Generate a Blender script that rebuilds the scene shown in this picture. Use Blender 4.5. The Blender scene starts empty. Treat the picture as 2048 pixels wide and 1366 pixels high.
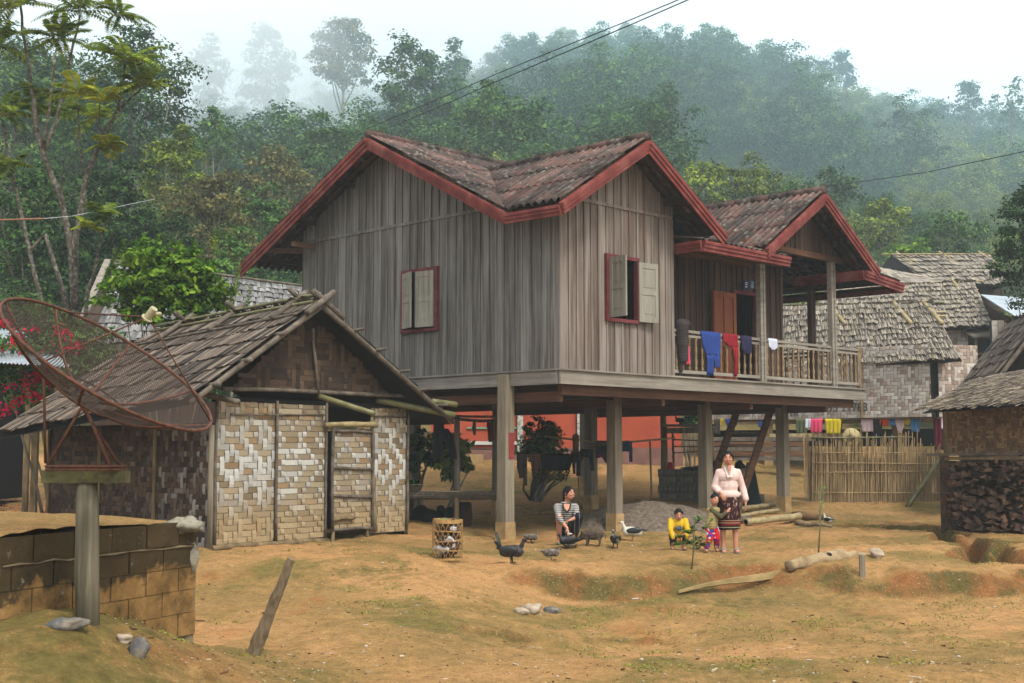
import bpy, math, random
import numpy as np
from mathutils import Vector, Matrix
R = math.radians
random.seed(7)
C = bpy.context.scene.collection
S = bpy.context.scene
# ------------------------------------------------------------------ camera
F = 2565.0; PITCH = math.atan(217 / F); EYE = 1.55
cam = bpy.data.objects.new('camera', bpy.data.cameras.new('camera')); C.objects.link(cam)
cam.location = (0, 0, EYE); cam.rotation_euler = (math.pi / 2 + PITCH, 0, 0)
cam.data.sensor_width = 36; cam.data.lens = F * 36 / 2048; cam.data.clip_end = 3000; cam.data.clip_start = .1
S.camera = cam
# ------------------------------------------------------------------ sky, sun, exposure
SUN_EL, SUN_AZ = 52, 148          # azimuth clockwise from +Y (view direction)
S.view_settings.view_transform = 'Standard'; S.view_settings.look = 'None'
S.view_settings.exposure = .95; S.view_settings.gamma = 1
w = bpy.data.worlds.new('World'); S.world = w; w.use_nodes = True
nt = w.node_tree; nt.nodes.clear()
sky = nt.nodes.new('ShaderNodeTexSky'); sky.sky_type = 'NISHITA'; sky.sun_disc = False
sky.sun_elevation = R(SUN_EL); sky.sun_rotation = R(SUN_AZ); sky.air_density = 1.3; sky.dust_density = 5; sky.ozone_density = 1
hs = nt.nodes.new('ShaderNodeHueSaturation'); hs.inputs['Saturation'].default_value = .25
lift = nt.nodes.new('ShaderNodeMix'); lift.data_type = 'RGBA'; lift.inputs[0].default_value = .55
lift.inputs[7].default_value = (7.7, 7.95, 8.1, 1)      # an even cloud deck over the clear sky
bg = nt.nodes.new('ShaderNodeBackground'); bg.inputs[1].default_value = .14
wo = nt.nodes.new('ShaderNodeOutputWorld')
nt.links.new(sky.outputs[0], hs.inputs['Color']); nt.links.new(hs.outputs[0], lift.inputs[6])
nt.links.new(lift.outputs[2], bg.inputs[0]); nt.links.new(bg.outputs[0], wo.inputs[0])
sl = bpy.data.lights.new('sun', 'SUN'); sl.energy = 1.9; sl.angle = R(11); sl.color = (1, .955, .88)
so = bpy.data.objects.new('sun', sl); C.objects.link(so)
so.rotation_euler = (R(90 - SUN_EL), 0, R(180 - SUN_AZ))
S.cycles.max_bounces = 6; S.cycles.diffuse_bounces = 3; S.cycles.transparent_max_bounces = 12
S.cycles.volume_bounces = 2; S.cycles.use_denoising = True; S.cycles.sample_clamp_indirect = 4
# ------------------------------------------------------------------ pixel -> point helpers (2048 px frame of the photo)
def ray(px, py):
    x = (px - 1024) / F; y = (683 - py) / F
    return Vector((x, math.cos(PITCH) - y * math.sin(PITCH), math.sin(PITCH) + y * math.cos(PITCH)))
def at(px, py, Y):
    r = ray(px, py); return r * (Y / r.y) + Vector((0, 0, EYE))
def lerp(a, b, t): return a + (b - a) * t
def sst(x, a, b):
    t = np.clip((x - a) / (b - a), 0, 1); return t * t * (3 - 2 * t)
# ------------------------------------------------------------------ value noise
_rs = np.random.RandomState(3); _lat = _rs.rand(256, 256)
def vn(x, y, s, seed=0):
    x = np.asarray(x, float) / s + 31.7 * seed + 500; y = np.asarray(y, float) / s + 17.3 * seed + 500
    xi = np.floor(x).astype(int); yi = np.floor(y).astype(int); fx = x - xi; fy = y - yi
    fx = fx * fx * (3 - 2 * fx); fy = fy * fy * (3 - 2 * fy)
    g = lambda i, j: _lat[i % 256, j % 256]
    return (g(xi, yi) * (1 - fx) + g(xi + 1, yi) * fx) * (1 - fy) + (g(xi, yi + 1) * (1 - fx) + g(xi + 1, yi + 1) * fx) * fy - .5
# ------------------------------------------------------------------ ground height
_GY = [-60, 4, 9, 12, 16, 18, 22, 25, 28, 32, 36, 45, 60]; _GZ = [-.3, -.3, -.26, -.22, -.09, .0, .03, .12, .34, .62, 1.1, 2.2, 3.2]
_HA = [-.8, -.4, -.25, -.15, 0, .1, .2, .3, .4, .8]
_HY = [45, 60, 90, 130, 190, 240, 320, 420]
_HZ = np.array([[2.2, 5.5, 19, 36, 48, 54, 57, 50], [2.2, 5.5, 18, 35, 46, 52, 56, 50], [2.2, 5, 14, 26, 42, 50, 54, 50], [2.2, 5, 16, 28, 45, 58, 68, 60],
    [2.2, 5, 16, 32, 54, 66, 72, 66], [2.2, 4.6, 15, 33, 55, 66, 71, 64], [2.2, 4.2, 13, 30, 53, 62, 65, 58], [2.2, 4, 11, 27, 47, 54, 56, 50],
    [2.2, 3.8, 10, 25, 43, 49, 50, 45], [2.2, 3.8, 10, 23, 38, 42, 42, 40]])
def _bil(X, Y):
    a = np.clip(X / np.maximum(Y, 1), -.8, .8); y = np.clip(Y, 45, 420)
    i = np.clip(np.searchsorted(_HA, a) - 1, 0, len(_HA) - 2); j = np.clip(np.searchsorted(_HY, y) - 1, 0, len(_HY) - 2)
    A = np.array(_HA); B = np.array(_HY)
    fa = (a - A[i]) / (A[i + 1] - A[i]); fb = (y - B[j]) / (B[j + 1] - B[j]); fa = fa * fa * (3 - 2 * fa)
    return (_HZ[i, j] * (1 - fa) + _HZ[i + 1, j] * fa) * (1 - fb) + (_HZ[i, j + 1] * (1 - fa) + _HZ[i + 1, j + 1] * fa) * fb
_TR = [((6.6, 25.4), (8.0, 25.0), .5, .6), ((7.9, 24.4), (7.5, 21.4), .5, .6), ((7.3, 20.6), (7.2, 19.0), .6, .9), ((7.2, 19.0), (9.4, 17.8), .7, 1.0)]
def gz(X, Y, fine=True):
    X = np.asarray(X, float); Y = np.asarray(Y, float)
    e = Y - .32 * np.clip(X, 0, 8) * sst(Y, 18, 24)
    z = np.interp(e, _GY, _GZ)
    z = np.where(Y > 45, _bil(X, Y) + vn(X, Y, 22, 4) * 5 * sst(Y, 60, 120), z * (1 - sst(Y, 40, 45)) + 2.2 * sst(Y, 40, 45))
    wob = vn(X, Y, 1.3, 1) * .9 + vn(X, Y, .4, 2) * .35
    ed = 17.3 - .55 * np.exp(-((X - 1.6) / .9) ** 2) + .5 * np.exp(-((X - 3.1) / .8) ** 2)
    bank = (1 - sst(Y + wob * .9, ed - .35, ed + .45)) * sst(X, -1.2, .9) * (1 - sst(X, 7, 10)) * sst(Y, 10.5, 15)
    z = z - .34 * bank
    e2 = 13.6 + .35 * X + wob * .8
    z = z - .09 * (1 - sst(Y, e2 - .15, e2 + .2)) * sst(X, -1.6, -.2) * (1 - sst(X, 1.6, 3)) * sst(Y, 9, 13)
    z = z + .05 * (np.abs(vn(X, Y, 1.1, 31)) * 2 - .5) * sst(X + Y * .3, 3.4, 5) * (Y < 60)
    z = z + .17 * sst(X, -10, -7) * (1 - sst(X, -2.2, .3)) * sst(Y, 15.2, 17.8) * (1 - sst(Y, 24, 27))        # hut terrace
    z = z + .74 * np.exp(-((X + 3.2) / 1.15) ** 2 - ((Y - 9.0) / 1.8) ** 2)                                      # mound at the block wall
    z = z - .30 * np.exp(-((X - 4.6 - (Y - 20.6) * .3) / 1.3) ** 2 - ((Y - 20.7) / .8) ** 2)                     # hollow
    z = z + .16 * np.exp(-((X - 5.6) / 2.4) ** 2 - ((Y - 19.3) / .8) ** 2)
    for (a, b, wd, dp) in _TR:
        ax, ay = a; bx, by = b; dx, dy = bx - ax, by - ay
        t = np.clip(((X - ax) * dx + (Y - ay) * dy) / (dx * dx + dy * dy), 0, 1)
        d = np.hypot(X - ax - t * dx, Y - ay - t * dy) + vn(X, Y, .9, 5) * .9 + vn(X, Y, .25, 15) * .25
        z = z - dp * (1 - sst(d, wd * .45, wd * 1.25))
    if fine:
        near = 1 - sst(Y, 40, 60)
        z = z + near * (vn(X, Y, 2.3, 6) * .09 + vn(X, Y, .8, 7) * .05 + vn(X, Y, .28, 8) * .034 + vn(X, Y, .11, 9) * .024 + np.maximum(vn(X, Y, .16, 19) - .22, 0) * .12)
    return z
def G(x, y): return float(gz(np.array([x]), np.array([y]))[0])
def onground(px, py, y0=5., y1=60.):
    r = ray(px, py); ys = np.arange(y0, y1, .04); X = ys * r.x / r.y; Z = EYE + ys * r.z / r.y
    h = gz(X, ys); k = np.argmax(Z <= h)
    return Vector((X[k], ys[k], h[k]))
# ------------------------------------------------------------------ mesh builder
def wmat(o):
    m = o.matrix_basis.copy()
    while o.parent is not None: o = o.parent; m = o.matrix_basis @ m
    return m
class MB:
    def __init__(s): s.v = []; s.f = []; s.c = []
    def add(s, vs, fs, col=None):
        o = len(s.v); s.v += [tuple(p) for p in vs]; s.f += [tuple(i + o for i in f) for f in fs]
        s.c += [col or (1, 1, 1)] * len(vs); return s
    def quad(s, a, b, c, d, col=None): return s.add([a, b, c, d], [(0, 1, 2, 3)], col)
    def hexa(s, p, col=None):
        return s.add(p, [(0, 3, 2, 1), (4, 5, 6, 7), (0, 1, 5, 4), (1, 2, 6, 5), (2, 3, 7, 6), (3, 0, 4, 7)], col)
    def box(s, c, d, rot=None, col=None):
        hx, hy, hz = d[0] / 2, d[1] / 2, d[2] / 2
        p = [Vector(q) for q in ((-hx, -hy, -hz), (hx, -hy, -hz), (hx, hy, -hz), (-hx, hy, -hz), (-hx, -hy, hz), (hx, -hy, hz), (hx, hy, hz), (-hx, hy, hz))]
        if rot is not None: p = [rot @ q for q in p]
        return s.hexa([q + Vector(c) for q in p], col)
    def beam(s, a, b, w, h, up=(0, 0, 1), col=None):
        a = Vector(a); b = Vector(b); d = (b - a).normalized(); up = Vector(up)
        sd = d.cross(up)
        if sd.length < 1e-4: sd = d.cross(Vector((1, 0, 0)))
        sd.normalize(); u = sd.cross(d); sd *= w / 2; u *= h / 2
        return s.hexa([a - sd - u, a + sd - u, b + sd - u, b - sd - u, a - sd + u, a + sd + u, b + sd + u, b - sd + u], col)
    def tube(s, pts, rad, n=8, cap=True, col=None):
        pts = [Vector(p) for p in pts]; m = len(pts)
        if not hasattr(rad, '__len__'): rad = [rad] * m
        vs = []; ref = None
        for i, p in enumerate(pts):
            d = (pts[min(i + 1, m - 1)] - pts[max(i - 1, 0)]).normalized()
            if ref is None:
                ref = d.orthogonal().normalized()
            ref = (ref - d * ref.dot(d)).normalized(); bi = d.cross(ref)
            for k in range(n):
                t = 2 * math.pi * k / n
                vs.append(p + (ref * math.cos(t) + bi * math.sin(t)) * rad[i])
        fs = [(i * n + k, i * n + (k + 1) % n, (i + 1) * n + (k + 1) % n, (i + 1) * n + k) for i in range(m - 1) for k in range(n)]
        if cap: fs += [tuple(range(n - 1, -1, -1)), tuple(range((m - 1) * n, m * n))]
        return s.add(vs, fs, col)
    def lathe(s, prof, base=(0, 0, 0), n=10, M=None, col=None):
        vs = []; m = len(prof); b = Vector(base)
        for r, z in prof:
            for k in range(n):
                t = 2 * math.pi * k / n; p = Vector((r * math.cos(t), r * math.sin(t), z))
                if M is not None: p = M @ p
                vs.append(b + p)
        fs = [(i * n + k, i * n + (k + 1) % n, (i + 1) * n + (k + 1) % n, (i + 1) * n + k) for i in range(m - 1) for k in range(n)]
        fs += [tuple(range(n - 1, -1, -1)), tuple(range((m - 1) * n, m * n))]
        return s.add(vs, fs, col)
    def ell(s, c, r, M=None, n=12, m=8, col=None):
        if not hasattr(r, '__len__'): r = (r, r, r)
        vs = []; c = Vector(c)
        for i in range(1, m):
            ph = math.pi * i / m
            for k in range(n):
                t = 2 * math.pi * k / n; p = Vector((r[0] * math.sin(ph) * math.cos(t), r[1] * math.sin(ph) * math.sin(t), r[2] * math.cos(ph)))
                if M is not None: p = M @ p
                vs.append(c + p)
        T = Vector((0, 0, r[2])); T = M @ T if M is not None else T
        vs += [c + T, c - T]; a = len(vs) - 2
        fs = [(i * n + k, (i + 1) * n + k, (i + 1) * n + (k + 1) % n, i * n + (k + 1) % n) for i in range(m - 2) for k in range(n)]
        fs += [(a, k, (k + 1) % n) for k in range(n)] + [(a + 1, (m - 2) * n + (k + 1) % n, (m - 2) * n + k) for k in range(n)]
        return s.add(vs, fs, col)
    def cone(s, a, b, ra, rb, n=10, k=3, col=None):   # capsule-like tapered limb
        a = Vector(a); b = Vector(b)
        s.tube([lerp(a, b, i / k) for i in range(k + 1)], [lerp(ra, rb, i / k) for i in range(k + 1)], n, True, col)
        s.ell(a, ra, n=n, m=6, col=col); s.ell(b, rb, n=n, m=6, col=col); return s
    def rough(s, amp, sc):
        from mathutils import noise as mn
        s.v = [tuple(Vector(p) + Vector(mn.noise_vector(Vector(p) * sc)) * amp) for p in s.v]; return s
    def build(s, name, mat, parent=None, smooth=False, local=False, color=False):
        me = bpy.data.meshes.new(name)
        v = s.v
        if parent is not None and not local:
            inv = wmat(parent).inverted(); v = [tuple(inv @ Vector(p)) for p in v]
        me.from_pydata(v, [], s.f)
        if color:
            at_ = me.attributes.new('Col', 'FLOAT_COLOR', 'POINT')
            at_.data.foreach_set('color', np.array([(*c, 1) for c in s.c], dtype=np.float32).ravel())
        if smooth: me.polygons.foreach_set('use_smooth', [True] * len(me.polygons))
        me.materials.append(mat); me.update()
        o = bpy.data.objects.new(name, me); C.objects.link(o)
        if parent is not None: o.parent = parent
        return o
def npmesh(name, V, Q, mat, parent=None, smooth=False):
    """V: (n,3) array; Q: (m,4) array of quads."""
    me = bpy.data.meshes.new(name); V = np.asarray(V, np.float32); Q = np.asarray(Q, np.int32)
    if parent is not None: V = V - np.array(wmat(parent).translation, np.float32)
    me.vertices.add(len(V)); me.vertices.foreach_set('co', V.ravel())
    me.loops.add(Q.size); me.loops.foreach_set('vertex_index', Q.ravel())
    me.polygons.add(len(Q)); me.polygons.foreach_set('loop_start', np.arange(0, Q.size, Q.shape[1], dtype=np.int32))
    if smooth: me.polygons.foreach_set('use_smooth', np.ones(len(Q), bool))
    me.update(calc_edges=True); me.validate()
    me.materials.append(mat)
    o = bpy.data.objects.new(name, me); C.objects.link(o)
    if parent is not None: o.parent = parent
    return o
def tag(o, label=None, cat=None, group=None, kind=None):
    if label: o['label'] = label
    if cat: o['category'] = cat
    if group: o['group'] = group
    if kind: o['kind'] = kind
    return o
def thing(name, label, cat, loc=(0, 0, 0), rz=0, group=None):
    o = bpy.data.objects.new(name, None); C.objects.link(o); o.empty_display_size = .1
    o.location = loc; o.rotation_euler = (0, 0, rz)
    o.matrix_basis = Matrix.Translation(Vector(loc)) @ Matrix.Rotation(rz, 4, 'Z')
    return tag(o, label, cat, group)
def copy_tree(o, parent=None):
    c = o.copy(); C.objects.link(c); c.parent = parent
    for ch in [x for x in bpy.data.objects if x.parent == o and x != c]: copy_tree(ch, c)
    return c
# ------------------------------------------------------------------ materials
ALB = .68          # sunlit picture values -> surface albedo
def rgb(r, g, b):   # sRGB 0-255 -> linear
    f = lambda c: (c / 255 / 12.92) if c <= 10 else (((c / 255) + .055) / 1.055) ** 2.4
    return (f(r) * ALB, f(g) * ALB, f(b) * ALB)
class NT:
    def __init__(s, name, rough=.85, spec=.2):
        s.m = bpy.data.materials.new(name); s.m.use_nodes = True; s.t = s.m.node_tree; s.n = s.t.nodes
        s.b = s.n['Principled BSDF']; s.b.inputs['Roughness'].default_value = rough; s.b.inputs['Specular IOR Level'].default_value = spec
        s.L = s.t.links.new
    def coord(s, scale=(1, 1, 1), kind='Object', rot=(0, 0, 0)):
        tc = s.n.new('ShaderNodeTexCoord'); mp = s.n.new('ShaderNodeMapping')
        mp.inputs['Scale'].default_value = scale; mp.inputs['Rotation'].default_value = rot
        s.L(tc.outputs[kind], mp.inputs[0]); return mp.outputs[0]
    def noise(s, vec, scale=1, detail=5, rough=.6, dist=0):
        n = s.n.new('ShaderNodeTexNoise'); n.inputs['Scale'].default_value = scale; n.inputs['Detail'].default_value = detail
        n.inputs['Roughness'].default_value = rough; n.inputs['Distortion'].default_value = dist
        if vec is not None: s.L(vec, n.inputs['Vector'])
        return n.outputs['Fac']
    def ramp(s, fac, stops):
        r = s.n.new('ShaderNodeValToRGB'); e = r.color_ramp.elements
        e[0].position = stops[0][0]; e[0].color = (*stops[0][1], 1) if len(stops[0][1]) == 3 else stops[0][1]
        e[1].position = stops[-1][0]; e[1].color = (*stops[-1][1], 1)
        for p, c in stops[1:-1]:
            x = e.new(p); x.color = (*c, 1)
        s.L(fac, r.inputs[0]); return r.outputs[0]
    def mix(s, fac, a, b, mode='MIX'):
        m = s.n.new('ShaderNodeMix'); m.data_type = 'RGBA'; m.blend_type = mode
        for k, x in ((0, fac), (6, a), (7, b)):
            if hasattr(x, 'default_value') or hasattr(x, 'links'): s.L(x, m.inputs[k])
            else: m.inputs[k].default_value = x if k == 0 else (*x, 1)
        return m.outputs[2]
    def math(s, op, a, b=0):
        m = s.n.new('ShaderNodeMath'); m.operation = op
        for k, x in ((0, a), (1, b)):
            if hasattr(x, 'links'): s.L(x, m.inputs[k])
            else: m.inputs[k].default_value = x
        return m.outputs[0]
    def island(s): return s.n.new('ShaderNodeNewGeometry').outputs['Random Per Island']
    def bump(s, h, st=.3, d=.01):
        b = s.n.new('ShaderNodeBump'); b.inputs['Strength'].default_value = st; b.inputs['Distance'].default_value = d
        s.L(h, b.inputs['Height']); s.L(b.outputs[0], s.b.inputs['Normal'])
    def out(s, col):
        if isinstance(col, tuple): s.b.inputs['Base Color'].default_value = (*col, 1)
        else: s.L(col, s.b.inputs['Base Color'])
        return s.m
def M(name, c1, c2, scale=(4, 4, 4), c3=None, rough=.85, spec=.2, isl=.25, bump=.25, detail=5, dist=0, kind='Object', metal=0, bd=.01):
    k = NT(name, rough, spec); f = k.noise(k.coord(scale, kind), 1, detail, .62, dist)
    st = [(.33, c1), (.67, c2)] if c3 is None else [(.3, c1), (.5, c2), (.7, c3)]
    col = k.ramp(f, st)
    if isl:
        g = k.math('ADD', k.math('MULTIPLY', k.island(), 2 * isl), 1 - isl); cb = k.n.new('ShaderNodeCombineXYZ')
        for i in range(3): k.L(g, cb.inputs[i])
        col = k.mix(1., col, cb.outputs[0], 'MULTIPLY')
    if bump: k.bump(f, bump, bd)
    k.b.inputs['Metallic'].default_value = metal
    return k.out(col)
def Mcol(name, nscale=(30, 30, 30), amt=.25, rough=.8, bump=.3):   # colour stored per strip, broken up with grain
    k = NT(name, rough, .15); a = k.n.new('ShaderNodeAttribute'); a.attribute_name = 'Col'
    f = k.noise(k.coord(nscale), 1, 5); c = k.ramp(f, [(.3, (1 - amt,) * 3), (.7, (1 + amt,) * 3)])
    k.bump(f, bump, .004)
    return k.out(k.mix(1., a.outputs['Color'], c, 'MULTIPLY'))
def Mleaf(name, dark, mid, light, scale=.8, tr=.25, tip=None):
    dark, mid, light = [tuple(x * LEAF for x in c) for c in (dark, mid, light)]; tip = tip and tuple(x * LEAF for x in tip)
    k = NT(name); k.n.remove(k.b); out = k.n['Material Output']
    f = k.noise(k.coord((1, 1, 1)), scale, 3)
    g = k.math('ADD', k.math('MULTIPLY', f, .75), k.math('MULTIPLY', k.island(), .45))
    st = [(.32, dark), (.58, mid), (.82, light)]
    if tip: st.append((.93, tip))
    col = k.ramp(g, st)
    oi = k.n.new('ShaderNodeObjectInfo'); g2 = k.math('ADD', k.math('MULTIPLY', oi.outputs['Random'], .5), .75)
    cb = k.n.new('ShaderNodeCombineXYZ')
    k.L(g2, cb.inputs[0]); k.L(g2, cb.inputs[1]); k.L(k.math('ADD', k.math('MULTIPLY', g2, .5), .45), cb.inputs[2])
    col = k.mix(1., col, cb.outputs[0], 'MULTIPLY')
    d = k.n.new('ShaderNodeBsdfDiffuse'); t = k.n.new('ShaderNodeBsdfTranslucent'); mx = k.n.new('ShaderNodeMixShader'); mx.inputs[0].default_value = tr
    k.L(col, d.inputs[0]); k.L(col, t.inputs[0]); k.L(d.outputs[0], mx.inputs[1]); k.L(t.outputs[0], mx.inputs[2]); k.L(mx.outputs[0], out.inputs[0])
    return k.m
LEAF = 1.02 / ALB
def wood(name, c1, c2, c3, axis='z', isl=.22, fine=26, rough=.85, stain=None):
    """Weathered wood: grain streaks run along AXIS of the object's own coordinates."""
    k = NT(name, rough, .15); s = {'z': (fine, fine, .9), 'x': (.9, fine, fine), 'y': (fine, .9, fine)}[axis]
    f = k.noise(k.coord(s), 1, 6, .65); big = k.noise(k.coord((1.1, 1.1, .6)), 1, 3)
    g = k.math('ADD', k.math('MULTIPLY', f, .8), k.math('ADD', k.math('MULTIPLY', big, .35), k.math('MULTIPLY', k.island(), isl)))
    o_ = isl / 2 - .11; col = k.ramp(g, [(.44 + o_, c1), (.62 + o_, c2), (.84 + o_, c3)])
    fl = k.noise(k.coord((s[0] * 2.2, s[1] * 2.2, s[2] * 2.2)), 1, 3, .5); col = k.mix(k.ramp(fl, [(.66, (0, 0, 0)), (.73, (.55,) * 3)]), col, tuple(min(1, x * 1.5) for x in c3))
    if stain:
        f2 = k.noise(k.coord((s[0] * .35, s[1] * .35, s[2] * .5)), 1, 4)
        col = k.mix(k.ramp(f2, [(.5, (0, 0, 0)), (.66, (.8, .8, .8))]), col, stain)
    k.bump(f, .35, .006); return k.out(col)
# ================================================================== MATERIALS
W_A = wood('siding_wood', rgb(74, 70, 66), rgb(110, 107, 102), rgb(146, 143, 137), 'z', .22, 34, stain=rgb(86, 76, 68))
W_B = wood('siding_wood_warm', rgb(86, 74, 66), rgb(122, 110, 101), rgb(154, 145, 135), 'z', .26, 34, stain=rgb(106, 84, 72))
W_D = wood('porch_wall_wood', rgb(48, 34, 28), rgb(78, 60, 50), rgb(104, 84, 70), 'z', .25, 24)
W_BEAM = wood('beam_wood', rgb(66, 44, 32), rgb(96, 66, 48), rgb(120, 88, 64), 'x', .2, 16)
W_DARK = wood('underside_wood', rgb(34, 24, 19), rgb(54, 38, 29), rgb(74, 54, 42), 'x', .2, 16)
W_FASX = wood('grey_plank_wood', rgb(96, 88, 80), rgb(132, 124, 112), rgb(162, 154, 140), 'x', .15, 18)
W_FASY = wood('grey_plank_wood_side', rgb(92, 88, 82), rgb(126, 120, 112), rgb(156, 150, 140), 'y', .15, 18)
W_POST = wood('post_wood', rgb(80, 72, 60), rgb(120, 109, 92), rgb(152, 141, 121), 'z', .1, 22)
W_RAIL = wood('baluster_wood', rgb(86, 66, 46), rgb(128, 104, 74), rgb(158, 134, 100), 'z', .3, 14)
W_SHUT = wood('shutter_wood', rgb(108, 104, 92), rgb(138, 134, 120), rgb(160, 156, 142), 'z', .08, 16)
W_DOOR = wood('door_wood', rgb(116, 58, 30), rgb(140, 76, 42), rgb(158, 92, 54), 'z', .08, 14, rough=.6)
RED = M('red_paint', rgb(92, 40, 37), rgb(124, 56, 50), (3, 3, 3), rgb(146, 90, 80), .75, isl=.06, bump=.15)
MAROON = M('maroon_paint', rgb(88, 40, 44), rgb(122, 60, 62), (6, 6, 6), isl=.08)
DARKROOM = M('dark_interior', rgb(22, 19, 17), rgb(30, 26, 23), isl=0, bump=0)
CONC = M('post_footing', rgb(150, 122, 82), rgb(186, 156, 108), (5, 5, 5), isl=.05)
BAMB = M('bamboo_dry', rgb(116, 100, 68), rgb(160, 142, 100), (6, 6, 6), rgb(176, 160, 120), .55, .35, isl=.25, bump=.15)
BAMBG = M('bamboo_green', rgb(74, 78, 48), rgb(110, 108, 70), (5, 5, 5), rgb(138, 130, 92), .5, .35, isl=.2, bump=.15)
BAMBD = M('bamboo_weathered', rgb(62, 54, 46), rgb(96, 86, 74), (7, 7, 7), rgb(122, 112, 98), .75, .2, isl=.3, bump=.3)
STICK = M('stick_wood', rgb(88, 72, 50), rgb(140, 120, 86), (9, 9, 3), isl=.3)
THATCH = Mcol('thatch', (40, 40, 40), .3); WEAVE = Mcol('bamboo_weave', (60, 60, 60), .22)
def shingle_mat():
    k = NT('split_bamboo_shingle', .9, .12); a = k.n.new('ShaderNodeAttribute'); a.attribute_name = 'Col'
    f = k.noise(k.coord((9, 9, 9)), 1, 6, .7); c = k.ramp(f, [(.3, (.6,) * 3), (.7, (1.35,) * 3)]); k.bump(f, .4, .006)
    return k.out(k.mix(1., a.outputs['Color'], c, 'MULTIPLY'))
SHING = shingle_mat()
def tile_mat():
    k = NT('lichened_tile', .9, .12); at_ = k.n.new('ShaderNodeAttribute'); at_.attribute_name = 'Col'
    f = k.noise(k.coord((1.6, 1.6, 1.6)), 1, 5, .6); col = k.ramp(f, [(.38, rgb(60, 55, 53)), (.5, rgb(90, 78, 74)), (.60, rgb(112, 84, 78)), (.70, rgb(108, 102, 96))])
    li = k.noise(k.coord((5, 5, 5)), 1, 7, .75); col = k.mix(k.ramp(li, [(.54, (0, 0, 0)), (.64, (.8,) * 3)]), col, rgb(150, 145, 134))
    mo = k.noise(k.coord((9, 9, 9)), 1, 4, .6); col = k.mix(k.ramp(mo, [(.55, (0, 0, 0)), (.68, (.8,) * 3)]), col, rgb(56, 52, 42))
    col = k.mix(1., col, at_.outputs['Color'], 'MULTIPLY'); k.bump(li, .4, .008); return k.out(col)
TILE = tile_mat()
MOSS = M('ridge_moss', rgb(52, 52, 34), rgb(92, 88, 56), (12, 12, 12), rgb(140, 134, 112), isl=.2)
def metal_mat(name, a, b):
    k = NT(name, .45, .5); f = k.noise(k.coord((.8, .8, 5)), 1, 4); k.b.inputs['Metallic'].default_value = .35
    return k.out(k.ramp(f, [(.35, a), (.7, b)]))
ZINC = metal_mat('zinc_sheet', rgb(150, 160, 168), rgb(206, 216, 222))
RUST = M('rusty_iron', rgb(72, 44, 34), rgb(108, 70, 52), (20, 20, 20), rough=.8, isl=.1, bump=.3)
def soil_mat():
    k = NT('packed_soil', .97, .08); v = k.coord((1, 1, 1))
    big = k.noise(v, .22, 9, .68); col = k.ramp(big, [(.36, rgb(146, 118, 72)), (.48, rgb(174, 136, 84)), (.56, rgb(194, 148, 96)), (.66, rgb(202, 144, 92))])
    red = k.noise(v, .7, 9, .72); col = k.mix(k.ramp(red, [(.57, (0, 0, 0)), (.68, (.6,) * 3)]), col, rgb(176, 112, 64))
    gr = k.noise(v, .5, 9, .74); col = k.mix(k.ramp(gr, [(.49, (0, 0, 0)), (.62, (.85,) * 3)]), col, rgb(118, 108, 56))
    ge = k.n.new('ShaderNodeNewGeometry'); sp = k.n.new('ShaderNodeSeparateXYZ'); k.L(ge.outputs['Normal'], sp.inputs[0])
    st = k.ramp(sp.outputs[2], [(.80, (1, 1, 1)), (.95, (0, 0, 0))]); mo = k.noise(v, 1.7, 5, .6)
    cut = k.ramp(mo, [(.40, rgb(150, 102, 60)), (.6, rgb(104, 92, 50))]); col = k.mix(st, col, cut)
    fine = k.noise(v, 9, 8, .75); col = k.mix(1., col, k.ramp(fine, [(.28, (.58,) * 3), (.5, (.93,) * 3), (.72, (1.22,) * 3)]), 'MULTIPLY')
    mic = k.noise(v, 70, 3, .7); col = k.mix(1., col, k.ramp(mic, [(.3, (.66,) * 3), (.7, (1.3,) * 3)]), 'MULTIPLY')
    pb = k.noise(v, 34, 4, .6); col = k.mix(k.ramp(pb, [(.62, (0, 0, 0)), (.70, (.75,) * 3)]), col, rgb(206, 184, 150))
    pd = k.noise(v, 21, 4, .7); col = k.mix(k.ramp(pd, [(.61, (0, 0, 0)), (.69, (.7,) * 3)]), col, rgb(92, 66, 38))
    # away in the forest the floor is undergrowth
    sy = k.n.new('ShaderNodeSeparateXYZ'); k.L(v, sy.inputs[0]); far = k.ramp(k.math('DIVIDE', sy.outputs[1], 100), [(.40, (0, 0, 0)), (.50, (1, 1, 1))])
    col = k.mix(far, col, k.ramp(red, [(.4, rgb(44, 54, 28)), (.6, rgb(74, 86, 44))]))
    am = k.n.new('ShaderNodeAttribute'); am.attribute_name = 'moss'; mz = k.noise(v, 5, 7, .75); mm = k.math('ADD', am.outputs['Fac'], k.math('MULTIPLY', k.math('ADD', mz, -.5), 1.6))
    col = k.mix(k.ramp(mm, [(.42, (0, 0, 0)), (.75, (.85,) * 3)]), col, k.ramp(fine, [(.3, rgb(78, 74, 36)), (.7, rgb(122, 112, 60))]))
    k.bump(k.math('ADD', k.math('MULTIPLY', fine, .8), k.math('MULTIPLY', pb, .5)), 1., .05); return k.out(col)
SOIL = soil_mat()
L_DARK = Mleaf('leaf_dark', rgb(20, 36, 20), rgb(38, 63, 32), rgb(72, 100, 52), .7)
L_MID = Mleaf('leaf_mid', rgb(30, 52, 27), rgb(56, 87, 43), rgb(98, 128, 66), .8)
L_OLIVE = Mleaf('leaf_olive', rgb(52, 54, 30), rgb(88, 88, 50), rgb(124, 116, 70), .9)
L_YEL = Mleaf('leaf_yellow_green', rgb(40, 58, 22), rgb(78, 98, 38), rgb(136, 146, 60), .9)
L_BRIGHT = Mleaf('leaf_bright', rgb(34, 62, 20), rgb(76, 112, 36), rgb(128, 156, 52), 2, .35, rgb(170, 186, 70))
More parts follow.
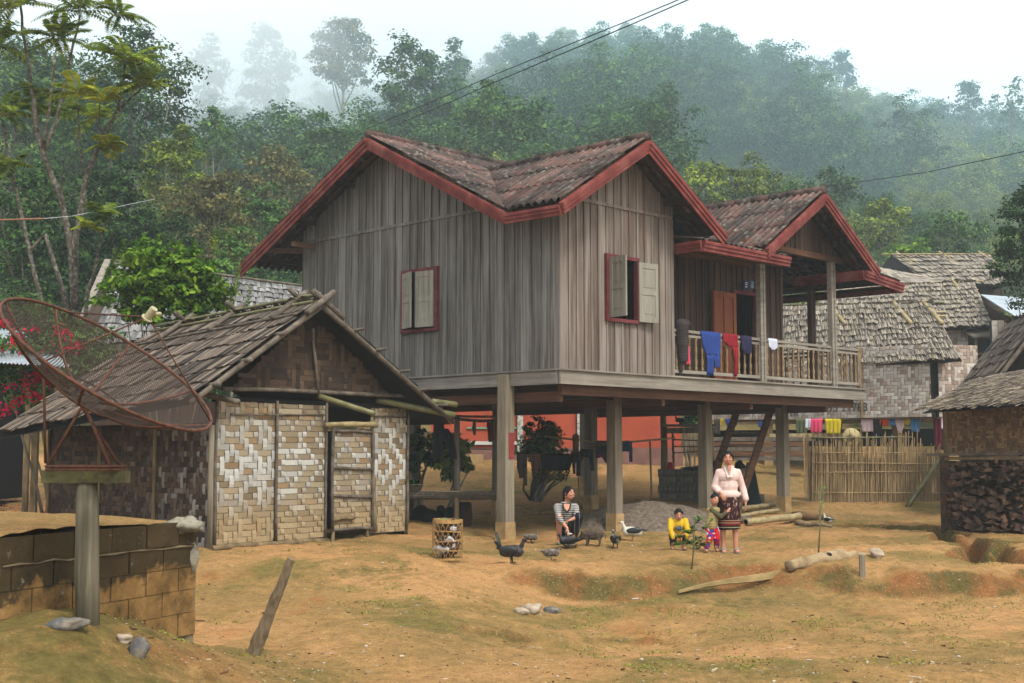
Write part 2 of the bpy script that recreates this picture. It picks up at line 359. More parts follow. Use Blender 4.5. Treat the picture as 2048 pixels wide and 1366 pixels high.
L_FERN = Mleaf('leaf_frond', rgb(44, 66, 26), rgb(88, 110, 40), rgb(136, 148, 58), 1.2, .35, rgb(160, 160, 60))
L_FROND_Y = Mleaf('leaf_frond_young', rgb(84, 106, 32), rgb(122, 134, 42), rgb(160, 158, 58), 1.5, .35)
L_FOREST = Mleaf('leaf_forest', rgb(28, 50, 29), rgb(52, 84, 45), rgb(92, 122, 64), .25)
L_BAMBOO = Mleaf('leaf_bamboo_grove', rgb(66, 84, 40), rgb(102, 120, 58), rgb(146, 156, 84), .3)
BARK = M('bark', rgb(74, 64, 54), rgb(112, 104, 92), (8, 8, 2), rgb(150, 144, 132), isl=.1, bump=.5)
BARKP = M('bark_pale', rgb(120, 104, 88), rgb(164, 146, 124), (3, 3, 1), isl=.1, bump=.2)
BARKS = M('bark_spotted', rgb(52, 48, 42), rgb(82, 76, 66), (16, 16, 14), rgb(150, 144, 130), isl=.05, bump=.4)
# ================================================================== GROUND
def axis(lo, dense_lo, dense_hi, hi, step, grow):
    a = list(np.arange(dense_lo, dense_hi, step)); s = step; x = dense_hi
    while x < hi: a.append(x); s *= grow; x += s
    a.append(hi); s = step; x = dense_lo; b = []
    while x > lo: s *= grow; x -= s; b.append(x)
    return np.array(b[::-1] + a)
gx = axis(-450, -8, 11, 450, .05, 1.06); gy = axis(-80, 6, 27, 480, .055, 1.045)
XX, YY = np.meshgrid(gx, gy); ZZ = gz(XX, YY)
nx, ny = len(gx), len(gy); ii, jj = np.meshgrid(np.arange(nx - 1), np.arange(ny - 1)); q0 = (jj * nx + ii).ravel()
ground = npmesh('ground', np.stack([XX.ravel(), YY.ravel(), ZZ.ravel()], 1), np.stack([q0, q0 + 1, q0 + nx + 1, q0 + nx], 1), SOIL, smooth=True)
mo_ = .02 + vn(XX, YY, 2.1, 41) * .75 + vn(XX, YY, .6, 42) * .35 + .8 * np.exp(-((XX + 3.2) / 1.7) ** 2 - ((YY - 8.2) / 2.6) ** 2) + .55 * np.exp(-((XX - 2.6) / 2.2) ** 2 - ((YY - 16.9) / .9) ** 2) + .5 * np.exp(-((XX - 4.8) / 1.8) ** 2 - ((YY - 20.6) / 1.1) ** 2) + .3 * np.exp(-((XX + 2.5) / 1.6) ** 2 - ((YY - 16) / 1.2) ** 2) + .25 * sst(YY, 26, 30)
ground.data.attributes.new('moss', 'FLOAT', 'POINT').data.foreach_set('value', np.clip(mo_, 0, 1).ravel().astype(np.float32))
tag(ground, kind='structure')
# ================================================================== FOLIAGE
def leafquads(P, N, size, rs, aspect=.5):
    """One diamond-like quad per point P, facing roughly N."""
    n = len(P); size = np.broadcast_to(size, (n,))[:, None]
    N = N + rs.normal(0, .55, (n, 3)); N /= np.linalg.norm(N, axis=1)[:, None] + 1e-9
    A = np.cross(N, rs.normal(0, 1, (n, 3))); A /= np.linalg.norm(A, axis=1)[:, None] + 1e-9; B = np.cross(N, A)
    A = A * size; B = B * size * aspect
    V = np.stack([P - A, P - B + A * .15, P + A, P + B + A * .15], 1).reshape(-1, 3)
    return V, np.arange(n * 4).reshape(-1, 4)
def crown(cen, rad, n, size, rs, clumps=40, shell=.55, droop=0):
    """Leaf quads in clumps spread over an uneven ellipsoid crown."""
    cen = np.array(cen); rad = np.array(rad, float)
    d = rs.normal(0, 1, (clumps, 3)); d /= np.linalg.norm(d, axis=1)[:, None]; d[:, 2] = np.where(d[:, 2] < -.86, -d[:, 2], d[:, 2])
    rr = shell + (1 - shell) * rs.rand(clumps)[:, None] ** .6; rr *= 1 + rs.normal(0, .10, (clumps, 1))
    cc = cen + d * rr * rad; cr = rad.mean() * (.18 + .24 * rs.rand(clumps)) * (26 / max(clumps, 8)) ** .3
    k = rs.randint(0, clumps, n); e = rs.normal(0, 1, (n, 3)); e /= np.linalg.norm(e, axis=1)[:, None]
    e[:, 2] = np.where(e[:, 2] < -.35, -e[:, 2], e[:, 2]) - droop * .3
    lo_ = rs.rand(n) < .22; cc_k = cc[k].copy(); rv_ = rs.normal(0, 1, (n, 3)); rv_ *= (rs.rand(n) ** .4 * .86 / np.linalg.norm(rv_, axis=1))[:, None]; cc_k[lo_] = (cen + rv_ * rad)[lo_]
    P = cc_k + e * (cr[k] * (.45 + .75 * rs.rand(n)))[:, None] * np.array([1, 1, .72])
    Nn = e * .8 + d[k] * .4 + np.array([0, 0, .5])
    return leafquads(P, Nn, size * (.7 + .6 * rs.rand(n)), rs), cc
def tree(name, label, px, top, bot, wpx, Y, leaf, lpx=5., dens=1., trunkpx=None, bark=None, group=None, seed=0, clumps=None, cat='tree', shape=1., cap=14000):
    """A broadleaf tree: crown box given in photo pixels at distance Y, trunk and limbs down to the ground."""
    rs = np.random.RandomState(seed + int(px) * 7 + int(top)); m = Y / F
    c = at(px, (top + bot) / 2, Y); rz_ = (bot - top) / 2 * m; rx = wpx / 2 * m
    gzv = G(c.x, Y)
    t = thing(name, label, cat, (c.x, Y, gzv), group=group)
    n = int(min(cap, dens * 3.6 * wpx * (bot - top) / lpx ** 2)); nc = clumps or int(np.clip(wpx * (bot - top) / 620, 14, 90))
    (V, Q), cc = crown(c, (rx * .92, rx * .9, rz_), n, lpx * m * .95, rs, nc)
    npmesh('crown', V, Q, leaf, t)
    b = MB(); tr = (trunkpx or max(4, wpx * .05)) * m / 2; top_ = Vector(c) + Vector((0, 0, rz_ * .3)); base = Vector((c.x + rs.normal(0, .3) * rx * .4, Y, gzv - .2))
    midp = lerp(base, top_, .5) + Vector((rs.normal(0, .1) * rx, 0, 0))
    b.tube([base, lerp(base, midp, .5) + Vector((rs.normal(0, .05) * rx, 0, 0)), midp, top_], [tr * 1.25, tr, tr * .8, tr * .25], 7)
    for q in cc[rs.permutation(len(cc))[:9]]:
        s0 = lerp(base, top_, .45 + .4 * rs.rand()); q = Vector(q); mid = lerp(s0, q, .5) - Vector((0, 0, .12 * (q - s0).length))
        b.tube([s0, mid, q], [tr * .5, tr * .32, tr * .1], 5)
    b.build('trunk', bark or BARK, t, True)
    return t
LG = 'trees standing on the wooded slope'
T = tree
# foreground-left wood and the notable trees of the slope
T('broadleaf_tree', 'big dark tree on the slope behind the frond tree, its round crown against the fog', 262, 60, 400, 270, 62, L_DARK, 5, seed=1, group=LG)
T('broadleaf_tree', 'tall hazy tree at the photo edge behind the frond tree tops', 30, 60, 420, 260, 70, L_MID, 6, seed=2, group=LG)
T('broadleaf_tree', 'low domed tree with yellowish lit top below the big dark tree', 352, 262, 480, 150, 50, L_YEL, 5, seed=3, group=LG)
T('broadleaf_tree', 'near-black bushy tree rising behind the forked spotted trunks', 225, 330, 640, 210, 42, L_DARK, 5.5, seed=4, group=LG, dens=1.2)
T('broadleaf_tree', 'very dark dense tree behind the rusty dish, beside the photo edge', 60, 330, 660, 230, 40, L_DARK, 5.5, seed=5, group=LG, dens=1.2)
T('broadleaf_tree', 'brownish olive tree between the domed tree and the red roof edge', 415, 340, 600, 190, 47, L_OLIVE, 5, seed=6, group=LG)
T('broadleaf_tree', 'small round dark tree on the crest line left of the pale grass ridge', 425, 225, 345, 84, 82, L_MID, 5, seed=7, group=LG)
T('broadleaf_tree', 'green tree just left of the roof edge of the stilt house', 520, 380, 600, 150, 50, L_MID, 5, seed=8, group=LG)
T('broadleaf_tree', 'olive wood edge tree above the red sloping roof board', 560, 300, 520, 190, 64, L_OLIVE, 5, seed=9, group=LG)
T('broadleaf_tree', 'dark shrubby tree left of the roof peak, on the grass slope', 655, 245, 400, 130, 84, L_MID, 5, seed=10, group=LG)
T('broadleaf_tree', 'tall spreading tree with dark upper crown above the cross roof valley', 820, 80, 300, 165, 108, L_MID, 5, seed=11, group=LG, trunkpx=7)
T('broadleaf_tree', 'tall fog-veiled tree with a bare pinkish trunk above the left roof peak', 688, 32, 195, 150, 150, L_OLIVE, 5, seed=12, group=LG, trunkpx=8, bark=BARKP)
T('broadleaf_tree', 'rounded tree right above the dip between the two roof ridges', 985, 172, 360, 195, 98, L_MID, 5, seed=13, group=LG, trunkpx=6)
T('broadleaf_tree', 'dark upright tree in front of the fog right of the tall spreading tree', 905, 78, 240, 80, 132, L_DARK, 5, seed=14, group=LG)
T('broadleaf_tree', 'faint column-like tree silhouette alone in the fog', 420, 58, 250, 62, 175, L_MID, 6, seed=15, group=LG)
T('broadleaf_tree', 'faint broad tree in the fog beside the column-like silhouette', 535, 44, 250, 112, 180, L_MID, 6, seed=16, group=LG)
T('broadleaf_tree', 'big dark tree on the slope right of the upper roof ridge', 1325, 78, 300, 180, 150, L_DARK, 5, seed=17, group=LG)
T('broadleaf_tree', 'dark broad tree under the skyline, centre of the wooded hill', 1450, 110, 300, 150, 160, L_DARK, 5, seed=18, group=LG)
T('broadleaf_tree', 'conspicuous dark tree sticking up from the skyline above the porch roof', 1672, 97, 215, 72, 196, L_DARK, 4.5, seed=19, group=LG)
T('broadleaf_tree', 'dark round tree low on the skyline toward the photo edge', 1935, 170, 250, 70, 176, L_DARK, 4.5, seed=20, group=LG)
T('broadleaf_tree', 'feathery topped tree poking above the hill skyline at the far edge', 2020, 165, 260, 58, 160, L_MID, 5, seed=21, group=LG, dens=.5)
T('broadleaf_tree', 'light green bushy tree directly behind the right roof slope of the cross gable', 1400, 318, 440, 120, 72, L_YEL, 5, seed=22, group=LG)
T('broadleaf_tree', 'light green bushy tree behind the porch roof ridge', 1500, 322, 450, 130, 74, L_YEL, 5, seed=23, group=LG)
T('broadleaf_tree', 'yellow-green bush tree behind the highest thatched roof', 1815, 484, 560, 110, 62, L_BRIGHT, 5, seed=24, group=LG)
T('broadleaf_tree', 'dark glossy tree at the photo edge in front of the thatched roofs', 2062, 372, 640, 150, 38, L_DARK, 5, seed=25, group='garden trees', dens=1.3)
for k, (px, tp, bt, w_, Y, mt, lab) in enumerate([(330, 420, 600, 150, 44, L_DARK, 'dark tree low behind the bright green bush'), (150, 200, 420, 170, 66, L_MID, 'mid green tree seen through the stems of the frond tree'), (470, 470, 620, 110, 40, L_MID, 'low tree just above the grey thatched roof ridge'), (730, 300, 420, 120, 92, L_OLIVE, 'olive tree behind the left roof peak, mostly hidden by it'), (1080, 290, 400, 150, 86, L_MID, 'green tree behind the upper ridge of the cross roof'),
        (1180, 190, 330, 130, 128, L_MID, 'hazy tree above the right half of the cross roof ridge'), (1580, 360, 470, 110, 84, L_MID, 'green tree just left of the porch roof peak'), (1660, 330, 450, 120, 96, L_MID, 'hazy tree directly above the porch roof peak'), (1760, 400, 520, 120, 78, L_YEL, 'yellowish tree right of the porch roof slope'), (1900, 420, 520, 130, 72, L_MID, 'green tree above the highest thatched roof'), (1560, 130, 280, 130, 168, L_MID, 'hazy round tree left of the conspicuous skyline tree'), (1240, 50, 180, 120, 205, L_BAMBOO, 'pale bamboo-like crown on the skyline under the cables'), (1130, 60, 180, 110, 200, L_BAMBOO, 'pale crown on the skyline at the highest part of the hill')]):
    T('broadleaf_tree', lab, px, tp, bt, w_, Y, mt, 5, seed=40 + k, group=LG)
# ---- the far wood: one mass, instanced crowns
def variant(name, leaf, rx, rz_, n, size, seed, clumps, shell=.5, droop=0, arcs=0):
    rs = np.random.RandomState(seed); (V, Q), cc = crown((0, 0, rz_ * .95), (rx, rx, rz_), n, size, rs, clumps, shell, droop)
    if arcs:     # nodding bamboo plumes
        Vs = [V]; k = len(V) // 4
        for i in range(arcs):
            a = rs.rand() * 6.28; ln = rz_ * (1.5 + .8 * rs.rand()); t = np.linspace(0.25, 1, 46)
            P = np.stack([np.cos(a) * ln * .35 * t ** 2.6, np.sin(a) * ln * .35 * t ** 2.6, ln * (t - .22 * t ** 3.4) * 1.15], 1) + rs.normal(0, .10 + .12, (46, 3)) * (1.25 - t)[:, None]
            v, q = leafquads(np.repeat(P, 3, 0) + rs.normal(0, .13, (138, 3)), np.tile([0, 0, 1.], (138, 1)), size * .8, rs, .35); Vs.append(v)
        V = np.concatenate(Vs); Q = np.arange(len(V)).reshape(-1, 4)
    o = npmesh(name, V, Q, leaf); C.objects.unlink(o); return o
col = bpy.data.collections.new('forest_variants')
for o in [variant('tree_variant', L_FOREST, 3.4, 4.2, 4200, .17, 1, 44), variant('tree_variant', L_FOREST, 2.6, 4.8, 3800, .16, 2, 36), variant('tree_variant', L_FOREST, 3.0, 3.0, 3600, .16, 3, 32),
          variant('tree_variant', L_BAMBOO, 2.0, 3.4, 2400, .14, 4, 22, arcs=9), variant('tree_variant', L_BAMBOO, 2.6, 2.6, 3000, .14, 5, 34, arcs=6), variant('tree_variant', L_FOREST, 2.3, 2.4, 2800, .14, 6, 22)]: col.objects.link(o)
rs = np.random.RandomState(11); pts = []; scl = []; idx = []
for Y in np.arange(47, 330, 3.3):
    stp = 2.4 + Y * .012
    for a in np.arange(-.75 * Y - 6, .75 * Y + 6, stp):
        x = a + rs.normal(0, .9); y = Y + rs.normal(0, 1.2); A = x / y
        if Y < 58 and -.30 < A < .30 and rs.rand() < .3: continue
        if -.30 < A < -.07 and 74 < Y < 92 and rs.rand() < .75: continue                # pale grass ridge
        pts.append((x, y, float(gz(x, y, False)) - .5)); right = A > .12 and Y < 135
        s = (.42 + .3 * rs.rand()) if right else (.62 + .55 * rs.rand())
        if Y > 95 and not right: s *= 1.1
        if Y < 75: s *= .5 + .5 * (Y - 47) / 28 * .8
        scl.append(s); g = vn(x, y, 34, 12) + rs.normal(0, .16)
        idx.append(int(rs.choice([3, 4, 4])) if g > .13 else int(rs.choice([0, 1, 2, 5] if not right else [2, 5, 5, 4])))
me = bpy.data.meshes.new('forest'); me.from_pydata(pts, [], [])
me.attributes.new('scl', 'FLOAT', 'POINT').data.foreach_set('value', np.array(scl, np.float32))
me.attributes.new('vid', 'INT', 'POINT').data.foreach_set('value', np.array(idx, np.int32))
me.attributes.new('rz', 'FLOAT_VECTOR', 'POINT').data.foreach_set('vector', np.stack([rs.normal(0, .07, len(pts)), rs.normal(0, .07, len(pts)), rs.rand(len(pts)) * 6.28], 1).astype(np.float32).ravel())
fo = bpy.data.objects.new('forest', me); C.objects.link(fo)
tag(fo, 'misty green wood of broadleaf trees and bamboo covering the whole hill behind the village', 'forest', kind='stuff')
ng = bpy.data.node_groups.new('forest', 'GeometryNodeTree'); ng.interface.new_socket('Geometry', in_out='INPUT', socket_type='NodeSocketGeometry'); ng.interface.new_socket('Geometry', in_out='OUTPUT', socket_type='NodeSocketGeometry')
gi = ng.nodes.new('NodeGroupInput'); go = ng.nodes.new('NodeGroupOutput'); ip = ng.nodes.new('GeometryNodeInstanceOnPoints'); ci = ng.nodes.new('GeometryNodeCollectionInfo')
ci.inputs[0].default_value = col; ci.inputs[1].default_value = True; ci.inputs[2].default_value = True; ip.inputs['Pick Instance'].default_value = True
def na(n, t):
    x = ng.nodes.new('GeometryNodeInputNamedAttribute'); x.data_type = t; x.inputs[0].default_value = n; return [o for o in x.outputs if o.enabled][0]
ng.links.new(gi.outputs[0], ip.inputs['Points']); ng.links.new(ci.outputs[0], ip.inputs['Instance']); ng.links.new(na('scl', 'FLOAT'), ip.inputs['Scale'])
ng.links.new(na('vid', 'INT'), ip.inputs['Instance Index']); ng.links.new(na('rz', 'FLOAT_VECTOR'), ip.inputs['Rotation']); ng.links.new(ip.outputs[0], go.inputs[0])
md = fo.modifiers.new('scatter', 'NODES'); md.node_group = ng
# pale grass on the ridge in the clearing
rs = np.random.RandomState(5); P = []
for _ in range(9000):
    y = 74 + 18 * rs.rand(); a = -.30 + .24 * rs.rand(); x = a * y; P.append((x, y, 0))
P = np.array(P); P[:, 2] = gz(P[:, 0], P[:, 1], False) + .35
GRP = Mleaf('pale_grass', rgb(96, 110, 52), rgb(136, 144, 78), rgb(176, 178, 116), .2)
V, Q = leafquads(P, np.tile([0, -.6, .6], (len(P), 1)), .34, rs, .6)
tag(npmesh('grass', V, Q, GRP), 'pale green long grass on the cleared ridge between wood and fog', 'grass', kind='stuff')
# ---- haze and the low cloud on the hill
def volume_box(name, lo, hi, dens, colr, label=None):
    b = MB(); c = [(a + z) / 2 for a, z in zip(lo, hi)]; b.box(c, [z - a for a, z in zip(lo, hi)])
    m = bpy.data.materials.new(name + '_air'); m.use_nodes = True; n = m.node_tree; n.nodes.clear()
    v = n.nodes.new('ShaderNodeVolumePrincipled'); v.inputs['Color'].default_value = (*colr, 1); v.inputs['Density'].default_value = dens; v.inputs['Anisotropy'].default_value = .0
    o = n.nodes.new('ShaderNodeOutputMaterial'); n.links.new(v.outputs[0], o.inputs['Volume'])
    return m, b
HM, hb = volume_box('haze', (-460, -90, -3), (460, 430, 112), .0009, (.78, .92, 1))
tag(hb.build('haze', HM), 'thin bluish morning haze filling the valley', 'haze', kind='stuff')
CM, _ = volume_box('low_cloud', (0, 0, 0), (1, 1, 1), .0085, (.98, .99, 1))
HMI = MB().ell((40, 235, 52), (330, 150, 66), n=32, m=18).build('hill_mist', volume_box('hill_mist', (0, 0, 0), (1, 1, 1), .0028, (.56, .86, 1))[0])
tag(HMI, 'bluish mist lying over the wooded hill', 'mist', kind='stuff')
for k, (px, py, Y, rx, ry, rz_) in enumerate([(560, 60, 165, 30, 42, 15), (300, 60, 150, 24, 40, 17), (800, 0, 200, 34, 45, 17), (470, 190, 150, 17, 34, 10), (1000, -20, 235, 40, 40, 16)]):
    c = at(px, py, Y); o = MB().ell(c, (rx, ry, rz_), n=28, m=16).build('low_cloud', CM)
    tag(o, 'white fog bank drifting along the top of the wooded hill', 'fog', 'fog banks on the hill', 'stuff')
# ================================================================== STILT HOUSE  (local x = u along the porch front, local y = v into the depth)
HA = math.atan2(math.cos(R(44.46)), math.sin(R(44.46)))
HC = (.784, 20.939)
house = thing('stilt_house', 'weathered grey wooden stilt house with red roof boards, lichened tile roofs and a railed porch', 'house', (HC[0], HC[1], 0), HA)
def hw(u, v, z=0): return house.matrix_basis @ Vector((u, v, z))
def hb_(mb, name, mat, parent=None, **k): return mb.build(name, mat, parent or house, local=True, **k)
rh = random.Random(5)
SA1, SA2, SB = (7.38 - 5.50) / (4.23 - .60), (7.38 - 5.36) / (8.36 - 4.23), (6.88 - 5.50) / (1.55 + .68)
def zA(v): return 7.38 - (4.23 - v) * SA1 if v < 4.23 else 7.38 - (v - 4.23) * SA2
def zB(u): return 6.88 - abs(u - 1.55) * SB
def zC(u): return 6.78 - abs(u - 7.26) * ((6.78 - 5.42) / 2.14)
def wall(name, a, b, z0, ztop, mat, opens=(), out=1, split=None, bw=.215, parent=None, batten=.035):
    """Board-and-batten wall from plan point a to b; OUT = +1/-1 picks the side the battens face."""
    a = Vector((*a, 0)); b = Vector((*b, 0)); L = (b - a).length; d = (b - a) / L; n = Vector((d.y, -d.x, 0)) * out
    mb = MB(); t = 0
    def board(t0, t1, lo, hi0, hi1, off, th):
        if max(hi0, hi1) - lo < .02: return
        hi0 = max(hi0, lo + .004); hi1 = max(hi1, lo + .004)
        p0 = a + d * t0 + n * off; p1 = a + d * t1 + n * off; q = n * th
        Z = lambda p, z: Vector((p.x, p.y, z))
        mb.hexa([Z(p0, lo), Z(p0 + q, lo), Z(p1 + q, lo), Z(p1, lo), Z(p0, hi0), Z(p0 + q, hi0), Z(p1 + q, hi1), Z(p1, hi1)])
    edges = [0]
    while edges[-1] < L - .06: edges.append(min(L, edges[-1] + bw * rh.uniform(.86, 1.12)))
    for t0, t1 in zip(edges[:-1], edges[1:]):
        segs = []
        tc = (t0 + t1) / 2
        op = [o for o in opens if o[0] - .02 < tc < o[1] + .02]
        spl = [(z0, split - .02), (split + .02, None)] if split else [(z0, None)]
        for lo, hi in spl:
            f0 = ztop(t0) if hi is None else min(hi, ztop(t0)); f1 = ztop(t1) if hi is None else min(hi, ztop(t1))
            if op and hi is not op and lo < op[0][3]:
                o = op[0]; segs.append((lo, min(o[2], f0), min(o[2], f1)))
                if o[3] < max(f0, f1): segs.append((o[3], f0, f1))
            else: segs.append((lo, f0, f1))
        j = rh.uniform(0, .008)
        for lo, h0, h1 in segs:
            board(t0 + .012, t1 - .006, lo + rh.uniform(-.012, .012) * (lo == z0), h0, h1, -.012 + j, .022)
            board(t1 - batten / 2, t1 + batten / 2, lo, h1, h1, .0135, .024)
    o = hb_(mb, name, mat, parent)
    if split:
        s = MB(); ts = [t for t in np.linspace(0, L, 60) if ztop(t) > split + .05]
        if ts: s.beam(a + d * ts[0] + n * .03 + Vector((0, 0, split)), a + d * ts[-1] + n * .03 + Vector((0, 0, split)), .02, .055); hb_(s, 'rail_strip', mat, o)
    return o
Z0 = 2.86
topA = lambda v: (min(5.56, zA(.6)) if v < .6 else zA(v)) - .03
wa = wall('front_wall', (0, 7.03), (0, 0), Z0, lambda t: topA(7.03 - t), W_A, [(7.03 - 3.92, 7.03 - 2.91, 3.69, 4.86)], 1, 5.745)
wb = wall('gable_wall', (0, 0), (3.0, 0), Z0, lambda t: zB(t) - .03, W_B, [(1.11, 2.0, 3.75, 4.89)], 1, 5.75, bw=.20)
wall('side_wall', (3.0, .02), (3.0, 1.15), Z0, lambda t: 5.6, W_D, out=1)
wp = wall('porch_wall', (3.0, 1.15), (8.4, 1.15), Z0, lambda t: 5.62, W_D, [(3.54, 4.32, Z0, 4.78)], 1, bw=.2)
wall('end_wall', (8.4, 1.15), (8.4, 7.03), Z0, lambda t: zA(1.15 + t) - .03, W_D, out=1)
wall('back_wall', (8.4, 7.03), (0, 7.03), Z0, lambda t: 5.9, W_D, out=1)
for p_, h_ in (((0, 0, 4.25), 2.8), ((3.0, 0, 4.2), 2.7), ((8.4, 1.15, 4.2), 2.7)): hb_(MB().box(p_, (.07, .07, h_)), 'corner_board', W_B)
# floor slab of boards, fascia, joists
fl = MB(); x = 0
while x < 9.7:
    fl.box((x + .095, 3.5, 2.835), (.18, 6.98, .035)); x += .19
hb_(fl, 'floor_boards', W_BEAM)
fb = MB(); fb.box((4.87, -.03, 2.74), (9.82, .045, .225)); fb.box((4.87, -.045, 2.865), (9.86, .09, .03)); hb_(fb, 'fascia_board', W_FASX)
fb = MB(); fb.box((-.03, 3.5, 2.74), (.045, 6.96, .225)); fb.box((-.045, 3.51, 2.866), (.09, 6.98, .03)); hb_(fb, 'fascia_board', W_FASY); hb_(MB().box((9.77, 3.5, 2.74), (.045, 6.96, .225)), 'fascia_board', W_FASY)
for v in (.14, 1.17, 2.7, 4.2, 5.5, 6.8):
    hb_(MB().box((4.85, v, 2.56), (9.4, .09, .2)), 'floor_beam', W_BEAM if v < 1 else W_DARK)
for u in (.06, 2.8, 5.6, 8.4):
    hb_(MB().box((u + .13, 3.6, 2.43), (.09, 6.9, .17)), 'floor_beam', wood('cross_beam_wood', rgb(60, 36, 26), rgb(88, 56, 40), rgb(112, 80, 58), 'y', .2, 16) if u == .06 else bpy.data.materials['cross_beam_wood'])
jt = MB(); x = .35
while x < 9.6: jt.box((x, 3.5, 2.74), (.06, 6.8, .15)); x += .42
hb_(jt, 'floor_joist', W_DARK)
# stilts with their footings
RP = M('faded_red_paint', rgb(120, 44, 40), rgb(152, 70, 60), (8, 8, 8), isl=0)
for (u, v) in [(0, 1.19), (2.79, 1.19), (5.62, 1.19), (8.43, 1.19), (0, 4.2), (2.8, 4.2), (5.6, 4.2), (0, 6.8), (2.8, 6.8), (5.6, 6.8), (8.4, 6.8)]:
    p = hw(u, v); g = G(p.x, p.y); m = MB(); tilt = rh.uniform(-.01, .01)
    top = 2.62 if (u, v) != (0, 1.19) else 2.83
    off = (-.055 if u == 0 else 0)
    m.hexa([Vector((u + off + sx * .105 + tilt, v + sy * .105, g + .30)) for sx, sy in ((-1, -1), (1, -1), (1, 1), (-1, 1))] + [Vector((u + off + sx * .1, v + sy * .1, top)) for sx, sy in ((-1, -1), (1, -1), (1, 1), (-1, 1))])
    st = hb_(m, 'stilt', W_POST)
    hb_(MB().hexa([Vector((u + off + sx * .125 + tilt, v + sy * .125, g - .2)) for sx, sy in ((-1, -1), (1, -1), (1, 1), (-1, 1))] + [Vector((u + off + sx * .118 + tilt, v + sy * .118, g + .31)) for sx, sy in ((-1, -1), (1, -1), (1, 1), (-1, 1))]), 'footing', CONC, st)
    if (u, v) == (0, 1.19): hb_(MB().box((-.03, 1.082, 1.62), (.125, .012, .44)), 'paint_patch', RP, st)
# windows
def shutter(hinge, ang, wd, z0, z1, par, flip=1, name='shutter'):
    """A two-panel shutter leaf; local x runs from the hinge."""
    Mx = Matrix.Translation(Vector(hinge)) @ Matrix.Rotation(ang, 4, 'Z'); m = MB(); h = z1 - z0
    def bx(c, d, col=None): m.hexa([Mx @ (Vector(c) + Vector((sx * d[0] / 2, sy * d[1] / 2, sz * d[2] / 2))) for sz in (-1, 1) for sx, sy in ((-1, -1), (1, -1), (1, 1), (-1, 1))])
    s = .075
    bx((s / 2, 0, z0 + h / 2), (s, .035, h)); bx((wd - s / 2, 0, z0 + h / 2), (s, .035, h))
    for zc, hh in ((z0 + .05, .1), (z0 + h * .5, .085), (z1 - .05, .1)): bx((wd / 2, 0, zc), (wd - 2 * s, .034, hh))
    for a_, b_ in ((z0 + .1, z0 + h * .5 - .04), (z0 + h * .5 + .04, z1 - .1)):
        bx((wd / 2, 0, (a_ + b_) / 2), (wd - 2 * s, .014, b_ - a_)); bx((wd / 2, 0, (a_ + b_) / 2), (wd - 2 * s - .08, .026, b_ - a_ - .1))
    return hb_(m, name, W_SHUT, par)
def frame(axis, fixed, t0, t1, z0, z1, par=None, mat=MAROON, sill=True):
    m = MB(); e = .06
    def bx(tc, zc, dt, dz, dd=.09, o=0):
        c = (fixed + o, tc, zc) if axis == 'y' else (tc, fixed + o, zc); d = (dd, dt, dz) if axis == 'y' else (dt, dd, dz); m.box(c, d)
    bx(t0 - e / 2, (z0 + z1) / 2, e, z1 - z0 + 2 * e); bx(t1 + e / 2, (z0 + z1) / 2, e, z1 - z0 + 2 * e)
    bx((t0 + t1) / 2, z1 + e / 2, t1 - t0 - .004, e, .094); bx((t0 + t1) / 2, z0 - e / 2, t1 - t0 - .004, e, .10)
    return hb_(m, 'window', mat, par)
fA = frame('y', -.035, 2.98, 3.86, 3.75, 4.80)
shutter((-.09, 3.84, 0), R(-111), .43, 3.77, 4.79, fA)      # ajar leaf
shutter((-.085, 3.0, 0), R(98), .43, 3.77, 4.79, fA)
fB = frame('x', -.035, 1.17, 1.94, 3.80, 4.84)
shutter((1.18, -.09, 0), R(-97), .40, 3.80, 4.83, fB); shutter((1.96, -.085, 0), R(-8), .46, 3.78, 4.83, fB)
# doorway with its open orange leaf
df = MB(); df.box((6.51, 1.10, 3.83), (.06, .10, 1.93)); df.box((7.35, 1.10, 3.83), (.06, .10, 1.93)); df.box((6.93, 1.10, 4.82), (.9, .11, .07)); dfo = hb_(df, 'door_frame', MAROON)
dl = MB(); dl.box((6.10, 1.03, 3.83), (.80, .035, 1.88))
for c_, d_ in (((5.76, 1.0, 3.83), (.1, .02, 1.86)), ((6.10, 1.0, 3.83), (.08, .02, 1.86)), ((6.44, 1.0, 3.83), (.1, .02, 1.86)), ((5.93, 1.001, 4.7), (.24, .018, .1)), ((6.27, 1.001, 4.7), (.24, .018, .1)), ((5.93, 1.001, 3.7), (.24, .018, .1)), ((6.27, 1.001, 3.7), (.24, .018, .1))): dl.box(c_, d_)
hb_(dl, 'door', W_DOOR, dfo)
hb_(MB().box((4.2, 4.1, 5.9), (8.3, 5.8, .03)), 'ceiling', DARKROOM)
# house number plates
BLUE = M('blue_enamel', rgb(24, 30, 92), rgb(34, 42, 116), isl=0, bump=0, rough=.5); WHT = M('white_paint', rgb(214, 216, 212), rgb(236, 236, 232), isl=0, bump=0)
def text(name, body, size, loc, rot, mat, parent=None, ext=.002, xs=1):
    cu = bpy.data.curves.new(name, 'FONT'); cu.body = body; cu.size = size; cu.extrude = ext; cu.align_x = 'CENTER'; cu.align_y = 'CENTER'
    o = bpy.data.objects.new(name, cu); dg = bpy.context.evaluated_depsgraph_get(); C.objects.link(o); bpy.context.view_layer.update()
    me = bpy.data.meshes.new_from_object(o.evaluated_get(bpy.context.evaluated_depsgraph_get())); me.materials.clear(); me.materials.append(mat)
    C.objects.unlink(o); r = bpy.data.objects.new(name, me); C.objects.link(r); r.rotation_euler = rot; r.location = loc; r.scale = (xs, 1, 1)
    if parent is not None: r.parent = parent
    return r
pl = hb_(MB().box((6.9, 1.02, 4.98), (.17, .012, .18)), 'number_plate', BLUE, wp)
